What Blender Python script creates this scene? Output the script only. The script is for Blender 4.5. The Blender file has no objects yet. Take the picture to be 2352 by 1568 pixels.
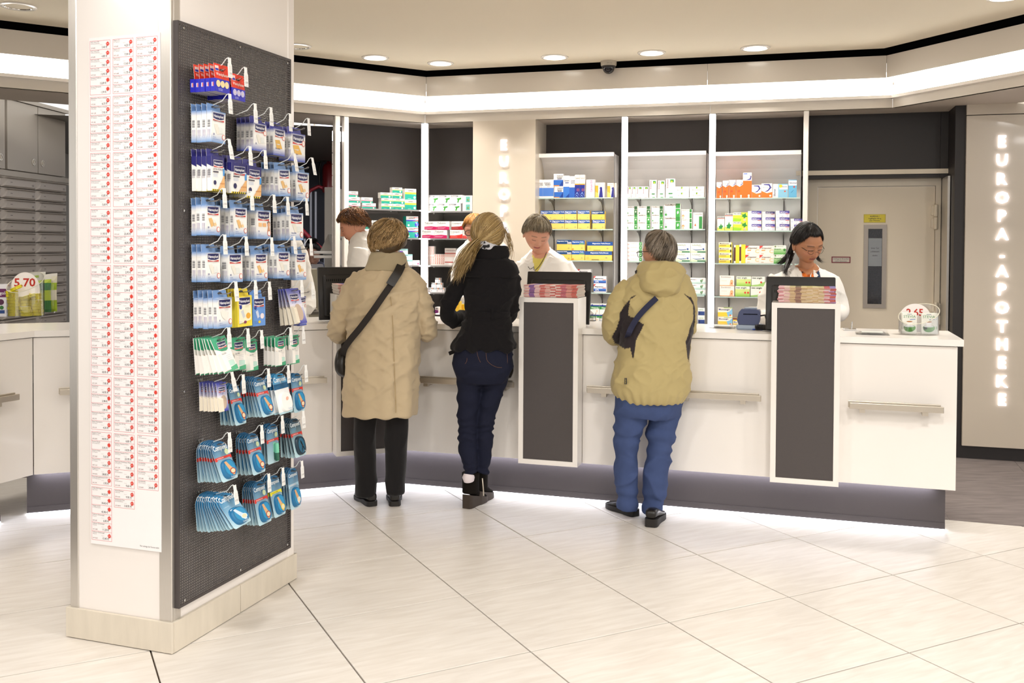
import bpy, math, random
import numpy as np
from math import sin, cos, tan, pi, radians, sqrt, atan2, hypot, ceil
from mathutils import Matrix, Vector

random.seed(7)
RNG = np.random.default_rng(7)
SC = bpy.context.scene
COL = SC.collection

# ---------------------------------------------------------------- camera
EYE = 1.5
FPX, PITCH, ROLL, PPY, PPX = 2191.28, 2.03302e-2, -5.18026e-3, 612.196, 1176.0
_cp, _sp, _cr, _sr = cos(PITCH), sin(PITCH), cos(ROLL), sin(ROLL)
_fwd = np.array([0, _cp, -_sp]); _rt = np.array([1.0, 0, 0]); _dn = np.array([0, -_sp, -_cp])
CR = _cr * _rt + _sr * _dn
CD = -_sr * _rt + _cr * _dn
cam_d = bpy.data.cameras.new('camera')
cam = bpy.data.objects.new('camera', cam_d)
COL.objects.link(cam)
cam.matrix_world = Matrix([[CR[i], -CD[i], -_fwd[i], (0, 0, EYE)[i]] for i in range(3)] + [[0, 0, 0, 1]])
cam_d.sensor_width = 36.0
cam_d.sensor_fit = 'HORIZONTAL'
cam_d.lens = FPX / 2352 * 36.0
cam_d.shift_y = -(784 - PPY) / 2352
cam_d.clip_start = 0.05
cam_d.clip_end = 60
SC.camera = cam

# ---------------------------------------------------------------- world, exposure
SC.view_settings.view_transform = 'Standard'
SC.view_settings.look = 'None'
SC.view_settings.gamma = 1.0
SC.view_settings.use_curve_mapping = False
SC.view_settings.exposure = 0.0
wd = bpy.data.worlds.new('daylight')
SC.world = wd
wd.use_nodes = True
wd.node_tree.nodes['Background'].inputs[0].default_value = (1.0, 0.975, 0.94, 1)
wd.node_tree.nodes['Background'].inputs[1].default_value = 1.1
try:
    SC.cycles.max_bounces = 8
    SC.cycles.diffuse_bounces = 4
    SC.cycles.transparent_max_bounces = 24
    SC.cycles.sample_clamp_indirect = 6.0
    SC.cycles.caustics_reflective = False
    SC.cycles.caustics_refractive = False
except Exception:
    pass
CEIL = 2.94
def area_lamp(name, loc, size, power, col=(1, .94, .86), rot=(0, 0, 0), sy=None, spread=pi):
    l = bpy.data.lights.new(name, 'AREA')
    l.shape = 'DISK' if sy is None else 'RECTANGLE'
    l.size = size
    if sy: l.size_y = sy
    l.energy = power; l.color = col; l.spread = spread
    o = bpy.data.objects.new(name, l)
    o.location = loc; o.rotation_euler = rot
    COL.objects.link(o)
    return o
# the shop's other ceiling downlights, over and behind the viewer
for _x, _p in ((-3.2, 15), (-1.1, 32), (1.1, 40), (3.2, 38)):
    for _y in (-2.0, 0.3, 2.4):
        area_lamp('ceiling_lamp', (_x, _y, CEIL - .02), .3, _p, (1, .965, .925))

for _q in ((-2.6, 7.3, 2.54, 19), (-3.3, 5.2, 2.9, 14)):  # unseen fill lamps, added to brighten the drawer wall and left counter
    area_lamp('staff_fill', _q[:3], .25, _q[3], spread=radians(130))

# ---------------------------------------------------------------- measuring (photo pixels -> real planes)
def ray(u, v):
    return CR * ((u - PPX) / FPX) + CD * ((v - PPY) / FPX) + _fwd
def onz(u, v, z=0.0):
    d = ray(u, v); t = (z - EYE) / d[2]
    return np.array([0, 0, EYE]) + t * d
def onY(u, v, Y):
    d = ray(u, v)
    return np.array([0, 0, EYE]) + d * (Y / d[1])
class Seg:
    """vertical plane: s runs along it, d out of it towards the shop, z up"""
    def __init__(s, p, yaw):
        s.p = np.array(p[:2], float); s.yaw = yaw
        s.t = np.array([cos(yaw), sin(yaw)]); s.n = np.array([sin(yaw), -cos(yaw)])
    def at(s, a, d=0.0, z=0.0):
        q = s.p + a * s.t + d * s.n
        return np.array([q[0], q[1], z])
    def px(s, u, v, d=0.0):
        r = ray(u, v)
        k = (s.n @ s.p + d) / (s.n @ r[:2])
        P = np.array([0, 0, EYE]) + k * r
        return (P[:2] - s.p) @ s.t, P[2]
    def off(s, d):
        return Seg(s.p + d * s.n, s.yaw)
def cross(a, b):
    """where the lines of two segs meet -> xy"""
    A = np.array([a.t, -b.t]).T
    k = np.linalg.solve(A, b.p - a.p)
    return a.p + k[0] * a.t

# ---------------------------------------------------------------- colour, materials
_cc = {}
def hx(c):
    if isinstance(c, tuple): return c
    r = _cc.get(c)
    if r is None:
        h = c.lstrip('#')
        if len(h) == 3: h = ''.join(x * 2 for x in h)
        v = [int(h[i:i + 2], 16) / 255 for i in (0, 2, 4)]
        r = tuple(x / 12.92 if x <= .04045 else ((x + .055) / 1.055) ** 2.4 for x in v)
        _cc[c] = r
    return r
MATS = {}
def mat(name, col='888888', rough=.5, metal=0.0, var=.04, vs=6.0, bump=0.0, bs=80.0, coat=0.0, emis=0.0,
        attr=False, spec=.5, stretch=None, sheen=0.0, alpha=None, sss=0.0):
    if name in MATS: return MATS[name]
    m = bpy.data.materials.new(name)
    m.use_nodes = True
    nt = m.node_tree; N = nt.nodes; L = nt.links
    b = N['Principled BSDF']
    b.inputs['Roughness'].default_value = rough
    b.inputs['Metallic'].default_value = metal
    b.inputs['Specular IOR Level'].default_value = spec
    if coat:
        b.inputs['Coat Weight'].default_value = coat
        b.inputs['Coat Roughness'].default_value = .06
    if sheen: b.inputs['Sheen Weight'].default_value = sheen
    if sss:
        b.inputs['Subsurface Weight'].default_value = sss
        b.inputs['Subsurface Radius'].default_value = (.012, .005, .003)
        b.inputs['Subsurface Scale'].default_value = .6
    tc = N.new('ShaderNodeTexCoord')
    mp = N.new('ShaderNodeMapping')
    if stretch: mp.inputs['Scale'].default_value = stretch
    L.new(tc.outputs['Object'], mp.inputs['Vector'])
    no = N.new('ShaderNodeTexNoise')
    no.inputs['Scale'].default_value = vs
    no.inputs['Detail'].default_value = 4
    L.new(mp.outputs[0], no.inputs['Vector'])
    mr = N.new('ShaderNodeMapRange')
    mr.inputs['To Min'].default_value = 1 - var
    mr.inputs['To Max'].default_value = 1 + var
    L.new(no.outputs['Fac'], mr.inputs['Value'])
    mx = N.new('ShaderNodeMix'); mx.data_type = 'RGBA'; mx.blend_type = 'MULTIPLY'
    mx.inputs['Factor'].default_value = 1
    if attr:
        at = N.new('ShaderNodeAttribute'); at.attribute_name = 'Col'
        L.new(at.outputs['Color'], mx.inputs['A'])
    else:
        mx.inputs['A'].default_value = (*hx(col), 1)
    L.new(mr.outputs[0], mx.inputs['B'])
    L.new(mx.outputs['Result'], b.inputs['Base Color'])
    if emis:
        L.new(mx.outputs['Result'], b.inputs['Emission Color'])
        b.inputs['Emission Strength'].default_value = emis
    if bump:
        nb = N.new('ShaderNodeTexNoise'); nb.inputs['Scale'].default_value = bs; nb.inputs['Detail'].default_value = 5
        L.new(mp.outputs[0], nb.inputs['Vector'])
        bp = N.new('ShaderNodeBump'); bp.inputs['Strength'].default_value = bump; bp.inputs['Distance'].default_value = .01
        L.new(nb.outputs['Fac'], bp.inputs['Height'])
        L.new(bp.outputs[0], b.inputs['Normal'])
    MATS[name] = m
    return m
def clear_mat(name, tint=(1, 1, 1), gloss=.12, rough=.03):
    """clear acrylic or glass: see-through body with a fresnel gloss"""
    if name in MATS: return MATS[name]
    m = bpy.data.materials.new(name); m.use_nodes = True
    nt = m.node_tree; N = nt.nodes; L = nt.links
    N.remove(N['Principled BSDF'])
    out = N['Material Output']
    tr = N.new('ShaderNodeBsdfTransparent'); tr.inputs[0].default_value = (*tint, 1)
    gl = N.new('ShaderNodeBsdfGlossy'); gl.inputs['Roughness'].default_value = rough
    lw = N.new('ShaderNodeLayerWeight'); lw.inputs['Blend'].default_value = .35
    no = N.new('ShaderNodeTexNoise'); no.inputs['Scale'].default_value = 3
    ma = N.new('ShaderNodeMath'); ma.operation = 'MULTIPLY_ADD'
    L.new(lw.outputs['Facing'], ma.inputs[0]); ma.inputs[1].default_value = .45; ma.inputs[2].default_value = gloss
    mb = N.new('ShaderNodeMath'); mb.operation = 'MULTIPLY_ADD'
    L.new(no.outputs['Fac'], mb.inputs[0]); mb.inputs[1].default_value = .04; L.new(ma.outputs[0], mb.inputs[2])
    mi = N.new('ShaderNodeMixShader')
    L.new(mb.outputs[0], mi.inputs[0]); L.new(tr.outputs[0], mi.inputs[1]); L.new(gl.outputs[0], mi.inputs[2])
    L.new(mi.outputs[0], out.inputs['Surface'])
    MATS[name] = m
    return m

# ---------------------------------------------------------------- objects
def setp(o, label=None, cat=None, group=None, kind=None):
    if label: o['label'] = label
    if cat: o['category'] = cat
    if group: o['group'] = group
    if kind: o['kind'] = kind
    return o
def link(name, me, parent=None, loc=None, rotz=0.0, label=None, cat=None, group=None, kind=None, mw=None):
    o = bpy.data.objects.new(name, me)
    COL.objects.link(o)
    if parent is not None:
        o.parent = parent
    if loc is not None: o.location = loc
    if rotz: o.rotation_euler = (0, 0, rotz)
    if mw is not None: o.matrix_local = mw
    return setp(o, label, cat, group, kind)
def empty(name, loc, rotz=0.0, label=None, cat=None, group=None, kind=None):
    return link(name, None, None, loc, rotz, label, cat, group, kind)

class PM:
    """polygon collector; colours are flat print on the faces"""
    def __init__(s): s.v = []; s.f = []; s.c = []; s.m = []; s.any = False
    def poly(s, pts, col=None, m=0):
        i = len(s.v); s.v.extend(pts); s.f.append(tuple(range(i, i + len(pts)))); s.c.append(col); s.m.append(m)
    def raw(s, vs, fs, col=None, m=0):
        i = len(s.v); s.v.extend(vs)
        for f in fs:
            s.f.append(tuple(i + k for k in f)); s.c.append(col); s.m.append(m)
    def box(s, x0, x1, y0, y1, z0, z1, col=None, m=0, top=None, side=None, bottom=None, skip=()):
        p = [(x, y, z) for z in (z0, z1) for y in (y0, y1) for x in (x0, x1)]
        for nm, q, c in (('front', (0, 1, 5, 4), col), ('back', (3, 2, 6, 7), col), ('left', (2, 0, 4, 6), side or col),
                         ('right', (1, 3, 7, 5), side or col), ('bottom', (2, 3, 1, 0), bottom or col), ('top', (4, 5, 7, 6), top or col)):
            if nm not in skip: s.poly([p[k] for k in q], c, m)
    def bev(s, x0, x1, y0, y1, z0, z1, r, col=None, m=0):
        """box with chamfered vertical and top edges"""
        def ring(z, i):
            return [(x0 + i, y0 + r, z), (x0 + r, y0 + i, z), (x1 - r, y0 + i, z), (x1 - i, y0 + r, z),
                    (x1 - i, y1 - r, z), (x1 - r, y1 - i, z), (x0 + r, y1 - i, z), (x0 + i, y1 - r, z)]
        s.loft([ring(z0, r * .6), ring(z0 + r * .6, 0), ring(z1 - r, 0), ring(z1 - r * .3, r * .3), ring(z1, r)], col, m)
    def loft(s, rings, col=None, m=0, cap=True, closed=True):
        n = len(rings[0]); i = len(s.v)
        for r in rings: s.v.extend([tuple(p) for p in r])
        for a in range(len(rings) - 1):
            for b in range(n if closed else n - 1):
                c = (b + 1) % n
                s.f.append((i + a * n + b, i + a * n + c, i + (a + 1) * n + c, i + (a + 1) * n + b)); s.c.append(col); s.m.append(m)
        if cap:
            s.f.append(tuple(i + k for k in range(n))[::-1]); s.c.append(col); s.m.append(m)
            e = i + (len(rings) - 1) * n
            s.f.append(tuple(e + k for k in range(n))); s.c.append(col); s.m.append(m)
    def tube(s, path, r, n=6, col=None, m=0, cap=True):
        s.loft(tube_rings(path, r, n), col, m, cap)
    def lathe(s, prof, n=20, col=None, m=0, c=(0, 0, 0), cap=True):
        s.loft([[(c[0] + r * cos(2 * pi * k / n), c[1] + r * sin(2 * pi * k / n), c[2] + z) for k in range(n)] for r, z in prof], col, m, cap)
    def text(s, t, a, b, size, col, mp, align='l', sx=1.0, bold=False, m=0):
        w = text_w(t, bold) * size * sx
        x = a - (w / 2 if align == 'c' else w if align == 'r' else 0)
        for ch in t:
            vs, fs, adv = glyph(ch, bold)
            if fs:
                s.raw([mp(x + p[0] * size * sx, b + p[1] * size) for p in vs], fs, col, m)
            x += adv * size * sx
    def mesh(s, name, mats, smooth=False):
        me = bpy.data.meshes.new(name)
        me.from_pydata(s.v, [], s.f)
        if not isinstance(mats, (list, tuple)): mats = [mats]
        for k in mats: me.materials.append(k)
        if len(mats) > 1: me.polygons.foreach_set('material_index', s.m)
        if any(c is not None for c in s.c):
            at = me.color_attributes.new('Col', 'FLOAT_COLOR', 'CORNER')
            out = []
            for f, c in zip(s.f, s.c):
                if isinstance(c, list):
                    for k in c: out.extend((*hx(k), 1.0))
                else:
                    h = hx(c if c is not None else 'ffffff')
                    out.extend((*h, 1.0) * len(f))
            at.data.foreach_set('color', out)
        if smooth:
            me.polygons.foreach_set('use_smooth', [True] * len(me.polygons))
            try: me.set_sharp_from_angle(angle=radians(smooth if smooth is not True else 50))
            except Exception: pass
        me.update()
        return me
def tube_rings(path, r, n=6):
    P = [np.array(p, float) for p in path]
    out = []; up = None
    for i, p in enumerate(P):
        t = P[min(i + 1, len(P) - 1)] - P[max(i - 1, 0)]
        t = t / (np.linalg.norm(t) + 1e-12)
        if up is None:
            up = np.array([0, 0, 1.0]) if abs(t[2]) < .9 else np.array([0, 1.0, 0])
        x = np.cross(t, up); x /= np.linalg.norm(x) + 1e-12
        y = np.cross(x, t); up = y
        rr = r[i] if isinstance(r, (list, tuple)) else r
        rx, ry = rr if isinstance(rr, (list, tuple)) else (rr, rr)
        out.append([tuple(p + x * rx * cos(2 * pi * k / n) + y * ry * sin(2 * pi * k / n)) for k in range(n)])
    return out

# ---------------------------------------------------------------- lettering
_gl = {}
CHARS = "ABCDEFGHIJKLMNOPQRSTUVWXYZabcdefghijklmnopqrstuvwxyz0123456789,.-:+!%/€äöüß'&"
def _load_glyphs():
    tmp = []
    def mk(body, bold):
        c = bpy.data.curves.new('t', 'FONT'); c.body = body; c.size = 1.0
        c.resolution_u = 2; c.fill_mode = 'FRONT' if hasattr(c, 'fill_mode') else 'NONE'
        if bold: c.offset = .022
        o = bpy.data.objects.new('t', c); COL.objects.link(o); tmp.append(o)
        return o
    items = {}
    for bold in (False, True):
        for ch in CHARS + ' ':
            items[(ch, bold)] = (None if ch == ' ' else mk(ch, bold), mk('H' + ch + 'H', bold))
        items[('HH', bold)] = (None, mk('HH', bold))
    dg = bpy.context.evaluated_depsgraph_get()
    def get(o):
        ev = o.evaluated_get(dg); me = bpy.data.meshes.new_from_object(ev)
        vs = np.empty(len(me.vertices) * 3); me.vertices.foreach_get('co', vs)
        fs = [tuple(p.vertices) for p in me.polygons]
        bpy.data.meshes.remove(me)
        return vs.reshape(-1, 3)[:, :2], fs
    for bold in (False, True):
        v, _ = get(items[('H', bold)][0]); cap = v[:, 1].max() - v[:, 1].min(); base = v[:, 1].min()
        w2 = np.ptp(get(items[('HH', bold)][1])[0][:, 0])
        for ch in CHARS + ' ':
            o, o3 = items[(ch, bold)]
            adv = np.ptp(get(o3)[0][:, 0]) - w2
            if o is None: _gl[(ch, bold)] = ([], [], adv / cap); continue
            v, f = get(o)
            _gl[(ch, bold)] = ([(a / cap, (b - base) / cap) for a, b in v], f, adv / cap)
    for o in tmp:
        c = o.data; bpy.data.objects.remove(o); bpy.data.curves.remove(c)
_load_glyphs()
def glyph(ch, bold=False): return _gl.get((ch, bold)) or _gl[(' ', bold)]
def text_w(t, bold=False): return sum(glyph(c, bold)[2] for c in t)

# ---------------------------------------------------------------- the materials of the shop
PRINT = mat('printed_card', attr=True, rough=.42, var=.02, vs=30)
PAPER = mat('printed_paper', attr=True, rough=.7, var=.015, vs=20, spec=.3)
WHITE = mat('white_lacquer', 'f3eee8', rough=.18, var=.012, vs=2, coat=.25)
FASCIA = mat('fascia_panel', 'ddd5ca', rough=.2, var=.012, vs=2, coat=.2)
WORK = mat('white_worktop', 'f5f1ec', rough=.22, var=.012, vs=3)
DARK = mat('anthracite_panel', '4b4544', rough=.6, var=.05, vs=160, bump=.08, bs=300)
DARKW = mat('anthracite_wall', '433d3b', rough=.55, var=.04, vs=120, bump=.05, bs=260)
KICK = mat('anthracite_plinth', '453f40', rough=.5, var=.05, vs=140, bump=.06, bs=260)
BLACK = mat('black_frame', '241f1f', rough=.5, var=.04)
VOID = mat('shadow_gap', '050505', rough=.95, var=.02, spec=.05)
STEEL = mat('brushed_steel', 'c9c0b2', rough=.33, metal=.85, var=.06, vs=40, stretch=(1, 1, 30))
ALU = mat('aluminium_profile', 'cfcac3', rough=.3, metal=.75, var=.05, vs=25, stretch=(12, 12, .6))
CHROME = mat('chrome', 'dcdcdc', rough=.1, metal=1.0, var=.02)
CEILM = mat('ceiling_paint', 'efe4cf', rough=.85, var=.03, vs=1.2)
PLASTIC_B = mat('black_plastic', '1d1b1c', rough=.38, var=.05, vs=60, bump=.05, bs=400)
GLASS = clear_mat('shelf_glass', (.93, .98, .96), .16)
ACRYL = clear_mat('clear_acrylic', (.985, .985, .985), .05)
GLASS_EDGE = mat('glass_edge', 'b9cfc9', rough=.15, var=.03)
GLOW = mat('light_diffuser', 'fffdf6', rough=.6, emis=8.0, var=.005)
GLOWC = mat('column_diffuser', 'fffcfb', rough=.6, emis=5.5, var=.005)
GLOWL = mat('sign_letter_glow', 'fff9ff', rough=.5, emis=2.5, var=.005)
# ================================================================ SETTING
YC = radians(-17.2)                                  # counter run on the right
KR0 = onz(2170, 1220)                                # its plinth corner on the floor
KR = Seg(KR0, YC)
_B0, _L0 = onz(935, 1107), onz(62, 1183)
KL = Seg(_L0, atan2(_B0[1] - _L0[1], _B0[0] - _L0[0]))   # counter run on the left
_D0 = onz(0, 1202)
KD = Seg(_D0, atan2(_L0[1] - _D0[1], _L0[0] - _D0[0]))
KB = cross(KR, KL)                                   # the bend
YW = radians(-15.9)
W0 = onz(2205, 1052)
LW = Seg(W0, YW)                                     # plane of the sign wall, fins and lower fascia
DW = LW.off(-.36)                                    # dark back wall
YL = radians(33.0)
_sb, _zb = LW.px(976.5, 282.4)
BEND = LW.at(_sb)
FASC_BOT = _zb
LL = Seg(BEND, YL)                                   # left part of the back wall, s is negative on the left
DL = LL.off(-.36)
ZT = lambda v: EYE + LW.px(976.5, v)[1] - EYE
UP = .12                                             # the upper fascia stands this far in front of the lower one
Z_LOW, Z_LEDGE, Z_BAND, Z_TOP = FASC_BOT, ZT(258), LW.px(976.5, 221.7, UP)[1], LW.px(976.5, 177, UP)[1]
CEIL_Z = Z_TOP + .042
_sr0, _ = LW.px(2050, 258.5)
RB = LW.at(_sr0)
_RU = onz(2346, 64, Z_TOP); _RU0 = onz(2032.5, 136, Z_TOP)
YR = atan2(_RU[1] - _RU0[1], _RU[0] - _RU0[0])
LR = Seg(RB, YR)                                     # right part of the fascia, towards the viewer
# ---- floor
TS = .63
TY = radians(26.9)
def tile_mat(name, c1, c2, rough, lo):
    m = bpy.data.materials.new(name); m.use_nodes = True
    nt = m.node_tree; N = nt.nodes; L = nt.links; b = N['Principled BSDF']
    tc = N.new('ShaderNodeTexCoord'); oi = N.new('ShaderNodeObjectInfo')
    mp = N.new('ShaderNodeMapping'); mp.inputs['Scale'].default_value = (1.0, 7.0, 1.0)
    cb = N.new('ShaderNodeCombineXYZ'); mu = N.new('ShaderNodeMath'); mu.operation = 'MULTIPLY'; mu.inputs[1].default_value = 40
    L.new(oi.outputs['Random'], mu.inputs[0]); L.new(mu.outputs[0], cb.inputs[0]); L.new(mu.outputs[0], cb.inputs[1])
    L.new(tc.outputs['Object'], mp.inputs['Vector']); L.new(cb.outputs[0], mp.inputs['Location'])
    no = N.new('ShaderNodeTexNoise'); no.inputs['Scale'].default_value = 5; no.inputs['Detail'].default_value = 8; no.inputs['Distortion'].default_value = .6
    L.new(mp.outputs[0], no.inputs['Vector'])
    rp = N.new('ShaderNodeValToRGB'); rp.color_ramp.elements[0].position = .3; rp.color_ramp.elements[1].position = .7
    rp.color_ramp.elements[0].color = (*hx(c1), 1); rp.color_ramp.elements[1].color = (*hx(c2), 1)
    L.new(no.outputs['Fac'], rp.inputs[0])
    mr = N.new('ShaderNodeMapRange'); mr.inputs['To Min'].default_value = lo; mr.inputs['To Max'].default_value = 1.0
    L.new(oi.outputs['Random'], mr.inputs['Value'])
    mx = N.new('ShaderNodeMix'); mx.data_type = 'RGBA'; mx.blend_type = 'MULTIPLY'; mx.inputs['Factor'].default_value = 1
    L.new(rp.outputs[0], mx.inputs['A']); L.new(mr.outputs[0], mx.inputs['B']); L.new(mx.outputs['Result'], b.inputs['Base Color'])
    b.inputs['Roughness'].default_value = rough
    bp = N.new('ShaderNodeBump'); bp.inputs['Strength'].default_value = .05; bp.inputs['Distance'].default_value = .004
    L.new(no.outputs['Fac'], bp.inputs['Height']); L.new(bp.outputs[0], b.inputs['Normal'])
    return m
TILE = tile_mat('cream_stone_tile', 'dad3ca', 'e8e3dc', .34, .96)
CARPET = tile_mat('grey_carpet_tile', '6d6462', '847b78', .9, .92)
GROUT = mat('floor_grout', '4a3c30', rough=.9)
floor = link('floor', (lambda p: (p.box(-9, 9, -6, 14, -.06, -.008, m=0), p.mesh('floor', GROUT))[1])(PM()), kind='structure')
A0 = onz(941, 1271)
tx = np.array([cos(TY), sin(TY)]); ty = np.array([-sin(TY), cos(TY)])
_p = PM()
_g = .003; _c = .002; _h = TS / 2 - _g
_p.loft([[(-_h, -_h, -.012), (_h, -_h, -.012), (_h, _h, -.012), (-_h, _h, -.012)],
         [(-_h, -_h, -_c * .5), (_h, -_h, -_c * .5), (_h, _h, -_c * .5), (-_h, _h, -_c * .5)],
         [(-_h + _c, -_h + _c, 0), (_h - _c, -_h + _c, 0), (_h - _c, _h - _c, 0), (-_h + _c, _h - _c, 0)]])
tile_me = _p.mesh('floor_tile', TILE)
CARP = Seg(onz(2170, 1193), radians(-18.3))
for i in range(-14, 15):
    for j in range(-14, 15):
        c = A0[:2] + (i + .5) * TS * tx + (j + .5) * TS * ty
        if c[1] < .9 or c[1] > 6.6: continue
        if abs(c[0]) > .62 * c[1] + .8: continue
        beh = max((c - KR.p) @ -KR.n, (c - KL.p) @ -KL.n)
        if c[0] < KR0[0] + .2 and (c - KR.p) @ -KR.n > .75 and (c - KL.p) @ -KL.n > .75: continue
        if (c - CARP.p) @ -CARP.n > .45 and c[0] > 1.6: continue
        if (c - KD.p) @ -KD.n > .8 and c[0] < -2.4: continue
        link('floor_tile', tile_me, floor, (c[0], c[1], 0), TY)
_p = PM()
cw, chh = .5, .5
for i in range(-1, 5):
    for j in range(0, 4):
        a0, d0 = i * .62 + .02, -j * .62
        q = [CARP.at(a0, d0, 0), CARP.at(a0 + .618, d0, 0), CARP.at(a0 + .618, d0 - .618, 0), CARP.at(a0, d0 - .618, 0)]
        k = PM(); k.poly([(p[0], p[1], .003) for p in q]); k.poly([(p[0], p[1], -.006) for p in q][::-1])
        for e in range(4):
            a, b = q[e], q[(e + 1) % 4]
            k.poly([(a[0], a[1], -.006), (b[0], b[1], -.006), (b[0], b[1], .003), (a[0], a[1], .003)])
        link('carpet_tile', k.mesh('carpet_tile', CARPET), floor)
# ---- walls
def wallbox(pm, seg, s0, s1, d0, d1, z0, z1, col=None, m=0):
    q = [seg.at(s, d) for d in (d1, d0) for s in (s0, s1)]
    p = [(a[0], a[1], z) for z in (z0, z1) for a in q]
    for f in ((0, 1, 5, 4), (3, 2, 6, 7), (2, 0, 4, 6), (1, 3, 7, 5), (2, 3, 1, 0), (4, 5, 7, 6)):
        pm.poly([p[k] for k in f], col, m)
def sbox(name, seg, s0, s1, d0, d1, z0, z1, material, parent=None, **kw):
    pm = PM(); wallbox(pm, seg, s0, s1, d0, d1, z0, z1)
    return link(name, pm.mesh(name, material), parent, **kw)
S_ = lambda u, v=450, seg=None, d=0.0: (seg or LW).px(u, v, d)[0]
Z_ = lambda u, v, seg=None, d=0.0: (seg or LW).px(u, v, d)[1]
s_c1, s_c2 = S_(1085.5), S_(1229.5)
s_f4a, s_f4b = S_(1844), S_(1856)
s_fr = S_(2187, 600, LW, -.05)
wall_back = link('wall_back', None, kind='structure')
def panel(name, seg, s0, s1, z0, z1, material, d=0.0, t=.03, parent=None, **kw):
    return sbox(name, seg, s0 + .001, s1 - .001, d - t, d, z0, z1, material, parent, **kw)
for a, b in ((S_(972, 450, DW) - .12, S_(1085.5, 450, DW) + .02), (S_(1247, 450, DW), S_(1434, 450, DW)), (S_(1434, 450, DW), S_(1635, 450, DW)), (S_(1635, 450, DW), S_(1852, 450, DW))):
    panel('wall_panel', DW, a, b, 0, FASC_BOT + .02, DARKW, parent=wall_back)
sdl0 = S_(795, 450, DL); sdl1 = S_(972, 450, DL) + .12
panel('wall_panel', DL, sdl0, sdl1, 0, FASC_BOT + .02, DARKW, parent=wall_back)
# door bay: dark lintel panels over the lift door
DOORW = LW.off(-.30)
zl = Z_(2050, 408, DOORW)
sd0, sd1 = S_(1856, 600, DOORW), S_(2187, 600, DOORW)
panel('lintel_panel', DOORW, sd0 - .05, S_(2160, 340, DOORW), zl, FASC_BOT + .02, BLACK, parent=wall_back, t=.25)
panel('lintel_panel', DOORW, S_(2160, 340, DOORW), sd1 + .03, zl, FASC_BOT + .02, BLACK, parent=wall_back, t=.25)
# soffit under the fascia, shell above
wall_right = link('wall_right', None, kind='structure')
sb0, sb1 = S_(2187, 700, LW, -.02), S_(2213, 700, LW, 0)
panel('frame_panel', LW, sb0, sb1 + 2.6, 0, FASC_BOT + .06, BLACK, d=0, t=.32, parent=wall_right)
zp0, zp1 = Z_(2213, 1023, LW, .03), Z_(2217.6, 266, LW, .03)
SIGNP = mat('sign_wall_panel', 'cfc4b4', rough=.28, var=.015, vs=2, coat=.15)
sp0 = S_(2214, 700, LW, .03)
panel('sign_panel', LW, sp0, sp0 + 1.9, zp0, zp1, SIGNP, d=.03, t=.028, parent=wall_right)
panel('sign_panel', LW, sp0, sp0 + 1.9, zp1 + .006, zp1 + .42, SIGNP, d=.03, t=.028, parent=wall_right)
# sign column with its return
wall_pier = link('wall_pier', None, kind='structure')
panel('pier_panel', LW, s_c1, s_c2, 0, FASC_BOT, SIGNP, d=0, t=.03, parent=wall_pier)
panel('return_panel', LW, s_c1, s_c1 + .03, 0, FASC_BOT, SIGNP, d=-.03, t=.34, parent=wall_pier)
panel('return_panel', LW, s_c2 - .03, s_c2, 0, FASC_BOT, SIGNP, d=-.03, t=.34, parent=wall_pier)
# ---- ceiling and cove
def poly_off(d):
    """corner points of the fascia line moved out by d"""
    l, m_, r = LL.off(d), LW.off(d), LR.off(d)
    b1 = cross(l, m_); b2 = cross(m_, r)
    e0 = l.at(-7.0); e1 = r.at(2.6)
    e2 = e1 + np.array([.9, -1.1, 0])
    return [e0[:2], b1, b2, e1[:2]]
cpts = poly_off(UP + .05)
pm = PM()
_cz = CEIL_Z
outer = [(-9, 6.0), (-9, -5), (9, -5), (9, cpts[3][1])]
pm.poly([(x, y, _cz) for x, y in [*[tuple(p) for p in cpts][::-1], (cpts[0][0] - 1, -5), (9, -5), (9, cpts[3][1] - .8)]])
ceiling = link('ceiling', pm.mesh('ceiling', CEILM), kind='structure')
def strip(name, pa, pb, za, zb, material, joints=None, parent=None, kind=None, t=0):
    """vertical or slanted band along the cove: one child per straight stretch"""
    root = link(name, None, kind='structure') if parent is None else parent
    return root
def band(pm, pts0, z0, pts1, z1, m=0):
    for i in range(len(pts0) - 1):
        a, b, c, d = pts0[i], pts0[i + 1], pts1[i + 1], pts1[i]
        pm.poly([(a[0], a[1], z0), (b[0], b[1], z0), (c[0], c[1], z1), (d[0], d[1], z1)], None, m)
trim_1 = link('trim_1', None, kind='structure')           # the cove round the shop
up0, lo0 = poly_off(UP), poly_off(0.0)
back0 = poly_off(-.03); led = poly_off(.035); upb = poly_off(UP - .02)
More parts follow.
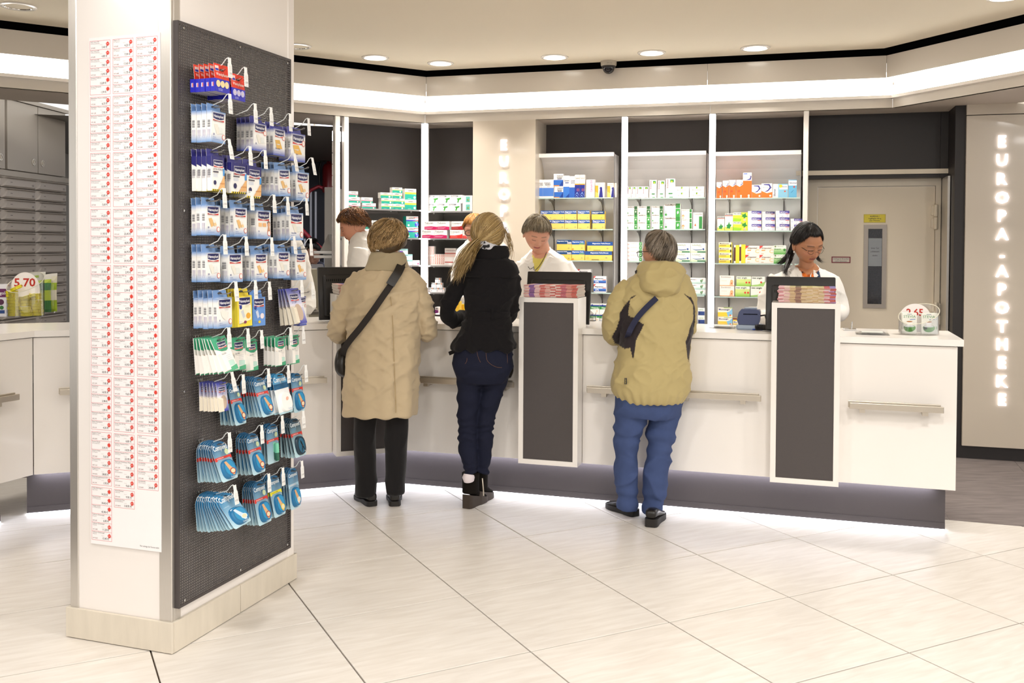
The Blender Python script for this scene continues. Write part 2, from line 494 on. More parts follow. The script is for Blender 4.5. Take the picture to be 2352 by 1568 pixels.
# upper fascia panels with joints
jt = {0: [LL.px(u, 150, UP)[0] for u in (-300, 380)], 1: [LW.px(1625, 170, UP)[0]], 2: []}
for i, sg in enumerate((LL, LW, LR)):
    so = sg.off(UP); a = (up0[i] - so.p) @ so.t; b = (up0[i + 1] - so.p) @ so.t
    cuts = [a] + sorted(k for k in jt[i] if a < k < b) + [b]
    for c0, c1 in zip(cuts, cuts[1:]):
        sbox('fascia_panel', so, c0 + .0012, c1 - .0012, -.02, 0, Z_BAND, Z_TOP, FASCIA, trim_1)
    so2 = sg; a2 = (lo0[i] - so2.p) @ so2.t; b2 = (lo0[i + 1] - so2.p) @ so2.t
    cuts = [a2] + sorted(k + .015 for k in jt[i] if a2 < k < b2) + [b2]
    for c0, c1 in zip(cuts, cuts[1:]):
        sbox('lower_fascia_panel', so2, c0 + .0012, c1 - .0012, -.03, 0, Z_LOW, Z_LEDGE - .02, FASCIA, trim_1)
        pm = PM(); wallbox(pm, so2, c0, c1, -.05, .035, Z_LEDGE - .022, Z_LEDGE)
        link('ledge', pm.mesh('ledge', WHITE), trim_1)
    pm = PM(); wallbox(pm, so2, a2, b2, -.04, -.012, Z_LEDGE, Z_BAND + .06)
    link('light_band', pm.mesh('light_band', GLOW), trim_1)
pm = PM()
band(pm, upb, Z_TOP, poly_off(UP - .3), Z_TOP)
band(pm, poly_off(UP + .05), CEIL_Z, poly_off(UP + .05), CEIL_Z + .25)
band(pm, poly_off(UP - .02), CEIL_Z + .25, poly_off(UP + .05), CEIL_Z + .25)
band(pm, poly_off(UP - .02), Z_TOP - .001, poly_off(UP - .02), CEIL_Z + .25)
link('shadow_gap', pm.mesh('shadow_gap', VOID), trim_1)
pm = PM()
band(pm, poly_off(0), Z_LOW, poly_off(-.6), Z_LOW)
band(pm, poly_off(UP), Z_BAND, poly_off(-.2), Z_BAND + .001)
sof = link('soffit', pm.mesh('soffit', mat('soffit_paint', 'c9beb2', rough=.5, var=.02)), trim_1)
# ---- light fins between the bays
def fin(u0, u1, seg, lit, label, v=450, dep=.055):
    a, b = S_(u0, v, seg), S_(u1, v, seg)
    r = empty('light_column' if lit else 'wall_fin', seg.at((a + b) / 2, 0, 0), seg.yaw, label, 'light' if lit else 'fin', 'luminous fins of the back wall' if lit else None)
    w = (b - a) / 2
    p = PM(); p.box(-w + .004, w - .004, .012, dep, 0, FASC_BOT - .002)
    link('fin_body', p.mesh('fin_body', mat('fin_white', 'efe9e6', rough=.3, var=.01)), r)
    p = PM(); p.bev(-w, w, -.004, .03, 0, FASC_BOT - .003, .004)
    link('diffuser' if lit else 'front_edge', p.mesh('diffuser', GLOWC if lit else WHITE), r)
    return r
fin(967.5, 980.5, LW, True, 'luminous white column at the bend of the dark shelves')
fin(1427, 1440, LW, True, 'luminous white column between the left and middle white shelf units')
fin(1628, 1642, LW, True, 'luminous white column between the middle and right white shelf units')
fin(1844, 1856, LW, False, 'unlit white fin between the right shelf unit and the lift door', dep=.3)
fin(790, 801, LL, False, 'unlit white fin at the left end of the dark shelves', 400)
# ---- downlights, dome camera
def downlight(u, v, lit, label, rad=.085):
    P = onz(u, v, CEIL_Z)
    r = empty('downlight', (P[0], P[1], CEIL_Z), 0, label, 'ceiling light', 'downlights in the ceiling')
    p = PM(); p.lathe([(rad * 1.22, -.001), (rad * 1.2, -.006), (rad, -.008), (rad * .97, -.003), (rad * .97, .0)], 28, cap=False)
    link('trim_ring', p.mesh('trim_ring', WHITE, 40), r)
    p = PM(); p.lathe([(rad * .97, -.004), (rad * .8, .03), (rad * .55, .06), (rad * .3, .07)], 28, cap=False)
    link('reflector', p.mesh('reflector', CHROME, 60), r)
    p = PM(); p.lathe([(rad * .9, -.0035), (rad * .9, -.002)] if lit else [(.02, .03), (.026, .045), (.02, .065)], 24)
    link('lamp', p.mesh('lamp', mat('lamp_glow', 'fff8ec', emis=9.0, var=.005) if lit else mat('lamp_off', 'e6d9cf', rough=.2), 40), r)
    if lit:
        area_lamp('downlight_lamp', (P[0], P[1], CEIL_Z - .012),   .14, 11.0, spread=radians(100))
for u, v, lit, lb in ((862, 132, 1, 'lit downlight left of the cove bend, above the beige coat'),
                      (1012, 145, 1, 'lit downlight just above the bend of the cove'),
                      (1274, 131, 1, 'lit downlight left of the black dome camera'),
                      (1497, 121, 1, 'lit downlight right of the black dome camera'),
                      (1735, 110, 1, 'lit downlight above the right white shelf unit'),
                      (2310, -8, 1, 'lit downlight cut off by the top right corner'),
                      (682, 106, 0, 'switched-off chrome downlight half hidden by the price pillar'),
                      (42, 14, 0, 'switched-off chrome downlight above the grey cupboards, top left')):
    downlight(u, v, lit, lb)
P = onz(1398, 141, CEIL_Z)
r = empty('dome_camera', (P[0], P[1], CEIL_Z), 0, 'dark dome security camera on the ceiling above the cove', 'camera')
p = PM(); p.lathe([(.062, 0), (.062, -.006), (.06, -.03), (.05, -.042)], 28)
link('mount', p.mesh('mount', mat('camera_mount', 'b9b0a2', rough=.4), 40), r)
p = PM(); p.text('OPTICOM', 0, -.026, .006, '222222', lambda a, b: (a, -.0605, b), 'c')
link('mount_lettering', p.mesh('mount_lettering', PRINT), r)
p = PM(); p.lathe([(.054, -.036), (.055, -.044), (.05, -.05)], 28)
link('ring', p.mesh('ring', BLACK, 40), r)
p = PM(); p.lathe([(.046 * cos(a), -.05 - .046 * sin(a)) for a in np.linspace(0, 1.45, 8)], 28)
link('dome', p.mesh('dome', mat('smoked_dome', '1b171c', rough=.08, var=.02), 60), r)
# ---- luminous sign letters
def letters(word, seg, u, v0s, hpx, d, cat_label, sx=.98):
    root = empty('lettering', seg.at(S_(u, v0s[0], seg, d), d, 0), seg.yaw, cat_label, 'sign')
    for ch, v in zip(word, v0s):
        s, z = seg.px(u, v, d)
        _, z2 = seg.px(u, v - hpx, d)
        h = z2 - z
        vs, fs, adv = glyph(ch, True)
        xs = [q[0] for q in vs]; cx = (min(xs) + max(xs)) / 2
        p = PM()
        n = len(vs)
        hh = h if ch != '-' else h
        f = [((q[0] - cx) * hh * sx, 0.0, q[1] * hh) for q in vs]
        p.raw([(a, -.012, c) for a, b, c in f], fs)
        edges = {}
        for t in fs:
            for a, b in zip(t, t[1:] + t[:1]): edges[(a, b)] = 1
        for (a, b) in edges:
            if (b, a) not in edges:
                A, B = f[a], f[b]
                p.poly([(A[0], -.012, A[2]), (A[0], .002, A[2]), (B[0], .002, B[2]), (B[0], -.012, B[2])])
        ds = s - S_(u, v0s[0], seg, d)
        link('letter', p.mesh('letter', GLOWL), root, (ds, 0, z))
letters('EUROPA-', LW, 1157.5, [345, 383, 421, 459, 497, 535, 573], 24, .003, 'luminous white vertical letters on the pier behind the blonde woman')
vs_ = [338, 381, 424, 467, 509, 551, 598, 636, 678, 720, 763, 804, 846, 889, 931]
letters('EUROPA-APOTHEKE', LW, 2301.5, vs_, 27, .033, 'luminous white vertical letters on the beige wall at right')
# ---- lift door
_dz0 = 0.0
DP = LW.off(-.46)
door_1 = link('door_1', None, kind='structure')
# jambs and reveal
DM = mat('door_paint', 'e3d8c4', rough=.45, var=.02, vs=3)
DF = mat('door_frame_paint', 'e6dcc9', rough=.45, var=.02, vs=3)
sj = S_(1856, 600, DP); se = S_(2178, 600, DP)
z_top = Z_(2030, 429, DP)
sl0, sl1 = S_(1877, 600, DP), S_(2145, 600, DP)
sbox('door_frame_post', DP, sj - .1, sl0 - .003, -.05, .03, 0, z_top + .09, DF, door_1)
sbox('door_frame_post', DP, sl1 + .003, S_(2158, 600, DP), -.05, .03, 0, z_top + .09, DF, door_1)
sbox('door_frame_post', DP, S_(2158, 600, DP) + .002, se + .1, -.05, .0, 0, z_top + .09, DF, door_1)
sbox('door_frame_head', DP, sl0 - .003, sl1 + .003, -.05, .03, z_top + .004, z_top + .09, DF, door_1)
sbox('reveal_head', DP, sj - .1, se + .1, .03, .18, z_top + .085, z_top + .12, DF, door_1)
s_tr = S_(2180, 600, LW, -.15)
sbox('reveal_trim', LW, S_(2174.5, 600, LW, -.15), s_tr, -.5, -.15, 0, zl - .002, ALU, door_1)
leaf = sbox('door_leaf', DP, sl0, sl1, -.045, .012, .005, z_top, DM, door_1)
# hinges
for v0, v1 in ((470, 526), (694, 748)):
    ss = S_(2150, v0, DP, .045); z1, z0 = Z_(2150, v0, DP, .045), Z_(2150, v1, DP, .045)
    for k, (a, b) in enumerate(((z0, (z0 + z1) / 2 - .004), ((z0 + z1) / 2 + .004, z1))):
        p = PM(); q = DP.at(ss, .045)
        p.lathe([(.008, a - .004), (.015, a), (.015, b), (.008, b + .004)], 12, c=(q[0], q[1], 0))
        wallbox(p, DP, ss - .03, ss + .035, .012, .034, a + .01, b - .01)
        link('hinge', p.mesh('hinge', DF, 40), door_1)
# window slit
wu0, wu1, wv0, wv1 = 1984.5, 2034.5, 516, 708
def prect(u0, v0, u1, v1, seg, d):
    a, z1 = seg.px(u0, v0, d); b, z0 = seg.px(u1, v1, d)
    return a, b, z0, z1
a, b, z0, z1 = prect(wu0, wv0, wu1, wv1, DP, .02)
fw = .032
wf = PM()
for (x0, x1, y0, y1) in ((a, b, z1 - fw, z1), (a, b, z0, z0 + fw), (a, a + fw, z0 + fw, z1 - fw), (b - fw, b, z0 + fw, z1 - fw)):
    wallbox(wf, DP, x0, x1, .005, .022, y0, y1)
link('window_frame', wf.mesh('window_frame', mat('grey_aluminium', '9b938b', rough=.4, metal=.5)), door_1)
wf = PM()
wallbox(wf, DP, a + fw, b - fw, .0125, .0135, z0 + fw, z1 - fw)
pane = link('window_pane', wf.mesh('window_pane', mat('dark_wired_glass', '14141c', rough=.08, var=.1, vs=20)), door_1)
pm = PM()
def seg_map(seg, s0, z0_, d):
    return lambda x, y: tuple(seg.at(s0 + x, d, z0_ + y))
mpw = seg_map(DP, 0, 0, .0142)
aw, bw = a + fw, b - fw
nx, nz = 9, 44
for i in range(1, nx):
    x = aw + (bw - aw) * i / nx
    pm.poly([mpw(x - .0006, z0 + fw), mpw(x + .0006, z0 + fw), mpw(x + .0006, z1 - fw), mpw(x - .0006, z1 - fw)], '3b3b46')
for j in range(1, nz):
    y = z0 + fw + (z1 - z0 - 2 * fw) * j / nz
    pm.poly([mpw(aw, y - .0006), mpw(bw, y - .0006), mpw(bw, y + .0006), mpw(aw, y + .0006)], '3b3b46')
link('wire_mesh', pm.mesh('wire_mesh', PRINT), door_1)
# the note inside the slit
_, nb = DP.px(2010, 611, .014); _, nt_ = DP.px(2010, 547, .014)
note = PM(); mp2 = seg_map(DP, 0, 0, .0155)
note.poly([mp2(aw + .002, nb), mp2(bw - .002, nb), mp2(bw - .002, nt_), mp2(aw + .002, nt_)], '9aa0a6')
mp3 = seg_map(DP, 0, 0, .0162)
for j in range(1, 18):
    y = nb + (nt_ - nb) * j / 18
    note.poly([mp3(aw + .002, y - .0005), mp3(bw - .002, y - .0005), mp3(bw - .002, y + .0005), mp3(aw + .002, y + .0005)], '7d8389')
for y, t in ((.62, 'bitte Tur'), (.5, 'schliessen'), (.36, 'danke')):
    note.text(t, (aw + bw) / 2, nb + (nt_ - nb) * y, .011, '4a3f44', mp3, 'c')
link('note', note.mesh('note', PAPER), None, label='squared paper note behind the slit window of the lift door', cat='note')
def flat_sign(name, seg, rect, d, border, ground, bw_, lines, label, cat='sign', fg='222222'):
    a, b, z0, z1 = prect(*rect, seg, d)
    w, h = b - a, z1 - z0
    p = PM(); p.box(-w / 2, w / 2, 0, .002, 0, h, border)
    e = -.0005
    p.poly([(-w / 2 + bw_, e, bw_), (w / 2 - bw_, e, bw_), (w / 2 - bw_, e, h - bw_), (-w / 2 + bw_, e, h - bw_)], ground)
    for t, y, s, bo in lines:
        p.text(t, 0, y * h, s * h, fg, lambda x, z: (x, e * 2, z), 'c', bold=bo)
    return link(name, p.mesh(name, PRINT), None, seg.at((a + b) / 2, d, z0), seg.yaw, label, cat)
flat_sign('lift_sign', DP, (1984, 492, 2034, 511), .015, 'b9a92c', 'd6c62e', .004, [('AUFZUG !', .66, .17, True), ('Tragfähigkeit 300 kg', .42, .13, True), ('oder 4 Personen', .18, .13, True)], 'yellow lift notice with black print above the slit window')
flat_sign('fire_sign', DP, (1910, 589, 1953.5, 604), .015, '7d2230', 'd8d0c4', .008, [('Aufzug im Brandfall', .56, .2, False), ('nicht benutzen', .22, .2, False)], 'small white fire notice with dark red border on the lift door')
# ================================================================ COUNTER
def lbox(pm, x0, x1, d0, d1, z0, z1, col=None, m=0):
    pm.box(x0, x1, -d1, -d0, z0, z1, col, m)
def frame_at(name, seg, s, d, z, label, cat, group=None):
    return empty(name, seg.at(s, d, z), seg.yaw, label, cat, group)
PD = .10                                                     # panel stands out from the plinth
s_end, _ = KR.px(2197.5, 1000, PD)
_, z_pb = KR.px(2000, 1112, PD)
z_pb = (z_pb + KR.px(1500, 1076, PD)[1]) / 2
_, z_wt = KR.px(2205, 785, PD + .02); z_wt = (z_wt + KR.px(1560, 756.5, PD + .02)[1]) / 2
WT = .034
sb_R = (KB - KR.p) @ KR.t
sb_L = (KB - KL.p) @ KL.t
KDs = -1.6
def miter(sa, sb, d):
    return cross(sa.off(d), sb.off(d))
# plinths
def plinth(seg, s0, s1, label):
    r = frame_at('plinth', seg, (s0 + s1) / 2, 0, 0, label, 'plinth')
    w = (s1 - s0) / 2
    p = PM(); lbox(p, -w, w, -.03, 0, .012, z_pb + .02)
    link('plinth_board', p.mesh('plinth_board', KICK), r)
    p = PM(); lbox(p, -w, w, -.02, .004, .012, .045)
    link('plinth_strip', p.mesh('plinth_strip', KICK), r)
    p = PM(); lbox(p, -w, w, -.05, .0055, 0.003, .0118)
    link('plinth_light', p.mesh('plinth_light', mat('plinth_glow', 'f4f6ff', emis=7.0, var=.005)), r)
    return r
plinth(KR, sb_R, 0, 'anthracite plinth under the right run of the white counter')
plinth(KL, 0, sb_L, 'anthracite plinth under the left run of the white counter')
plinth(KD, KDs, 0, 'anthracite plinth under the counter part at the left picture edge')
# plinth LED under the panels washing plinth and floor (real strips under the body)
def led_strip(seg, s0, s1):
    c = seg.at((s0 + s1) / 2, PD - .075, z_pb - .004)
    o = area_lamp('plinth_led', c, abs(s1 - s0), 2.6 * abs(s1 - s0), (.84, .87, 1.0), (0, 0, seg.yaw), sy=.012)
led_strip(KR, sb_R, -.06); led_strip(KL, .05, sb_L); led_strip(KD, KDs, -.05)
# body units
s_p2a, _ = KR.px(1191, 900, PD + .12); s_p2b, _ = KR.px(1327, 900, PD + .12)
s_p3a, _ = KR.px(1770.5, 900, PD + .12); s_p3b, _ = KR.px(1928.5, 900, PD + .12)
s_p1a, _ = KL.px(772.5, 900, PD + .12); s_p1b = s_p1a + (s_p2b - s_p2a)
def unit(seg, s0, s1, label, end=False, cuts=(), mit0=None, mit1=None):
    r = frame_at('counter_unit', seg, (s0 + s1) / 2, 0, 0, label, 'counter', 'white counter units')
    c = (s0 + s1) / 2
    cs = [s0, *cuts, s1]
    for a, b in zip(cs, cs[1:]):
        p = PM(); p.bev(a - c + .0015, b - c - .0015, -PD, -PD + .022, z_pb, z_wt - WT - .006, .002)
        link('front_panel', p.mesh('front_panel', WHITE), r)
    p = PM(); lbox(p, s0 - c + .004, s1 - c - .004, -.5, PD - .024, z_pb + .02, z_wt - WT - .002)
    link('carcass', p.mesh('carcass', WHITE), r)
    return r
mR = (miter(KR, KL, PD) - KR.p) @ KR.t
mL = (miter(KR, KL, PD) - KL.p) @ KL.t
mL0 = (miter(KL, KD, PD) - KL.p) @ KL.t
mD0 = (miter(KL, KD, PD) - KD.p) @ KD.t
unit(KR, mR, s_p2a, 'white counter unit between the bend and the middle pillar')
unit(KR, s_p2b, s_p3a, 'white counter unit in front of the person in the sand jacket')
unit(KR, s_p3b, s_end, 'white counter unit at the right end under the price display')
unit(KL, mL0, s_p1a, 'white counter unit half hidden by the price pillar', cuts=((mL0 + s_p1a) / 2,))
unit(KL, s_p1b, mL, 'white counter unit behind the person in the beige coat')
unit(KD, KDs, mD0, 'white counter unit under the tape measure bin, left edge')
# worktops (one continuous slab)
TD = PD + .022; BD = -.46
def slab(pts, z0, z1, pm):
    n = len(pts)
    pm.loft([[(x, y, z0) for x, y in pts], [(x, y, z1 - .003) for x, y in pts], [(x, y, z1) for x, y in pts]])
f_ = [KD.at(KDs, TD)[:2], miter(KD, KL, TD), miter(KL, KR, TD), KR.at(s_end + .025, TD)[:2]]
b_ = [KD.at(KDs, BD)[:2], miter(KD, KL, BD), miter(KL, KR, BD), KR.at(s_end + .025, BD)[:2]]
r = empty('worktop', (f_[2][0], f_[2][1], z_wt - WT), 0, 'white worktop running along the whole angled counter', 'worktop')
for i in range(3):
    p = PM(); o = f_[2]
    slab([(q[0] - o[0], q[1] - o[1]) for q in (f_[i], f_[i + 1], b_[i + 1], b_[i])], 0, WT, p)
    link('worktop_slab', p.mesh('worktop_slab', WORK), r)
# pillars
def pillar(seg, a, b, zb, zt, label):
    r = frame_at('counter_pillar', seg, (a + b) / 2, PD + .12, zb, label, 'pillar', 'white pillars with dark fronts on the counter')
    w = (b - a) / 2; h = zt - zb; e = .028
    p = PM(); lbox(p, -w, -w + e, -.2, 0, 0, h); lbox(p, w - e, w, -.2, 0, 0, h)
    lbox(p, -w + e, w - e, -.2, 0, 0, e); lbox(p, -w + e, w - e, -.2, 0, h - e, h)
    link('frame', p.mesh('frame', WHITE), r)
    p = PM(); lbox(p, -w + e + .0015, w - e - .0015, -.03, -.004, e + .0015, h - e - .003)
    link('dark_panel', p.mesh('dark_panel', DARK), r)
    return r
_, zb2 = KR.px(1191, 1060, PD + .12); _, zt2 = KR.px(1191, 679, PD + .12)
_, zb3 = KR.px(1850, 1116, PD + .12); _, zt3 = KR.px(1850, 699.5, PD + .12)
zpb, zpt = (zb2 + zb3) / 2, (zt2 + zt3) / 2
pillar(KR, s_p2a, s_p2b, zpb, zpt, 'white counter pillar with dark front between the two standing figures in dark and sand jackets')
pillar(KR, s_p3a, s_p3b, zpb, zpt, 'white counter pillar with dark front, nearest the right end')
pillar(KL, s_p1a, s_p1b, zpb, zpt, 'white counter pillar behind the person in the beige coat')
# hand rails
def rail(seg, u0, u1, v0, v1, label, brk, uu=None):
    dd = PD + .085
    a = seg.px(u0, v0, dd)[0] if u0 is not None else uu[0]
    b = seg.px(u1, v1, dd)[0]
    z = seg.px(u1, v1, dd)[1] if u0 is None else (seg.px(u0, v0, dd)[1] + seg.px(u1, v1, dd)[1]) / 2
    r = frame_at('hand_rail', seg, (a + b) / 2, PD, z, label, 'rail', 'steel rails along the counter')
    w = (b - a) / 2
    p = PM(); p.bev(-w, w, -.088, -.074, -.016, .016, .002); p.bev(-w - .006, w - .012, -.07, -.06, -.012, .024, .002)
    lbox(p, -w + .01, w - .02, .066, .08, -.012, .006)
    link('bar', p.mesh('bar', STEEL), r)
    for k in brk:
        p = PM(); lbox(p, k * w - .012, k * w + .012, .0, .078, -.034, -.018); lbox(p, k * w - .014, k * w + .014, .05, .08, -.036, -.015)
        link('bracket', p.mesh('bracket', STEEL), r)
rail(KR, 962, 1180, 872, 885, 'steel hand rail running behind the blonde woman', (-.86, .8))
rail(KR, 1348, 1748, 893, 918, 'steel hand rail running behind the person in the sand jacket', (-.8, .16, .8))
rail(KR, 1951, 2168, 929, 944, 'steel hand rail at the right end of the counter', (-.72, .62))
rail(KL, None, 751, 872, 873, 'steel hand rail passing behind the price pillar', (-.7, .72), (KL.px(137, 896, PD + .085)[0],))
rail(KD, None, 45, 907, 911, 'steel hand rail cut by the left picture edge', (-.4, .8), (-1.2,))
# ---- monitors
def monitor(seg, u0, u1, vt, d, label, tilt=12, h=.33):
    a, b = seg.px(u0, vt + 40, d)[0], seg.px(u1, vt + 40, d)[0]
    zt = seg.px((u0 + u1) / 2, vt, d)[1]
    w = (b - a) / 2
    r = frame_at('monitor', seg, (a + b) / 2, d, z_wt, label, 'monitor', 'black monitors seen from behind')
    H = zt - z_wt
    M4 = Matrix.Translation((0, .03, 0)) @ Matrix.Rotation(radians(-tilt), 4, 'X')
    p = PM()
    p.bev(-w, w, .0, .03, .012, H * 1.02, .006)
    p.bev(-w + .03, w - .03, -.022, .002, .03, H - .045, .012)
    link('housing', p.mesh('housing', PLASTIC_B, 30), r, mw=M4)
    p = PM()
    for k in range(26):
        x = -w + .05 + k * (2 * w - .1) / 25
        p.box(x - .0015, x + .0015, -.0235, -.021, H - .09, H - .075)
    link('vents', p.mesh('vents', VOID), r, mw=M4)
    p = PM(); p.box(-w + .012, w - .012, .031, .0325, .035, H - .01)
    link('screen', p.mesh('screen', mat('screen_off', '30343c', rough=.15)), r, mw=M4)
    p = PM(); lbox(p, -.11, .11, -.17, .03, 0, .014); lbox(p, -.035, .035, -.075, -.045, .01, .14)
    link('stand', p.mesh('stand', PLASTIC_B), r)
    return r
monitor(KR, 1201, 1350, 624, .0, 'black monitor behind the middle counter pillar, seen from the back')
monitor(KR, 1758, 1920, 636, .0, 'black monitor in front of the dark-haired pharmacist')
monitor(KL, 736, 884, 613, -.02, 'black monitor partly hidden by the person in the beige coat')
# ---- magazines
def magazine_mesh(w, dep, t, cols, pages, seed):
    rr = random.Random(seed)
    p = PM()
    n = 10
    rings = []
    for i in range(n + 1):
        x = -w / 2 + w * i / n
        lift = .0015 * rr.random()
        rings.append([(x, -dep / 2, lift), (x, dep / 2, lift), (x, dep / 2, lift + t), (x, -dep / 2, lift + t)])
    for i in range(n):
        a, b = rings[i], rings[i + 1]
        c = cols[i % len(cols)]
        p.poly([a[0], b[0], b[3], a[3]], c)
        p.poly([a[3], b[3], b[2], a[2]], c)
        p.poly([a[1], b[1], b[0], a[0]], pages); p.poly([a[2], b[2], b[1], a[1]], pages)
    p.poly([rings[0][0], rings[0][3], rings[0][2], rings[0][1]], pages); p.poly(list(rings[-1]), pages)
    # page lines on the visible edges
    for k in range(3):
        z = t * (.2 + .28 * k)
        p.poly([(-w / 2, -dep / 2 - .0004, z), (w / 2, -dep / 2 - .0004, z), (w / 2, -dep / 2 - .0004, z + t * .1), (-w / 2, -dep / 2 - .0004, z + t * .1)], 'f1e7dc' if k % 2 else 'c9584e')
    return p.mesh('magazine', PRINT)
NTH = ['first', 'second', 'third', 'fourth', 'fifth', 'sixth', 'seventh', 'eighth', 'ninth', 'tenth', 'eleventh', 'twelfth']
def mag_stack(seg, u0, u1, v1, d0, n, t, palettes, label, group, dep=.2):
    a, b = seg.px(u0, v1, d0)[0], seg.px(u1, v1, d0)[0]
    w = b - a
    mes = [magazine_mesh(w, dep, t * .92, pal, 'd9cec4', i) for i, pal in enumerate(palettes)]
    z = zpt
    for i in range(n):
        q = seg.at((a + b) / 2 + random.uniform(-.004, .004), d0 - dep / 2 + random.uniform(-.006, .004), z + .0006)
        link('magazine', mes[i % len(mes)], None, q, seg.yaw + random.uniform(-.025, .025), ('bottom ' if i == 0 else 'topmost ' if i == n - 1 else '') + label + ('' if i in (0, n - 1) else f', {NTH[i]} from bottom'), 'magazine', group)
        z += t
pr = [['e8b7b0', '6a4aa6', 'f0d9d2', 'c9483f', 'e9a99d', 'f2e3da', 'cf5347', 'b94a60', 'd98c7d', 'c64b3c'],
      ['f4e6e0', '5a49a8', 'e7c6cf', 'd98a80', 'e8c5ba', 'c34a40', 'f2e0d6', 'c2617b', 'e0a193', 'd4604e']]
pg = [['e6b9c0', 'ead7c8', 'cfc38c', '7a6a4a', 'd9cf9a', 'cbbf7d', 'dcd3a0', 'cfc68f', 'b94a55', '8a7fc0'],
      ['f2dfe2', 'd8b0b4', 'bfae74', '5d513b', 'd7cf9f', 'e3dcb4', 'c7b873', 'e6e0bd', 'e9e2ea', 'b2423f'],
      ['c9868e', 'e9d9c9', 'd2c68e', '8c7a55', 'b9ac6a', 'd9d09b', 'e1d9ad', 'c9bd7c', 'd8a7a7', 'c94b45']]
mag_stack(KR, 1204, 1326, 681, PD + .11, 9, .0078, pr, 'thin magazine, reddish stack on middle counter pillar', 'reddish magazines on the middle pillar')
mag_stack(KR, 1787, 1919, 697, PD + .11, 13, .0064, pg, 'thin magazine, olive stack on right counter pillar', 'olive magazines on the right pillar')
mag_stack(KL, 778, 905, 668, PD + .10, 7, .0085, pr, 'thin magazine, stack on pillar beside beige coat', 'magazines on the left pillar')
# ---- small things on the worktop
zw = z_wt
def onwt(u, v): return onz(u, v, z_wt)
# card terminal
q = onwt(1722, 756)
r = empty('card_terminal', (q[0], q[1], zw), YC, 'blue card terminal with black coiled cord beside the right monitor', 'terminal')
BLU = mat('terminal_blue', '4a5379', rough=.35, var=.03); BLG = mat('terminal_grey', '9aa9bf', rough=.35, var=.03)
p = PM(); p.bev(-.075, .075, -.05, .06, 0, .03, .012); link('base', p.mesh('base', BLG, 40), r)
p = PM()
prof = [(-.06, .03), (-.07, .055), (-.06, .1), (-.045, .118), (.0, .12), (.055, .114), (.06, .1), (.058, .05), (.05, .03)]
p.loft([[(x, y, z) for x, z in prof] for y in (-.045, -.04, .045, .05)]); link('reader', p.mesh('reader', BLU, 40), r)
p = PM(); p.box(-.035, .045, -.0475, -.045, .088, .092); link('card_slot', p.mesh('card_slot', VOID), r)
p = PM(); p.box(-.03, .04, -.03, .03, .118, .126); link('keypad', p.mesh('keypad', BLG), r)
path = []
for i in range(220):
    t = i / 219
    ang = t * 2 * pi * 17
    bx = .035 + .1 * t; by = -.075 + .02 * sin(t * 5)
    path.append((bx, by + .014 * cos(ang), .0185 + .014 * sin(ang)))
p = PM(); p.tube(path, .0035, 5); link('coiled_cord', p.mesh('coiled_cord', PLASTIC_B, True), r)
p = PM(); p.tube([(.06, .0, .08), (.085, -.01, .085), (.095, -.03, .06), (.12, -.02, .03), (.15, .0, .01), (.2, .02, .006)], .005, 6); link('cable', p.mesh('cable', PLASTIC_B, True), r)
q = onwt(1758, 758)
r = empty('blue_cable', (q[0], q[1], zw), YC, 'short blue cable on the worktop left of the right pillar', 'cable')
p = PM(); p.tube([(-.07, -.02, .005), (-.02, -.028, .005), (.05, -.02, .005)], .004, 6); link('wire', p.mesh('wire', mat('blue_rubber', '2c4fb0', rough=.4), True), r)
# acrylic leaflet holder and trays
def tray(u, v, w, dep, h, label, ink):
    q = onwt(u, v)
    r = empty('acrylic_tray', (q[0], q[1], zw), YC, label, 'tray')
    p = PM(); p.box(-w / 2, w / 2, -dep / 2, dep / 2, 0, .006); p.box(-w / 2, w / 2, dep / 2 - .005, dep / 2, .006, h)
    p.box(-w / 2 + .02, w / 2 - .02, -dep / 2 + .02, dep / 2 - .03, .006, .012)
    link('body', p.mesh('body', ACRYL), r)
    p = PM(); p.box(-w / 2 + .03, w / 2 - .03, -dep / 2 + .03, dep / 2 - .04, .0125, .0135, ink)
    link('paper_inlay', p.mesh('paper_inlay', PAPER), r)
tray(1660, 752, .15, .16, .022, 'clear coin tray on the worktop left of the card terminal', 'dfe5e0')
tray(2003, 767, .17, .15, .02, 'clear coin tray with pale print between monitor and price display', 'd8dcd6')
q = onwt(1952, 758)
r = empty('metal_stand', (q[0], q[1], zw), YC, 'small silver pen stand just right of the right pillar', 'stand')
p = PM(); p.bev(-.035, .035, -.03, .03, 0, .01, .003); p.tube([(.01, 0, .01), (.012, 0, .05)], .003, 6); link('body', p.mesh('body', CHROME), r)
q = onwt(1366, 737)
r = empty('card_holder', (q[0], q[1], zw), YC, 'small smoked business card holder beside the middle monitor', 'holder')
p = PM(); p.poly([(-.03, -.02, 0), (.0, -.03, 0), (.0, -.03, .05), (-.03, -.02, .075)]); p.box(-.03, .005, -.02, .02, 0, .004); p.poly([(.005, -.02, 0), (.005, .02, 0), (.005, .02, .06), (.005, -.02, .045)])
link('body', p.mesh('body', clear_mat('smoked_acrylic', (.55, .53, .5), .08)), r)
q = onwt(1386, 737)
r = empty('card_holder', (q[0], q[1], zw), YC, 'small clear card holder next to the smoked one', 'holder')
p = PM(); p.box(-.025, .025, -.02, .02, 0, .004); p.box(-.025, .025, .016, .02, 0, .045); p.box(-.025, .025, -.02, -.017, 0, .02); link('body', p.mesh('body', ACRYL), r)
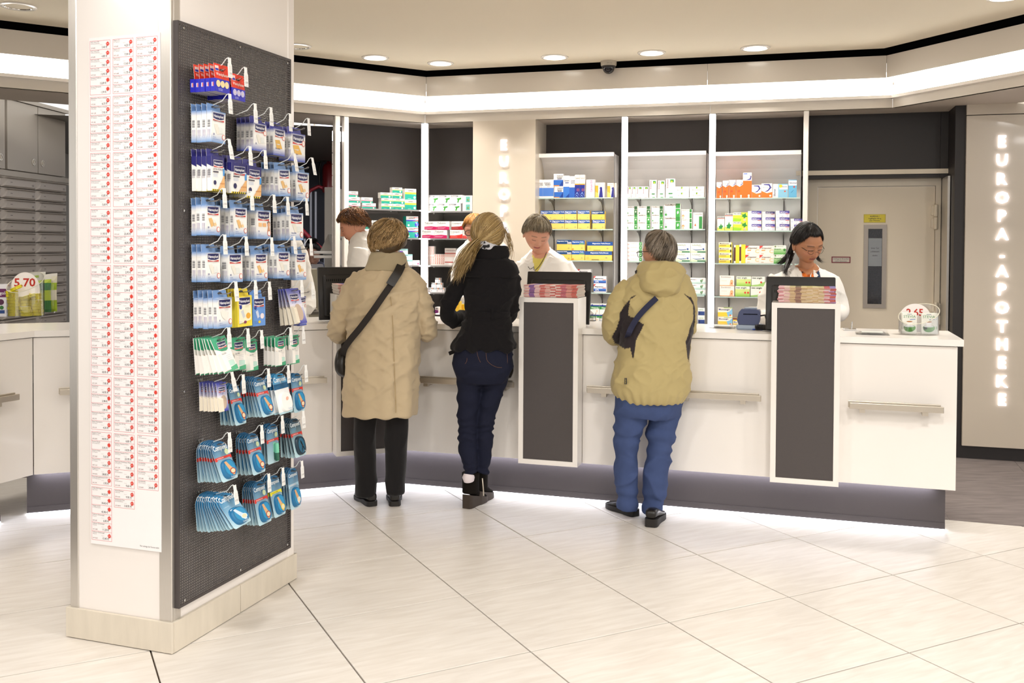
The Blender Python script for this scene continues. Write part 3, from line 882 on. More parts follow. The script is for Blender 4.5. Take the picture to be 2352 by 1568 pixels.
# oval acrylic bins with price sign
def oval_bin(loc, yaw, rx, ry, h_lo, h_hi, label, price, pr_h, digits='c0392f'):
    r = empty('acrylic_bin', loc, yaw, label, 'bin', None)
    n = 40
    def top(a):      # rim: high at the back left, low at the front right
        k = .5 + .5 * sin(a + .5)
        return h_lo + (h_hi - h_lo) * k
    p = PM()
    ringsA = []
    for rr in (1.0, .975):
        ringsA.append([(rx * rr * cos(2 * pi * k / n), ry * rr * sin(2 * pi * k / n)) for k in range(n)])
    lo = [(x, y, .002) for x, y in ringsA[0]]; hi = [(x, y, top(2 * pi * k / n)) for k, (x, y) in enumerate(ringsA[0])]
    hi2 = [(x, y, top(2 * pi * k / n)) for k, (x, y) in enumerate(ringsA[1])]; lo2 = [(x, y, .006) for x, y in ringsA[1]]
    p.loft([lo, hi, hi2, lo2], None, 0, True)
    link('wall', p.mesh('wall', ACRYL, 40), r)
    p = PM(); rim = [(x, y, z + .001) for x, y, z in hi]; p.tube(rim + rim[:1], .0022, 5, cap=False)
    link('rim', p.mesh('rim', mat('acrylic_edge', 'dcd8c6', rough=.2, var=.02), True), r)
    # round price card standing inside
    p = PM()
    cx_, cz, R_ = -rx * .1, h_hi - pr_h * .98, pr_h
    arc = [(cx_ + rx * .8 * cos(a), ry * .55, cz + R_ * sin(a)) for a in np.linspace(0, pi, 26)]
    lowp = [(cx_ - rx * .8, ry * .55, .01), (cx_ + rx * .8, ry * .55, .01)]
    f = [lowp[0], lowp[1]] + arc
    p.poly(f, 'f7f1ee'); p.poly([(x, y + .002, z) for x, y, z in f][::-1], 'f7f1ee')
    p.text(price, cx_ - rx * .02, cz + R_ * .22, R_ * .45, digits, lambda x, z: (x, ry * .55 - .0008, z), 'c', bold=True)
    link('price_card', p.mesh('price_card', PAPER), r)
    return r
q = onwt(2110, 768)
SB = Seg(q, YC + .12)
oval_bin((q[0], q[1], zw), YC + .12, .105, .07, .06, .165, 'clear oval price bin of sweetener packs at the right counter end', '2,65', .085)
def stevia_mesh():
    w, h, d = .075, .112, .014
    p = PM(); p.box(-w / 2, w / 2, 0, d, 0, h, 'efefe6')
    m = lambda x, z: (x, -.0006, z)
    p.text('STEVIA', 0, h * .77, h * .12, '3f8a4a', m, 'c', sx=1.05)
    p.poly([m(-.012, h * .93), m(.012, h * .93), m(.012, h * .955), m(-.012, h * .955)], '7a8a9a')
    def el(cx, cz, rx, rz, c, e=-.0009):
        p.poly([(cx + rx * cos(2 * pi * k / 18), e, cz + rz * sin(2 * pi * k / 18)) for k in range(18)], c)
    el(0, h * .24, .028, h * .16, '4f8f3c'); el(-.018, h * .3, .012, h * .1, '3f7d33'); el(.02, h * .28, .012, h * .12, '62a24c', -.001)
    el(0, h * .36, .026, h * .045, 'e9eef0', -.0012)
    p.poly([(-.016, -.0014, h * .58), (.016, -.0014, h * .58), (.011, -.0014, h * .38), (-.011, -.0014, h * .38)], 'ffffff')
    el(0, h * .58, .016, h * .035, 'b8804f', -.0016)
    p.poly([m(.002, h * .67), m(.03, h * .69), m(.03, h * .72), m(.002, h * .7)], '5a78b8')
    return p.mesh('sweetener_pack', PRINT)
_sm = stevia_mesh()
for i, (x, y, ry_) in enumerate(((-.055, -.03, .0), (-.055, -.012, 0), (-.05, .004, 0), (.045, -.028, .02), (.06, -.01, .1), (.06, .006, .1))):
    if i in (0, 3): lb = ('white sweetener pack, left front one in the price bin', 'white sweetener pack, right front one in the price bin')[i // 3]
    else: lb = 'white sweetener pack behind the front two in the price bin'
    link('sweetener_pack', _sm, None, SB.at(x, -y, zw + .007), SB.yaw + ry_, lb, 'pack', 'sweetener packs in the price bin')
# desk clutter on the left run, papers by the blonde woman
q = onwt(706, 721)
r = empty('telephone', (q[0], q[1], zw), YL, 'grey desk telephone behind the price pillar hooks', 'telephone')
p = PM(); p.loft([[(-.06, -.08, 0), (.06, -.08, 0), (.06, .08, 0), (-.06, .08, 0)], [(-.06, -.08, .02), (.06, -.08, .02), (.06, .08, .05), (-.06, .08, .05)]]); link('body', p.mesh('body', mat('phone_grey', '6b6660', rough=.5)), r)
p = PM(); p.bev(-.055, -.02, -.09, .07, .04, .065, .01); link('handset', p.mesh('handset', PLASTIC_B), r)
p = PM(); p.box(.0, .05, -.06, .03, .036, .041); link('keypad', p.mesh('keypad', mat('phone_keys', 'cfc9bd', rough=.5)), r)
q = onwt(1030, 722)
link('leaflet', (lambda p: (p.box(-.1, .1, -.07, .07, 0, .004, 'e9e4ec'), p.mesh('leaflet', PAPER))[1])(PM()), None, (q[0], q[1], zw + .0005), YC, 'pale leaflet on the worktop left of the black jacket', 'leaflet')
# ================================================================ SHELVES AND CARTONS
BW = DW.off(.035)                 # white units stand on the dark wall
SHW = mat('shelf_unit_white', 'f5f1ef', rough=.3, var=.015, vs=3)
BRK = mat('bracket_grey', '8d8884', rough=.4, metal=.4)
SLOT = mat('slot_dark', '5c5655', rough=.6)
ORD = ['first', 'second', 'third', 'fourth', 'fifth', 'sixth', 'seventh', 'eighth', 'ninth']
DF_ = .215                        # shelf depth
def white_unit(u0, u1, vtop, vlo, shelves, label, cheek=True):
    """back sheet that curls forward at the top, glass shelves on brackets"""
    a, b = BW.px(u0, 480, .0)[0], BW.px(u1, 480, .02)[0]
    r = frame_at('shelf_unit', BW, (a + b) / 2, 0, 0, label, 'shelf', 'white wall shelf units')
    w = (b - a) / 2
    zt = BW.px((u0 + u1) / 2, vtop, .2)[1]
    z0 = .75
    prof = [(.0, z0), (.0, zt - .34), (.004, zt - .27), (.018, zt - .19), (.05, zt - .11), (.1, zt - .045), (.16, zt - .008), (.2, zt)]
    p = PM()
    for k in range(len(prof) - 1):
        (d0, za), (d1, zb) = prof[k], prof[k + 1]
        p.poly([(-w, -d0, za), (w, -d0, za), (w, -d1, zb), (-w, -d1, zb)])
        p.poly([(-w, -d0 + .012, za + .006), (w, -d0 + .012, za + .006), (w, -d1 + .008, zb + .014), (-w, -d1 + .008, zb + .014)][::-1])
        for x in (-w, w):
            p.poly([(x, -d0, za), (x, -d1, zb), (x, -d1 + .008, zb + .014), (x, -d0 + .012, za + .006)])
    p.poly([(-w, -.2, zt), (w, -.2, zt), (w, -.192, zt + .014), (-w, -.192, zt + .014)])
    p.box(-w, w, -.206, -.196, zt - .018, zt + .014)
    link('back_sheet', p.mesh('back_sheet', SHW), r)
    for x in (-w * .66, w * .62):
        p = PM(); p.box(x - .004, x + .004, -.004, .001, z0, zt - .3)
        link('slot', p.mesh('slot', SLOT), r)
    if cheek:
        p = PM()
        side = [(-d, z) for d, z in prof] + [(.0, zt)]
        for x in (w, w + .006):
            p.poly([(x, y, z) for y, z in [(-.2, z0), (0, z0), (0, zt)] + [(-.2, zt - .001)]])
        link('cheek', p.mesh('cheek', SHW), r)
    zs = []
    for v in shelves:
        z = BW.px((u0 + u1) / 2, v, DF_)[1]
        zs.append(z)
        p = PM(); p.box(-w + .003, w - .003, -DF_, -.004, z - .008, z)
        g = link('glass_shelf', p.mesh('glass_shelf', GLASS), r)
        p = PM(); p.box(-w + .003, w - .003, -DF_ - .0012, -DF_ + .0004, z - .008, z)
        link('glass_edge', p.mesh('glass_edge', GLASS_EDGE), g)
        for x in (-w * .66, w * .62):
            p = PM()
            q = [(-.002, z - .085), (-.002, z - .012), (-.19, z - .012), (-.19, z - .022), (-.1, z - .03), (-.03, z - .06)]
            p.poly([(x - .003, y, zz) for y, zz in q]); p.poly([(x + .003, y, zz) for y, zz in q][::-1])
            for k in range(6):
                (ya, za), (yb, zb) = q[k], q[(k + 1) % 6]
                p.poly([(x - .003, ya, za), (x + .003, ya, za), (x + .003, yb, zb), (x - .003, yb, zb)])
            p.box(x - .012, x + .012, -.19, -.16, z - .013, z - .009)
            link('bracket', p.mesh('bracket', BRK), r)
    return zs
Z3 = white_unit(1244, 1418, 355, 760, [453.6, 526, 598, 671, 738], 'white curled-top shelf unit left, with blue and yellow cartons')
Z4 = white_unit(1440, 1625, 352, 760, [453.6, 526, 600.5, 677, 744], 'white curled-top shelf unit in the middle, with white and green cartons')
Z5 = white_unit(1644, 1838, 351, 760, [454, 529.5, 605, 682, 750], 'white curled-top shelf unit right, with orange and yellow cartons')
def dark_shelf(seg, u0, u1, v, label, dd=.3):
    a, b = seg.px(u0, v, -.04)[0], seg.px(u1, v, -.04)[0]
    z = seg.px((u0 + u1) / 2, v, -.04)[1]
    r = frame_at('glass_shelf', seg, (a + b) / 2, 0, z, label, 'shelf', 'glass shelves on the dark wall')
    w = (b - a) / 2
    p = PM(); p.box(-w, w, .042, .042 + dd, -.009, 0)
    link('pane', p.mesh('pane', GLASS), r)
    p = PM(); p.box(-w, w, .038, .043, -.011, .001)
    link('front_rail', p.mesh('front_rail', mat('shelf_rail', 'a9a5a4', rough=.2, metal=.7)), r)
    for x in (-w * .8, w * .8):
        p = PM(); p.box(x - .006, x + .006, .1, .042 + dd, -.02, -.009)
        link('bracket', p.mesh('bracket', BRK), r)
    return z
Z1 = [dark_shelf(LL, 800, 968, v, f'{o} glass shelf on the dark wall left of the bend light') for v, o in ((480, 'top'), (546, 'second'), (609.5, 'third'), (672, 'fourth'))]
Z2 = [dark_shelf(LW, 980, 1086, v, f'{o} glass shelf on the dark wall right of the bend light') for v, o in ((485, 'top'), (547.5, 'second'), (610, 'third'), (672.5, 'fourth'))]
# ---- carton styles: base colour, print list in unit width / unit height
def T(t, x, z, s, c, al='l', b=False): return ('t', t, x, z, s, c, al, b)
def R(x0, z0, x1, z1, c): return ('r', x0, z0, x1, z1, c)
def G(x0, z0, x1, z1, c0, c1): return ('g', x0, z0, x1, z1, c0, c1)
def C(x, z, r, c): return ('c', x, z, r, c)
def P_(pts, c): return ('p', pts, c)
ST = {
 'calA': ('white and light blue tall carton', 'f2f1f4', [R(0, .1, 1, .55, '4f82d6'), T('Calcium', .12, .78, .07, '444', b=1), T('Sandoz', .2, .69, .07, '444', b=1), T('forte', .4, .6, .045, 'd0543a')]),
 'calB': ('white, blue and orange-edged carton', 'f4f2f3', [R(0, 0, 1, .5, '2f6cc8'), R(0, 0, .6, .07, 'e98c2a'), P_([(.6, 0), (1, 0), (1, .5)], '123f97'), T('Calcium', .35, .78, .1, '444', b=1), T('Sandoz', .35, .64, .1, '444', b=1), R(.4, .55, .85, .6, '26307c')]),
 'calC': ('white and blue slim tall carton', 'eceef4', [R(0, 0, 1, .5, '3b78cf'), P_([(.3, 0), (1, 0), (1, .2)], '16459c'), T('Calcium', .1, .74, .07, '555', b=1), R(.3, .66, .9, .69, '26307c')]),
 'calE': ('blue carton with white top', '2f63bd', [R(0, .48, 1, 1, 'e3e6ee'), T('Calcium', .25, .75, .07, '555', b=1), T('Sandoz', .3, .66, .07, '555', b=1)]),
 'calD': ('navy and white carton, orange line', 'f5f1ea', [R(0, 0, 1, .56, '20308f'), R(0, .56, 1, .61, 'f0a52a'), T('Calcium', .1, .82, .07, '6a5a50'), C(.65, .34, .07, '7d4a7a'), P_([(0, .1), (.5, .25), (.95, .05), (.5, .2)], '8fb4ea'), P_([(0, .03), (.4, .12), (.8, 0), (.4, .08)], '8fb4ea')]),
 'pinkv': ('white carton with pink lettering', 'f6eef0', [('v', 'Calcium D3', .7, .3, .1, 'c2559a'), R(.93, 0, 1, 1, 'efd9d6')]),
 'tetr': ('orange carton with navy figure', 'f4ecdf', [R(0, .1, .32, .8, 'f0a838'), P_([(.4, 0), (.85, 0), (.75, .62), (.55, .66)], '2c2f86'), C(.62, .62, .09, '2c2f86'), T('Calcimagon', .05, .88, .05, '7a6a55'), P_([(0, 0), (.4, 0), (.3, .3), (0, .4)], 'f7c86a')]),
 'mag': ('yellow carton, blue top band', 'f6d873', [R(0, .63, 1, 1, '2258a8'), T('Magnesium Verla', .04, .8, .13, 'fff', b=1), T('N Dragees', .04, .67, .1, 'e6ecff', b=1), P_([(.76, .22), (.84, .3), (.92, .22), (.84, .14)], 'c4b77a'), R(.08, .07, .3, .1, 'b09a4a')]),
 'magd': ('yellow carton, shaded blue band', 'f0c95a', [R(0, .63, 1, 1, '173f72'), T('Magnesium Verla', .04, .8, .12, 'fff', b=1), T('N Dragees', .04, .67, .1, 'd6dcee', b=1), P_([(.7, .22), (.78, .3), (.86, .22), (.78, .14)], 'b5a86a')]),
 'mag5': ('yellow carton marked 500', 'f3cd5e', [R(0, .6, 1, 1, '1a4a80'), T('Magnesium Verla', .03, .83, .1, 'fff', b=1), T('500', .7, .63, .18, 'fff', b=1), P_([(.72, .2), (.8, .28), (.88, .2), (.8, .12)], 'b5a86a')]),
 'magf': ('yellow carton with orange slice', 'f6d770', [R(0, .6, 1, 1, '1f5cae'), T('Magnesium Verla', .03, .8, .11, 'fff', b=1), P_([(.55, .62), (.95, .66), (.9, .74), (.6, .7)], '7fc06a'), C(.08, .12, .1, 'ef9a3a'), P_([(.7, .25), (.78, .33), (.86, .25), (.78, .17)], 'c4b77a')]),
 'magw': ('wide yellow carton with blue band', 'f4d268', [R(0, .6, 1, 1, '1f5098'), T('Magnesium Verla Brause', .2, .76, .13, 'fff', b=1), P_([(.74, .3), (.79, .4), (.84, .3), (.79, .2)], 'b9ab70'), C(.1, .3, .14, 'ecc65a'), R(.24, .07, .52, .12, '7d7440')]),
 'mgt': ('white and blue carton, red corner', 'f3f2f4', [G(0, .14, 1, .48, '1d3f94', '4f86d6'), P_([(0, 1), (0, .72), (.18, 1)], 'd8342c'), T('Magnetrans', .1, .64, .15, '2b2b45', b=1), T('375', .12, .2, .2, 'fff', b=1), P_([(.72, .5), (.98, .54), (.98, .62), (.72, .56)], 'd24a40')]),
 'dia': ('white carton, navy and green waves', 'f1f0ec', [R(0, .72, 1, .86, '2a3a94'), P_([(0, .42), (1, .5), (1, .72), (0, .72)], '2f8a3e'), T('Diasporal', .2, .52, .12, 'fff', b=1), C(.28, .82, .1, '1c2f86'), P_([(.7, .3), (.82, .34), (.78, .12)], 'e9b070')]),
 'bro': ('small white carton, green leaf mark', 'f5f2ee', [('v', 'Bronchicum', .32, .38, .11, '8d4a66'), R(.5, .78, .9, .95, '2c8a3c'), C(.68, .84, .045, 'f2dc3a'), T('Tropfen', .25, .3, .05, 'c08a8a'), R(.4, 0, .85, .04, 'c9a0a0')]),
 'brt': ('tall white carton, green leaf mark', 'f6f3ef', [('v', 'Bronchicum', .25, .5, .09, '8d4a66'), R(.48, .8, .88, .95, '2c8a3c'), C(.66, .85, .045, 'f2dc3a'), T('Elixir', .28, .36, .06, 'a9b0a0'), R(.3, .19, .75, .245, '2f8244'), R(.4, 0, .8, .04, '3a9a4a')]),
 'brf': ('flat white carton, leaf mark', 'f7f4f0', [R(.44, .62, .55, .95, '2c8a3c'), C(.52, .75, .1, 'f2dc3a'), T('Bronchicum', .5, .3, .2, '777', 'c')]),
 'gel': ('white carton, green right band', 'f4f1ec', [R(.7, 0, .97, .62, '3f9a45'), R(.7, .66, .97, 1, '358a3c'), T('GeloMyrtol', .05, .84, .13, '6d5a50', b=1), P_([(.8, .2), (.9, .3), (.86, .48), (.78, .38)], 'f0f4ee'), C(.12, .18, .09, '4c9a50'), R(.1, .25, .13, .5, '9aa59a')]),
 'gels': ('white carton, shaded green band', 'efe9e4', [R(.7, 0, .97, .62, '2f6a34'), R(.7, .66, .97, 1, '27582d'), T('GeloMyrtol', .05, .84, .13, '6d5a50', b=1), P_([(.8, .2), (.9, .3), (.86, .48), (.78, .38)], 'cfe0cc'), C(.12, .18, .09, '3f7d45')]),  # shaded copy of the gel carton, shade put into its print colours
 'gelp': ('white carton, orange spot', 'f4efe8', [R(.76, .05, .96, .62, '3c8f46'), R(.76, .68, .96, 1, '357f3f'), T('GeloProsed', .04, .84, .11, '8a7a6a'), C(.17, .3, .14, 'ee9a6a'), R(.1, .02, .24, .3, 'f2c4a4')]),
 'gelt': ('tall white carton, orange drop', 'f4f1ea', [R(.62, .02, .95, .76, '3a9048'), T('GeloSitin', .12, .86, .09, '777'), P_([(.14, .2), (.34, .18), (.24, .36)], 'e0662e')]),
 'flt': ('flat white carton, green end', 'f3efec', [R(.8, .05, .99, .95, '3f9646'), P_([(.86, .3), (.94, .5), (.9, .7)], 'fff'), C(.06, .45, .2, 'd98a86'), C(.06, .5, .13, 'f3efec'), T('GeloRevoice', .2, .5, .22, 'b9a6a0')]),
 'sol': ('white carton, navy swoosh', 'f2f4ec', [G(0, 0, 1, .45, 'c6dcae', 'f2f4ec'), T('Soledum', .06, .72, .17, '5d7a4a'), T('forte', .5, .58, .1, '7a5aa0'), P_([(.02, .42), (.35, .24), (.7, .3), (.96, .62), (.7, .36), (.35, .32)], '2b4f9a'), R(.42, .02, .96, .15, '3f7d5a'), C(.82, .36, .09, '2d4a9a')]),
 'bfo': ('flat aqua carton, little tree', 'eef1ee', [G(0, 0, 1, .4, '9fcabf', 'dfeae6'), T('Bronchoforton', .04, .62, .2, '4a4a52', b=1), T('Salbe', .5, .64, .12, 'd0848a'), C(.8, .5, .22, '6f9a72'), C(.84, .62, .14, '86ab84'), C(.86, .75, .07, 'c04a3a'), R(.785, .15, .81, .4, '6a6a50')]),
 'vap': ('white carton with navy block', 'f2f1ee', [R(.05, .12, .95, .6, '24407f'), C(.2, .38, .12, '0f2350'), T('VAPOR', .1, .72, .12, '6a9a6a', b=1)]),
 'mus': ('orange carton, white cap', 'ee6f22', [P_([(0, .72), (.5, .62), (1, .74), (1, 1), (0, 1)], 'f5f2f2'), P_([(.55, .95), (.95, .84), (.85, .72), (.4, .68), (.8, .76), (.88, .84)], '3b3a92'), T('MUCOSOLVAN', .06, .8, .055, '555'), C(.72, .12, .05, 'fbe6d6'), R(.62, .0, .82, .08, 'fbe6d6'), C(.4, .38, .06, 'd9542a')]),
 'mut': ('tall orange carton, white cap', 'ee6f22', [R(0, .68, 1, 1, 'f4f0f2'), P_([(.6, .92), (.97, .86), (.9, .72), (.3, .7), (.8, .77), (.86, .86)], '3b3a92'), R(.08, .93, .5, .98, '6f86cc'), T('MUCOSOLVAN', .05, .8, .045, '555'), C(.68, .1, .04, 'fbe6d6'), R(.58, .0, .78, .06, 'fbe6d6')]),
 'muw': ('white carton, orange foot', 'f4f1f1', [P_([(0, 0), (1, 0), (1, .4), (.5, .32), (0, .48)], 'ee7a2c'), P_([(.2, .95), (.75, .95), (.92, .7), (.6, .45), (.25, .4), (.6, .55), (.76, .72), (.66, .86), (.2, .9)], '3b3a92'), T('MUCOSOLVAN', .12, .68, .07, '6a6a8a'), C(.82, .14, .07, 'fbe6d6')]),
 'siv': ('white carton, dark vertical lettering', 'f2f2f2', [('v', 'Silomat', .5, .1, .13, '3b4a6a'), R(.85, 0, 1, 1, 'cfe4ee')]),
 'sil': ('light blue carton, yellow flower', '8fc7e2', [R(.1, .6, 1, .92, 'eef4f6'), C(.25, .84, .12, 'f0d23c'), T('Silomat', .38, .76, .08, '4a5a80', b=1), C(.7, .46, .06, 'd2573f')]),
 'sit': ('tall light blue carton, white cap', '69b5dc', [R(0, .68, 1, .96, 'f1f5f6'), T('Silomat', .12, .78, .09, '3b4a78', b=1), C(.68, .6, .05, 'c8453a'), P_([(.3, .25), (.6, .4), (.62, .44), (.34, .3)], '2f6ea6')]),
 'prs': ('tall white carton, green leaf', 'f1f2e6', [R(0, 0, 1, .22, 'dfe96a'), R(0, .84, 1, .88, 'b5473c'), T('PROSPAN', .06, .9, .075, '26386a', b=1), P_([(.18, .3), (.4, .36), (.5, .52), (.62, .36), (.84, .34), (.68, .2), (.6, .1), (.4, .14), (.2, .12), (.28, .22)], '2c8f3e')]),
 'prw': ('lime carton, dark green leaf', 'dbe83f', [R(0, .7, .55, 1, 'eef2dc'), T('PROSPAN', .04, .78, .14, '26386a', b=1), P_([(.58, .75), (.75, .8), (.86, .95), (.88, .7), (.99, .55), (.84, .45), (.74, .3), (.72, .5), (.55, .5), (.66, .6)], '2b8a3c'), C(.8, .18, .14, 'e2bda0'), P_([(0, 0), (.5, 0), (.6, .3), (0, .38)], '9ccf2c')]),
 'acc': ('white and violet carton', 'eef0f6', [R(.28, .62, 1, 1, '4a3f9c'), T('ACC', .32, .68, .22, 'fff', b=1), T('akut', .68, .7, .14, 'dcd6f2', b=1), R(.72, .5, .98, .6, 'e58a8a'), C(.12, .5, .18, 'd7e0f0'), R(.42, .1, .55, .26, 'cfd3e6'), R(.8, .15, .92, .45, 'd9dbe8')]),
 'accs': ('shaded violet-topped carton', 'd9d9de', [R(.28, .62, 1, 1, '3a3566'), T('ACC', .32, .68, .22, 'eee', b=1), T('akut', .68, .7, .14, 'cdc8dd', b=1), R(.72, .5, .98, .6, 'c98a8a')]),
 'pho': ('flat yellow carton', 'f5dc4a', [R(0, .55, .95, 1, 'f7f0d8'), T('Meditonsin', .06, .62, .26, '4a3a2a', b=1), R(.06, .32, .55, .44, 'b08a30'), R(.86, .1, .95, .6, '3a3a3a')]),
 'pil': ('narrow upright yellow carton', 'f3d83c', [R(0, 0, .3, 1, 'f2efe6'), R(.0, .12, .3, .88, '5a2a2a')]),
 'gri': ('white carton, orange letter C', 'f5efe8', [P_([(0, 1), (0, .62), (.26, 1)], 'd8433c'), T('Grippostad', .13, .68, .15, '6a5040', b=1), T('C', .68, .2, .42, 'f3d39a', b=1), R(.14, .46, .4, .55, 'e9a63c'), R(.12, .12, .3, .18, 'd9c0a0')]),
 'sin': ('green and white carton', 'eef2ea', [G(0, 0, 1, .62, '4fa63e', 'c2dfae'), C(.13, .86, .09, '243a4a'), C(.13, .86, .045, 'b8d24a'), T('Bionorica', .3, .82, .1, '7a8a7a'), T('Sinupret', .05, .52, .13, '2f7a34', b=1), C(.88, .5, .14, '3f8f3a')]),
 'dor': ('white carton, orange throat figure', 'f6eee6', [R(.0, 0, 1, .06, 'f0a05a'), T('Dorithricin', .08, .8, .13, '5a4f49'), C(.82, .45, .14, 'f0a868'), P_([(.68, .1), (.9, .1), (.94, .5), (.72, .46)], 'f3bd8c'), P_([(.76, .2), (.86, .2), (.84, .4)], 'd9583a'), R(.1, .5, .5, .53, 'e9c9b0')]),
 'neo': ('lime carton, two red tablets', 'cfe08a', [R(0, .72, 1, 1, 'eef2e4'), T('neo angin', .05, .78, .17, '2a3a2a', b=1), G(0, 0, 1, .45, '86c23a', 'cfe08a'), C(.68, .38, .1, 'd8402f'), C(.88, .38, .1, 'd8402f')]),
 'new': ('white and green carton, red tablet', 'f0f2ea', [P_([(0, 0), (1, 0), (1, .5), (.5, .2), (0, .12)], 'a8d27a'), T('neo angin', .05, .78, .17, '2a3a2a', b=1), C(.72, .42, .1, 'd8402f')]),
 'muc': ('yellow and white carton, blue script', 'f4f0e2', [R(0, .05, .7, .5, 'f4cf3a'), P_([(.7, .05), (1, .3), (1, .9), (.8, .6), (.6, .5)], '86bfe0'), T('Mucoangin', .06, .7, .17, '2f3a7a', b=1), C(.86, .2, .09, 'e0782f'), R(.4, .93, 1, 1, 'a8c86a')]),
 'muy': ('yellow carton with maroon end', 'f2c93a', [R(0, .8, .4, 1, '6a2436'), R(0, .3, .5, .62, 'f3efe2'), T('Muc', .05, .38, .2, '2f3a7a', b=1)]),
 'ler': ('white carton with red lettering', 'f3efec', [T('Len', .1, .4, .45, 'b03a3a', b=1)]),
 'asp': ('teal and white carton, pink line', 'f3f1ee', [R(0, 0, 1, .34, '23a38e'), P_([(0, .42), (.35, .36), (1, .36), (1, .46), (.35, .46), (0, .54)], 'd8567a'), T('ASPIRIN', .24, .62, .2, '5a4a4a', b=1), C(.82, .16, .14, 'efe6d6')]),
 'asy': ('white, yellow and teal carton', 'f3f1ea', [R(0, 0, 1, .48, '17a08c'), R(0, .48, 1, .58, 'f2dc3c'), T('ASPIRIN', .22, .7, .18, '5a4a4a', b=1), C(.8, .26, .17, 'f2f2ee'), R(.2, .08, .45, .11, 'bfe4da')]),
 'asb': ('large white, yellow and teal carton', 'f3f1ea', [R(0, 0, 1, .5, '17a08c'), R(0, .5, 1, .68, 'f2dc3c'), T('ASPIRIN', .28, .76, .11, '5a4a4a', b=1), C(.85, .2, .11, 'f2f2ee'), R(.25, .07, .55, .1, 'bfe4da')]),
 'asw': ('white carton, teal foot', 'eceae4', [P_([(0, 0), (1, 0), (1, .4), (.5, .28), (0, .34)], '2f8f7e'), T('ASPIRIN', .3, .5, .26, '3f4a46', b=1), C(.16, .58, .1, 'c9d0ca')]),
 'asr': ('teal carton, blue and red stripe', '1aa08e', [R(0, .68, 1, 1, 'ece8e4'), R(0, .56, .8, .68, '3a35b0'), P_([(.5, .56), (1, .56), (1, .66)], 'd8402f'), R(.62, .86, 1, .93, 'd8453a'), T('ASPIRIN', .2, .78, .12, '5a4a4a', b=1), C(.88, .26, .2, '1d2fb8'), C(.84, .4, .05, 'f0f4f2'), C(.92, .12, .05, 'f0f4f2'), C(.9, .3, .04, 'f0f4f2'), C(.2, .18, .1, 'cfeee6')]),
 'hir': ('white, aqua and violet carton', 'f1eff3', [R(0, .68, 1, 1, '9fd0d0'), R(0, .22, .4, .6, '6a3aa6'), T('Paracetamol', .06, .76, .14, '4a6a8a', b=1)]),
 'ase': ('flat white carton, magenta dot', 'f1eeee', [C(.76, .3, .2, 'cf2f6a'), T('ratiopharm', .05, .68, .16, 'b58a86'), R(.0, .1, .45, .34, 'd0d0d2')]),
 'gin': ('white carton, grey title, green leaf', 'f3f2f3', [R(.02, .76, .62, .95, '8a8a90'), T('Gingium', .06, .79, .12, 'f4f4f4', b=1), P_([(.1, .56), (.45, .6), (.5, .56), (.2, .53)], 'b9bcc0'), P_([(.48, .58), (.9, .68), (.9, .5), (.72, .42), (.66, .1), (.55, .08), (.6, .42)], '3f9a3a')]),
 'gic': ('white carton, teal leaf picture', 'f4f4f2', [R(.34, .14, .76, .86, '6dbfb4'), C(.56, .42, .16, '4c9a6a'), C(.6, .44, .08, 'b0b05a')]),
 'teb': ('white and magenta carton', 'f3f0ee', [P_([(0, 0), (1, 0), (1, .36), (.55, .42), (0, .36)], 'c3125c'), T('Tebonin', .04, .7, .2, '26262a'), T('intens 120 mg', .05, .54, .07, 'cf7a94'), R(.06, .22, .7, .26, 'ecb0c6'), R(.06, .12, .6, .16, 'e59ab6')]),
 'cra': ('white and dark red carton', 'f1ece9', [P_([(0, 0), (1, 0), (1, .5), (.7, .4), (0, .36)], '9c1d24'), T('Crataegutt', .06, .7, .16, '26262a'), T('novo 450', .06, .54, .07, 'cf5a5a'), R(.06, .18, .6, .22, 'd88a86')]),
 'crl': ('white and red carton', 'f1efec', [P_([(0, 0), (1, 0), (1, .52), (.8, .42), (.4, .34), (0, .34)], 'd62c2a'), T('Crataegutt', .06, .7, .16, '4a4a50'), T('novo 450', .06, .54, .07, 'cf5a5a'), R(.06, .16, .6, .2, 'f0a8a0')]),
 'nov': ('narrow white carton, red lettering', 'f3ebe6', [('v', 'NOGACID', .78, .12, .5, 'd8745c')]),
 'trc': ('white carton with red bands', 'f2ebe8', [R(0, .68, 1, .73, 'c2433c'), R(0, .17, 1, .22, 'c2433c'), T('transcenia', .1, .84, .09, '8a4a44'), R(0, .5, 1, .66, 'f0cfc6')]),
 'ome': ('small white carton, black bar', 'ece6e8', [R(0, .68, .8, .96, '2c3a3c'), T('OMEP', .1, .72, .2, 'e8f0f4', b=1), R(.86, .66, 1, .96, 'de7a3a'), R(.7, .2, .84, .5, 'b0b0b4')]),
 'pur': ('white and purple carton', 'f1edf0', [P_([(0, 0), (1, 0), (1, .5), (0, .6)], '8a2a86'), R(.2, .7, .8, .8, '444')]),
 'red': ('yellow and red carton', 'f0c52c', [R(.0, .5, .6, .85, 'd8452a'), R(.15, .1, .3, .4, '6a4a1a')]),
}
_cm = {}
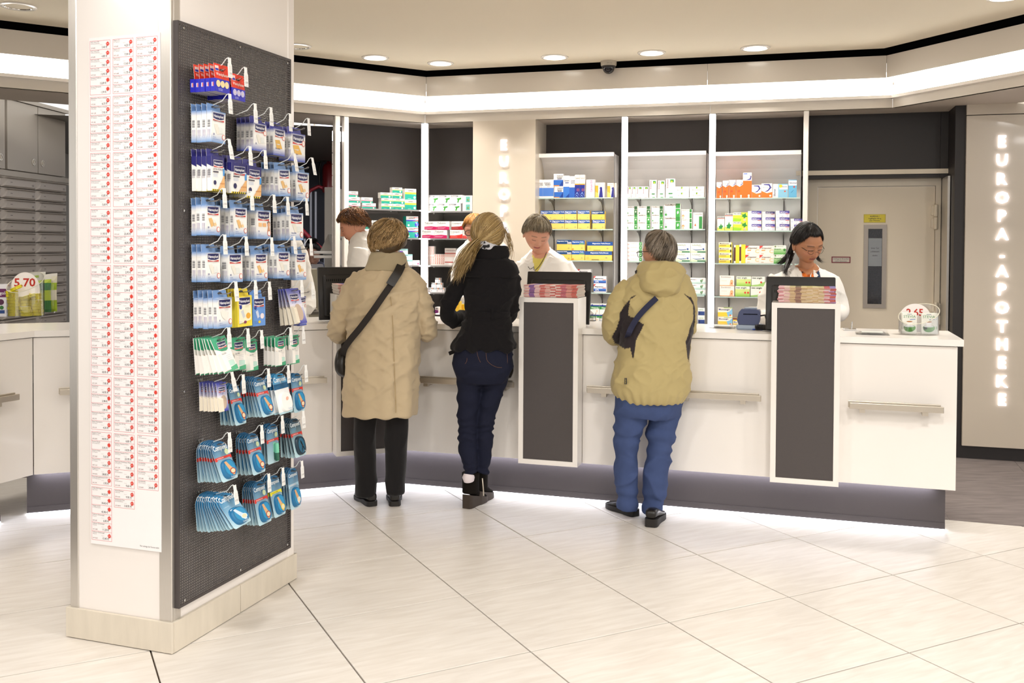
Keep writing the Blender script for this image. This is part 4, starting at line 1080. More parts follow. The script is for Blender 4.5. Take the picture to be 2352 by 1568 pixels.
def carton_mesh(style, w, h, d):
    w = round(w * 200) / 200; h = round(h * 200) / 200; d = round(d * 100) / 100
    k = (style, w, h, d)
    if k in _cm: return _cm[k]
    look, base, prints = ST[style]
    p = PM()
    p.box(-w / 2, w / 2, 0, d, 0, h, base)
    e = [-.0004]
    def m(x, z): return (-w / 2 + x * w, e[0], z * h)
    for q in prints:
        e[0] -= .0002
        if q[0] == 'r': p.poly([m(q[1], q[2]), m(q[3], q[2]), m(q[3], q[4]), m(q[1], q[4])], q[5])
        elif q[0] == 'g': p.poly([m(q[1], q[2]), m(q[3], q[2]), m(q[3], q[4]), m(q[1], q[4])], [q[5], q[5], q[6], q[6]])
        elif q[0] == 'c':
            rr = q[3] * h
            p.poly([(-w / 2 + q[1] * w + rr * cos(a), e[0], q[2] * h + rr * sin(a)) for a in np.linspace(0, 2 * pi, 15)[:-1]], q[4])
        elif q[0] == 'p': p.poly([m(*t) for t in q[1]], q[2])
        elif q[0] == 't':
            _, t, x, z, s, c, al, b = q
            tw = text_w(t, bool(b)) * s * h
            room = w * (1 - x - .02) if al == 'l' else w
            sx = min(1.1, room / tw)
            p.text(t, -w / 2 + x * w, z * h, s * h, c, lambda a, bb: (a, e[0], bb), al, sx, bool(b))
        elif q[0] == 'v':
            _, t, x, z, s, c = q
            tw = text_w(t, True); hh = min(s * h, (h * (.97 - z)) / tw)
            p.text(t, 0, 0, hh, c, lambda a, bb: (-w / 2 + x * w - bb + hh * .0, e[0], z * h + a), 'l', 1, True)
    # closing flap line and pale print on the top and side faces
    p.poly([(-w / 2, d * .5, h + .0004), (w / 2, d * .5, h + .0004), (w / 2, d * .5 + .0012, h + .0004), (-w / 2, d * .5 + .0012, h + .0004)], 'b9b2ab')
    me = p.mesh('carton', PRINT)
    _cm[k] = me
    return me
def shelf_row(seg, zs, d, where, rows, group):
    """rows: (style, u0, v0, u1, v1[, extra depth]) measured on the fronts; boxes stand on zs or on each other"""
    items = []
    for r in rows:
        st, u0, v0, u1, v1 = r[:5]
        dd = d + (r[5] if len(r) > 5 else 0)
        a, zt = seg.px(u0, v0, dd); b, zb = seg.px(u1, v1, dd)
        items.append([st, a, b, zb, zt, dd])
    items.sort(key=lambda t: t[3])
    placed = []
    for t in items:
        st, a, b, zb, zt, dd = t
        w, h = b - a, zt - zb
        base = zs
        for q in placed:
            ov = min(b, q[2]) - max(a, q[1])
            if ov > .25 * min(w, q[2] - q[1]) and abs(q[4] - zb) < .03 and q[4] > base: base = q[4]
        t[3] = base + .0006; t[4] = t[3] + round(h * 200) / 200
        placed.append(t)
    by = {}
    for t in placed: by.setdefault(t[0], []).append(t)
    for st, L_ in by.items():
        levels = sorted({round(t[3], 2) for t in L_})
        lv = []
        for z in levels:
            if not lv or z - lv[-1] > .025: lv.append(z)
        for t in L_:
            _, a, b, zb, zt, dd = t
            k = max(i for i, z in enumerate(lv) if zb > z - .02)
            same = sorted([q for q in L_ if max(i for i, z in enumerate(lv) if q[3] > z - .02) == k], key=lambda q: q[1])
            pos = ''
            nm = ['bottom row', 'second row', 'third row', 'fourth row', 'fifth row'] if len(lv) > 2 else ['lower row', 'upper row']
            if len(lv) > 1: pos += ', ' + nm[k]
            if len(same) > 1: pos += ', ' + ORD[same.index(t)] + ' from left'
            w = b - a
            dep = min(.12, max(.045, w * .55))
            link('carton', carton_mesh(st, w, zt - zb, dep), None, seg.at((a + b) / 2, dd, zb), seg.yaw + random.uniform(-.02, .02),
                 ST[st][0] + pos + ', ' + where, 'carton', group)
def grid(st, us, vs): return [(st, a, c, b, d) for a, b in us for c, d in vs]
B3 = BW.off(0)
dB = .19
u3 = 'left white unit'; u4 = 'middle white unit'; u5 = 'right white unit'
shelf_row(BW, Z3[0], dB, 'top shelf, ' + u3, [('calA', 1233.4, 411.5, 1246.8, 453.4), ('calA', 1247, 411.5, 1271.8, 453.4), ('calB', 1273.2, 426.6, 1293.2, 453.4), ('calB', 1271.8, 398, 1293.2, 426.6),
    ('calC', 1294, 402, 1307.5, 453.4), ('calE', 1307.8, 404, 1320, 453.4), ('calD', 1320.3, 401.6, 1331.6, 453.4), ('calD', 1331.9, 401.6, 1343.2, 453.4), ('pinkv', 1346.4, 413, 1366, 453.4),
    ('tetr', 1367.5, 419.5, 1388, 453.4), ('tetr', 1395, 420, 1416, 453.4)], 'cartons on the top shelf of the left unit')
um = [(1242, 1268.5), (1269, 1296), (1296.6, 1324.5), (1326.8, 1354.3)]
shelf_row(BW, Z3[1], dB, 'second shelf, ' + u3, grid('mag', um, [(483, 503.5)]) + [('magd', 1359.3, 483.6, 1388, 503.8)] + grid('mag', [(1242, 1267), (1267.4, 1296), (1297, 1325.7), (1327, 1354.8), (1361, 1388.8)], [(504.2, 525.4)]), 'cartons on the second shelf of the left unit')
shelf_row(BW, Z3[2], dB, 'third shelf, ' + u3, [('mag5', 1279, 549, 1313, 573), ('magf', 1313.6, 550.7, 1343, 574), ('magw', 1348.6, 554, 1408, 575.4), ('magf', 1313.6, 574.6, 1343, 597.5), ('magw', 1343.8, 576, 1405.7, 598),
    ('mag5', 1279, 574, 1312.6, 597)], 'cartons on the third shelf of the left unit')
shelf_row(BW, Z3[3], dB, 'fourth shelf, ' + u3, grid('mgt', [(1328, 1356.6)], [(614.5, 632.6), (633.2, 651), (651.6, 669.6)]) + grid('mgt', [(1364, 1391.6)], [(630, 649.6), (650.2, 669.6)]), 'cartons on the fourth shelf of the left unit')
shelf_row(BW, Z3[4], dB, 'bottom shelf, ' + u3, grid('dia', [(1354, 1376.5), (1377.2, 1401)], [(695, 718.4), (719, 737.6)]), 'cartons on the bottom shelf of the left unit')
shelf_row(BW, Z4[0], dB, 'top shelf, ' + u4, grid('bro', [(1440.5, 1449.6), (1450, 1460), (1461, 1474.5), (1475, 1488.7)], [(427.3, 453.4)]) + [('brt', 1492, 413.6, 1508, 453.4), ('brt', 1511, 414.6, 1527, 453.4), ('brt', 1530, 410.5, 1549.5, 453.4)]
    + grid('brf', [(1550, 1582.5), (1584, 1617)], [(428, 440.8), (441.3, 453.4)]), 'cartons on the top shelf of the middle unit')
g4 = [(1438.5, 1464.6), (1465.5, 1494), (1496, 1523.6)]
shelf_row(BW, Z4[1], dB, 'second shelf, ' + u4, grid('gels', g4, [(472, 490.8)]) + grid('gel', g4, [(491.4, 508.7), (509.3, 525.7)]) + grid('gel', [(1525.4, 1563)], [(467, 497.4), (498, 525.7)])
    + grid('gelp', [(1565, 1589.6)], [(480, 502), (503, 525.8)]) + [('gelt', 1592, 488, 1613.7, 525.7)], 'cartons on the second shelf of the middle unit')
shelf_row(BW, Z4[2], dB, 'third shelf, ' + u4, grid('flt', [(1441.4, 1475)], [(555, 563.6), (564, 572.6), (573, 581.6), (582, 590.6), (591, 599.8)]) + grid('sol', [(1552, 1586), (1587, 1622)], [(556, 578.6), (579, 600.3)]) + [('gels', 1534, 547, 1550, 600)], 'cartons on the third shelf of the middle unit')
shelf_row(BW, Z4[3], dB, 'fourth shelf, ' + u4, grid('bfo', [(1571, 1621)], [(633.6, 647), (647.6, 662), (662.6, 676.8)]) + [('brf', 1442, 645, 1475, 660), ('brf', 1442, 660.5, 1475, 676.5)], 'cartons on the fourth shelf of the middle unit')
shelf_row(BW, Z4[4], dB, 'bottom shelf, ' + u4, grid('vap', [(1603, 1619)], [(705.6, 724.7), (725, 744)]), 'cartons on the bottom shelf of the middle unit')
shelf_row(BW, Z5[0], dB, 'top shelf, ' + u5, [('mus', 1646, 417, 1658, 453.4), ('mus', 1660, 413, 1673.3, 453.4), ('mus', 1674.7, 412.5, 1690, 453.4), ('mus', 1691, 412.5, 1706.4, 453.4), ('mut', 1707, 396, 1725.8, 453.4),
    ('muw', 1727, 424, 1748.3, 453.8), ('muw', 1749, 421.8, 1773.8, 453.8), ('siv', 1775, 422.8, 1787.5, 454.3), ('sil', 1788, 423, 1809, 454.4), ('sit', 1811, 413.5, 1830, 454.6)], 'cartons on the top shelf of the right unit')
a5 = [(1718, 1748.5), (1750, 1780), (1782, 1813)]
shelf_row(BW, Z5[1], dB, 'second shelf, ' + u5, [('prs', 1647.5, 496.6, 1664.3, 529.4), ('prs', 1665.5, 490, 1683, 529.4)] + grid('prw', [(1684, 1717)], [(488, 508.4), (509, 529.4)])
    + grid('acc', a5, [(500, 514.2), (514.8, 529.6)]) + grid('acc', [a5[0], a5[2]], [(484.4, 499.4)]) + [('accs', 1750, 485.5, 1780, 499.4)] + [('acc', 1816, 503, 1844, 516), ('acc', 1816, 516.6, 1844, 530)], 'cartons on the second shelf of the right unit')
shelf_row(BW, Z5[2], dB, 'third shelf, ' + u5, grid('pho', [(1651.4, 1681)], [(554, 565.4), (566, 578.6), (579.2, 591.4), (592, 604.6)]) + [('pil', 1686, 563, 1698, 604.6), ('pil', 1698.6, 562, 1711.6, 604.6)]
    + grid('gri', [(1712.6, 1744), (1745, 1776.6)], [(564, 584.6), (585.2, 605)]) + grid('sin', [(1777.7, 1805)], [(561.7, 582.4), (583, 604.6)]), 'cartons on the third shelf of the right unit')
shelf_row(BW, Z5[3], dB, 'fourth shelf, ' + u5, grid('dor', [(1653.7, 1686)], [(632.4, 656), (656.6, 681)]) + [('neo', 1691.6, 634, 1725, 657), ('new', 1726, 634, 1757, 657), ('neo', 1688.6, 657.6, 1722.4, 681.8), ('new', 1724, 657.6, 1755, 681.8)], 'cartons on the fourth shelf of the right unit')
shelf_row(BW, Z5[4], dB, 'bottom shelf, ' + u5, grid('muc', [(1649, 1682)], [(705.6, 728.8), (729.4, 749)]) + [('muy', 1684, 731, 1706, 749), ('ler', 1719.6, 704, 1745, 749)], 'cartons on the bottom shelf of the right unit')
d1 = -.07
k1 = 'left dark bay'; k2 = 'right dark bay'
shelf_row(LL, Z1[0], d1, 'top shelf, ' + k1, grid('asp', [(801, 822.4)], [(435.6, 449)]) + grid('asp', [(801, 825.6)], [(449.6, 463)]) + grid('asp', [(801, 828)], [(463.6, 477)]) + [('asp', 830, 451.7, 856.4, 464.8), ('asp', 832, 465.4, 863.5, 478.8)]
    + grid('asy', [(874.4, 899.3)], [(438.8, 452.6)]) + grid('asy', [(876, 902)], [(453.2, 467.2), (467.8, 481)]) + grid('asy', [(901, 924)], [(428.4, 441.8), (442.4, 455.2)]) + grid('asy', [(903, 929)], [(455.8, 468.8), (469.4, 482)])
    + grid('asb', [(930, 956)], [(433, 458.8), (459.4, 483.4)]), 'cartons on the top shelf left of the bend')
shelf_row(LL, Z1[1], d1, 'second shelf, ' + k1, grid('asw', [(834, 858), (858.7, 886), (886.7, 912)], [(502, 522), (522.6, 543)]) + grid('asr', [(933, 960)], [(495, 520.2), (520.8, 546)]), 'cartons on the second shelf left of the bend')
shelf_row(LL, Z1[2], d1, 'third shelf, ' + k1, [('hir', 924, 583, 947, 596), ('hir', 925, 596.6, 947.5, 609), ('ase', 948.4, 598.4, 964, 609), ('hir', 918, 570, 937, 582.6)], 'cartons on the third shelf left of the bend')
shelf_row(LW, Z2[0], d1, 'top shelf, ' + k2, grid('gin', [(982, 1008.4), (1009, 1035.6), (1036, 1062)], [(447, 466)]) + grid('gin', [(982, 1004.6), (1005, 1030.4), (1031, 1058)], [(466.6, 484.4)]) + grid('gic', [(1062.4, 1085)], [(448, 466), (466.6, 484.4)]), 'cartons on the top shelf right of the bend')
shelf_row(LW, Z2[1], .01, 'second shelf, ' + k2, [('teb', 974.4, 507.5, 1003, 526.4), ('teb', 1003.4, 506.5, 1032, 526.4), ('cra', 1037, 507, 1063, 526.4), ('crl', 1063.5, 507, 1084, 526.4),
    ('teb', 969, 527, 997.4, 547), ('teb', 998, 527, 1026.6, 547), ('crl', 1033, 527.6, 1062.4, 547), ('crl', 1063, 527.6, 1084, 547)], 'cartons on the second shelf right of the bend')
shelf_row(LW, Z2[2], d1, 'third shelf, ' + k2, grid('nov', [(982.4, 987.2), (987.4, 992.2), (992.4, 997.2)], [(564.6, 586.4), (587, 609.4)]) + grid('nov', [(997.6, 1002.4), (1002.6, 1007.4), (1007.6, 1012.4), (1012.6, 1017.4), (1017.6, 1021.6)], [(583, 609.4)]) + [('trc', 1022, 569, 1046, 609.4)], 'cartons on the third shelf right of the bend')
shelf_row(LW, Z2[3], d1, 'fourth shelf, ' + k2, grid('ome', [(994.6, 1006.8), (981.4, 993.6), (1007.4, 1020)], [(660.6, 672)]) + grid('ome', [(991, 1002), (1003, 1015)], [(649, 660.2)]) + grid('ome', [(999, 1011)], [(637.4, 648.6)]), 'cartons on the fourth shelf right of the bend')
def on_top(style, u, v, wpx, hpx, label, yaw=YC, dep=.05):
    q = onwt(u, v); k = q[1] / FPX
    link('carton', carton_mesh(style, wpx * k, hpx * k, dep), None, (q[0], q[1], zw + .0005), yaw, label, 'carton')
on_top('pur', 1003, 720, 8, 15, 'small white and purple carton on the worktop by the black sleeve')
on_top('red', 1047, 722, 16, 30, 'yellow and red carton on the counter behind the left black sleeve')
on_top('red', 1060, 720, 14, 22, 'yellow and red carton on the counter, right one behind the black sleeve')
# ================================================================ PRICE PILLAR WITH PERFORATED BOARD
YA = radians(-18.66)
CF = onz(396, 1504); CLl = onz(151, 1460); CRr = onz(682.5, 1329)
FA = Seg(CF, YA)                                  # left face: s runs right-to-... measured towards +s = right
FB = Seg(CF, YA + pi / 2)                         # right face, s runs away from the viewer
la = -FA.px(151, 1460)[0]; lb_ = FB.px(682.5, 1329)[0]
hb = (FA.px(394, 1433)[1] + FA.px(151, 1392)[1]) / 2
TT = .012                                         # baseboard tiles stand proud of the pillar
pil = empty('price_pillar', (CF[0], CF[1], 0), YA, 'white pillar with steel edges carrying the price poster and plaster board', 'pillar')
def loc(seg, s, d, z):
    q = seg.at(s, d, z); v = q[:2] - CF[:2]
    return (v[0] * cos(YA) + v[1] * sin(YA), -v[0] * sin(YA) + v[1] * cos(YA), z)
PW = mat('pillar_lacquer', 'f1ebe6', rough=.25, var=.01, vs=2, coat=.15)
p = PM(); a_, b_ = TT, TT
p.box(-la + TT + .03, -TT - .001, TT + .002, lb_ - TT - .02, hb - .02, CEIL_Z, None)
link('body', p.mesh('body', PW), pil)
def lpost(x0, x1, y0, y1, nm='edge_profile', m_=None):
    p = PM(); p.bev(x0, x1, y0, y1, hb - .01, CEIL_Z, .003); link(nm, p.mesh(nm, m_ or ALU), pil)
lpost(-TT - .055, -TT + .002, TT - .002, TT + .03); lpost(-TT - .03, -TT + .003, TT + .012, TT + .05)
lpost(-la + TT, -la + TT + .04, TT - .002, TT + .03)
lpost(-TT - .03, -TT + .003, lb_ - TT - .05, lb_ - TT, m_=PW)
# baseboard stone slabs
STONE = mat('sandstone_tile', 'd8cfbf', rough=.5, var=.1, vs=9, stretch=(3, 3, .5), bump=.05, bs=60)
def bslab(x0, x1, y0, y1):
    p = PM(); p.bev(x0, x1, y0, y1, .003, hb, .0015); link('baseboard_tile', p.mesh('baseboard_tile', STONE), pil)
bslab(-la, -.001, 0, .012)
yj = FB.px(553, 1380)[0]
bslab(-.012, 0, .0125, yj - .0015); bslab(-.012, 0, yj + .0015, lb_)
bslab(-la, -.001, lb_ - .012, lb_); bslab(-la, -la + .012, .0125, lb_ - .0125)
# ---- poster with price labels
PO = FA.off(-TT + .004)
PO = Seg(FA.at(0, -TT + .003), YA)
(x0, zt), (x1, zb) = PO.px(208.5, 84), PO.px(371, 1268)
x0 = PO.px(207, 700)[0]; x1 = PO.px(371, 1260)[0]
zt = PO.px(300, 80)[1]
ox = (x0 + x1) / 2; w = (x1 - x0) / 2
po = link('price_poster', None, None, PO.at(ox, .0, 0), YA, 'long white poster of red-framed price labels on the pillar', 'poster')
p = PM(); p.box(-w, w, -.0006, .0006, zb, zt, 'f6f3f3'); link('sheet', p.mesh('sheet', PAPER), po)
N1 = [["ACC akut 200|20 Brausetabletten", "ACC akut 600|10 Brausetabletten", "ACC akut 600|20 Brausetabletten", "ACC akut 600|40 Brausetabletten", "Almased Vitalkost|500 g Pulver", "Aronal Zahnpasta|75 ml Paste"],
 ["Bepanthen Wund u Heilsalb|50 g Salbe", "Bepanthen Wund u Heilsalb|100 g Salbe", "Biochemie Tabletten DHU|80 Tabletten", "Biochemie Tabletten DHU|200 Tabletten", "Biochemie Tabletten DHU|420 Tabletten", "Calcimagon D3|180 Kautabletten"],
 ["Doc Ibuprofen Schmerzgel|150 g Gel", "Dolo Dobendan 1,4mg/10mg|24 Lutschtabletten", "Dolormin extra|20 Filmtabletten", "Dolormin extra|30 Filmtabletten", "Dolormin extra|50 Filmtabletten", "Dorithricin Halstabletten|20 Lutschtabletten"],
 ["Fenistil Gel|100 g Gel", "Fresubin Energy Drink Erdb|4x200 ml Lösung", "Fresubin Energy Drink Vani|4x200 ml Lösung", "Fresubin Energy Drink Wald|4x200 ml Lösung", "Fresubin Orig. Drink Pfirsich|4x200 ml Lösung", "Fresubin Orig. Drink Schoko|4x200 ml Lösung"],
 ["Iberogast|100 ml Fluid", "Ibu Lysin Ratioph. 684 mg|10 Filmtabletten", "Ibu Lysin Ratioph. 684 mg|20 Filmtabletten", "Ibu Ratio. Lysinat 500 mg|20 Filmtabletten", "Ibu Ratio 400mg akut|20 Filmtabletten", "Ibu Lysin Hexal 684 mg|20 Filmtabletten"],
 ["Lasea|28 Weichkapseln", "Lasea|56 Weichkapseln", "Limptar N|80 Filmtabletten", "Linola Fett|50 g Creme", "Linola Fett|75 g Creme", "Linola Fett|150 g Creme"],
 ["Meditonsin|35g Lösung", "Meditonsin|70g Lösung", "Meridol Mundspül Lösung|400 ml Lösung", "Meridol Zahnpasta|75g Faltschachtel", "Nasenspray Ratio Erw|10ml Spray", "Nasic Nasenspray|10ml Spray"],
 ["Regaine Frauen|3x60ml Lösung", "Rennie Direkt|24 Kautabletten", "Sinupret forte|20 Dragees", "Sinupret forte|50 Dragees", "Sinupret forte|100 Dragees", "Snup Schnupfenspray 0,1%|10 ml Nasenspray"],
 ["Vichy Nutrilogie 2|50g Creme", "Vitasprint B12|10 Trinkampullen", "Vitasprint B12|30 Trinkampullen", "Voltaren Schmerzgel|60 g Gel", "Voltaren Schmerzgel|120g Gel", "Voltaren Schmerzgel|180g Gel"]]
N2 = [["Aspirin 0,5|20 Tabletten", "Aspirin 0,5|50 Tabletten", "Aspirin 0,5|100 Tabletten", "Aspirin Complex|20 Beutel", "Aspirin Plus C|10 Brausetabletten", "Aspirin Plus C|20 Brausetabletten"],
 ["Cetirizin Ratiopharm 10 mg|20 Tabletten", "Cetirizin Ratiopharm 10 mg|50 Tabletten", "Cetirizin Ratiopharm 10 mg|100 Tabletten", "Chlorhexamed Fluid|200 ml Lösung", "Ciclopirox Winthrop Nagel|3 g Lösung", "Ciclopoli gegen Nagelpilz|6,6 ml Lösung"],
 ["Dulcolax Dragees|20 Dragees", "Dulcolax Dragees|40 Dragees", "Dulcolax Dragees|100 Tabletten", "Dulcolax Dragees Dose|100 Dragees", "Elmex Gelee|25 g Gel", "Elmex Zahnpasta|75 ml Paste"],
 ["Fresubin Orig. Drink Vanille|4x200 ml Lösung", "Gelomyrtol forte|50 Kapseln", "Gelomyrtol forte|100 Kapseln", "Gingium Intens 120|30 Filmtabletten", "Gingium Intens 120|60 Filmtabletten", "Gingium Intens 120|120 Filmtabletten"],
 ["Ibudolor akut 400 mg|20 Filmtabletten", "Ibuflam akut 400 mg|20 Filmtabletten", "Isla Cassis|30 Pastillen", "Isla Ingwer|30 Pastillen", "Korodin Herz Kreislauf Tropf|10 ml Tropfen", "Korodin Herz Kreislauf Tropf|40 ml Tropfen"],
 ["Loceryl Nagellack|2,5 ml Lösung", "Loceryl Nagellack|3 ml Lösung", "Loceryl Nagellack|5 ml Lösung", "Lorano akut|20 Tabletten", "Lorano akut|50 Tabletten", "Lorano akut|100 Tabletten"],
 ["Neuralgin Ibu Lysinat|20 Filmtabletten", "Neurexan|50 Tabletten", "Neurexan|100 Tabletten", "Neurexan|250 Tabletten", "Olynth 0,1%|10 ml Nasendosierspray", "Omep akut 20 mg|7 Kapseln"],
 ["Soledum Kapseln Forte|20 Kapseln", "Soledum Kapseln Forte|50 Kapseln", "Soledum Kapseln Forte|100 Kapseln", "Superpep Reisekaug. 20mg|10 Kaugummis", "Talcid|20 Kautabletten", "Talcid|50 Kautabletten"],
 ["Wick Medinait|180ml Saft", "Wobenzym Plus|800 Filmtabletten"]]
N3 = [["Aspirin Plus C|40 Brausetabletten", "Aspirin Protect 100 mg|98 Tabletten", "ASS Ratio 100 mg TAH|100 Tabletten", "Bepanthen Augen+Nasensalbe|5 g Salbe", "Bepanthen Augen+Nasensalbe|10 g Salbe", "Bepanthen Wund u Heilsalb|20 g Salbe"],
 ["Crataegutt Novo 450 mg|200 Filmtabletten", "Curazink|20 Hartkapseln", "Diclo Ratio Schmerzgel|100 g Gel", "Dobendan Strepsils Dolo|24 Lutschtabletten", "Doc Ibuprofen Schmerzgel|50 g Gel", "Doc Ibuprofen Schmerzgel|100 g Gel"],
 ["Emser Nasenspülsalz Ph.|20 Beutel", "Emser Nasenspülsalz Ph.|50 Beutel", "Emser Nasenspülsalz Ph.|100 Beutel", "Eucerin 5% Urea Handcreme|75 ml Creme", "Eunova Multi Vit. Langzeit|60 Kapseln", "Fenistil Gel|50 g Gel"],
 ["Gingium Spezial 80|120 Filmtabletten", "Grippostad C|24 Kapseln", "Heumann Bronchialtee|30 g Tee", "Hylo-Comod|2x10 ml Augentropfen", "Iberogast|20 ml Fluid", "Iberogast|50 ml Fluid"],
 ["Korodin Herz Kreislauf Tropf|100 ml Tropfen", "Kytta Balsam F|50 g Creme", "Kytta Salbe F|50 g Salbe", "Kytta Salbe F|100 g Salbe", "Kytta Salbe F|150 g Salbe", "Lasea|14 Weichkapseln"],
 ["Magnesium Verla 300|20 Beutel", "Magnesium Verla 300|50 Beutel", "Magnesium Verla N|100 Dragees", "Magnesium Verla N|200 Dragees", "Magnesium Verla N|10x100 Dragees", "Magnetrans forte 150 mg|100 Kapseln"],
 ["Omep akut 20 mg|14 Kapseln", "Orthomol Immun Trinkamp.|30 Trinkampullen", "Paracetamol Ratio 500mg|20 Tabletten", "Prostagutt forte 160/120 mg|60 Kapseln", "Prostagutt forte 160/120 mg|120 Kapseln", "Prostagutt forte 160/120 mg|2x100 Kapseln"],
 ["Talcid|100 Kautabletten", "Tebonin Intens 120mg|120 Tabletten", "Thomapyrin Classic|20 Kautabletten", "Umckaloabo|20 ml Lösung", "Umckaloabo|50 ml Lösung", "Umckaloabo|100 ml Lösung"]]
PR1 = "3,40 4,85 7,85 13,95 15,89 1,99 6,35 7,95 2,95 5,90 9,90 29,45 12,95 6,99 7,95 10,95 15,85 5,60 14,25 11,95 11,95 11,95 11,95 11,95 27,45 3,25 5,45 3,95 2,99 5,50 14,75 23,85 35,95 6,95 9,95 18,95 7,95 14,95 3,98 1,99 1,95 4,30 44,95 3,95 7,65 14,95 28,85 1,95 14,55 18,45 43,95 6,45 11,20 13,45".split()
PR2 = "4,25 7,99 13,65 11,75 4,55 7,75 4,95 10,95 20,45 6,70 19,20 32,95 3,95 6,45 11,95 10,95 6,95 2,33 11,95 15,45 25,45 18,95 36,95 59,95 2,95 3,95 2,99 3,35 4,25 10,95 22,85 28,65 43,95 4,95 10,95 20,45 3,99 9,65 16,65 34,45 2,95 5,65 6,85 14,95 25,95 7,95 4,85 9,65 9,95 118,95".split()
PR3 = "11,95 9,45 2,55 2,85 4,75 3,75 50,95 6,70 7,95 6,99 5,95 10,45 4,45 9,45 14,45 8,35 23,95 8,25 51,95 7,85 3,95 15,60 7,85 14,95 21,95 5,95 5,95 9,60 12,65 7,95 5,95 11,95 6,45 9,95 42,95 12,95 7,95 48,95 0,95 19,95 34,45 51,45 16,45 67,95 3,95 7,65 15,45 24,45".split()
NOUVP = {0: {4, 5, 19, 20, 21, 22, 23, 43, 48, 49, 50, 38, 39}, 1: {17, 18, 26, 27}, 2: {12, 13, 14, 15, 16, 20, 21, 30, 31, 37}}
LT = (0.0926, .2)
cols = [(209.2, 253.5, N1, PR1), (261.3, 306.3, N2, PR2), (315, 361.5, N3, PR3)]
cy_top = [93, 88.5, 84]
cy_bot = [1240, 1166, 1124]
lab = PM(); ink = PM(); bst = PM()
for ci, (ua, ub, NN, PP) in enumerate(cols):
    xa = PO.px(ua, 660)[0] - ox; xb = PO.px(ub + 1.5, 660)[0] - ox
    um_ = (ua + ub) / 2
    ztop = PO.px(um_, cy_top[ci])[1]; zbot = PO.px(um_, cy_bot[ci])[1]
    n_l = len(PP)
    nblk = len(NN)
    gap = .009
    hh = (ztop - zbot - gap * (nblk - 1)) / n_l
    z = ztop; k = 0
    W = xb - xa
    m = lambda e: (lambda x, zz: (x, -.0008 - e, zz))
    for blk in NN:
        zs0 = z
        for nm in blk:
            a_n, b_n = nm.split('|')
            pr_ = PP[k]
            z1 = z - hh
            t = .0011
            lab.poly([m(0)(xa, z), m(0)(xb, z), m(0)(xb, z - t), m(0)(xa, z - t)], 'd8606a')
            def fit(s_, room, size): return min(1.0, room / (text_w(s_) * size))
            ink.text(a_n, xa + .0035, z - hh * .2, hh * .135, '7a6a6a', m(.0002), 'l', fit(a_n, W * .93, hh * .135))
            ink.text(b_n, xa + .0035, z - hh * .37, hh * .11, 'a39a9a', m(.0002), 'l', fit(b_n, W * .6, hh * .11))
            if k not in NOUVP[ci]:
                up_ = ('%.2f' % (float(pr_.replace(',', '.')) * 1.42)).replace('.', ',')
                ink.text('UVP ' + up_ + '€', xa + .004, z1 + hh * .13, hh * .13, '8a5a5a', m(.0002), 'l', .72)
                ink.text('Sie sparen', xa + W * .49, z - hh * .5, hh * .075, 'b7a6a6', m(.0002), 'l', .8)
                pct = str(int(round((1 - 1 / 1.42) * 100)))
            ink.text(pr_ + ' €', xb - W * .14 - (.0 if k not in NOUVP[ci] else .004), z1 + hh * .13, hh * .23, '2e2a2e', m(.0003), 'r', .86)
            cx_, cz_, R_ = xb - W * .115, z - hh * .42, hh * .27
            star = []
            for q_ in range(32):
                rr = R_ * (1.0 if q_ % 2 else .66) * (1.25 if q_ % 8 == 1 else 1)
                star.append((cx_ + rr * sin(2 * pi * q_ / 32) * .9, -.0014, cz_ + rr * cos(2 * pi * q_ / 32)))
            bst.poly(star, 'e0483c')
            if k not in NOUVP[ci]:
                ink.text('30%', cx_, cz_ - R_ * .18, R_ * .42, 'fbe6e0', lambda x, zz: (x, -.0018, zz), 'c', .8)
            z = z1; k += 1
        lab.poly([m(0)(xa, z), m(0)(xb, z), m(0)(xb, z - .0011), m(0)(xa, z - .0011)], 'd8606a')
        for x in (xa, xb): lab.poly([m(0)(x - .0006, zs0), m(0)(x + .0006, zs0), m(0)(x + .0006, z), m(0)(x - .0006, z)], 'd8606a')
        z -= gap
ink.text('Nur solange der Vorrat reicht', w - .01, zb + .012, .006, '777', lambda x, zz: (x, -.001, zz), 'r', .8)
link('label_frames', lab.mesh('label_frames', PAPER), po)
link('lettering', ink.mesh('lettering', PAPER), po)
link('price_bursts', bst.mesh('price_bursts', PAPER), po)
# ---- perforated board
BD_ = FB.off(-TT + .022)
BDd = BD_
sb0_ = BD_.px(410, 800)[0]; sb1_ = BD_.px(668, 800)[0]
zbt = (BD_.px(407, 38)[1] + BD_.px(667, 143)[1]) / 2; zbb = (BD_.px(413, 1395)[1] + BD_.px(669, 1257)[1]) / 2
board = empty('perforated_board', BD_.at(sb0_, 0, 0), BD_.yaw, 'anthracite perforated metal board hung with plaster packs', 'board')
BM = mat('board_powder_coat', '4a4443', rough=.5, var=.04, vs=100, metal=.15)
pitch = .01; WB = sb1_ - sb0_; HB = zbt - zbb
nx = int((WB - .012) / pitch); nz = int((HB - .012) / pitch)
mx_ = (WB - nx * pitch) / 2; mz_ = (HB - nz * pitch) / 2
hw = .0032
gx = np.arange(nx) * pitch + mx_ + pitch / 2; gz = np.arange(nz) * pitch + mz_ + pitch / 2 + zbb
X, Z = np.meshgrid(gx, gz, indexing='ij'); X = X.ravel(); Z = Z.ravel()
hp = pitch / 2
vs = []
for (dx, dz, y) in ((-hp, -hp, 0), (hp, -hp, 0), (hp, hp, 0), (-hp, hp, 0), (-hw, -hw, 0), (hw, -hw, 0), (hw, hw, 0), (-hw, hw, 0), (-hw, -hw, .0015), (hw, -hw, .0015), (hw, hw, .0015), (-hw, hw, .0015)):
    vs.append(np.stack([X + dx, np.full_like(X, y), Z + dz], 1))
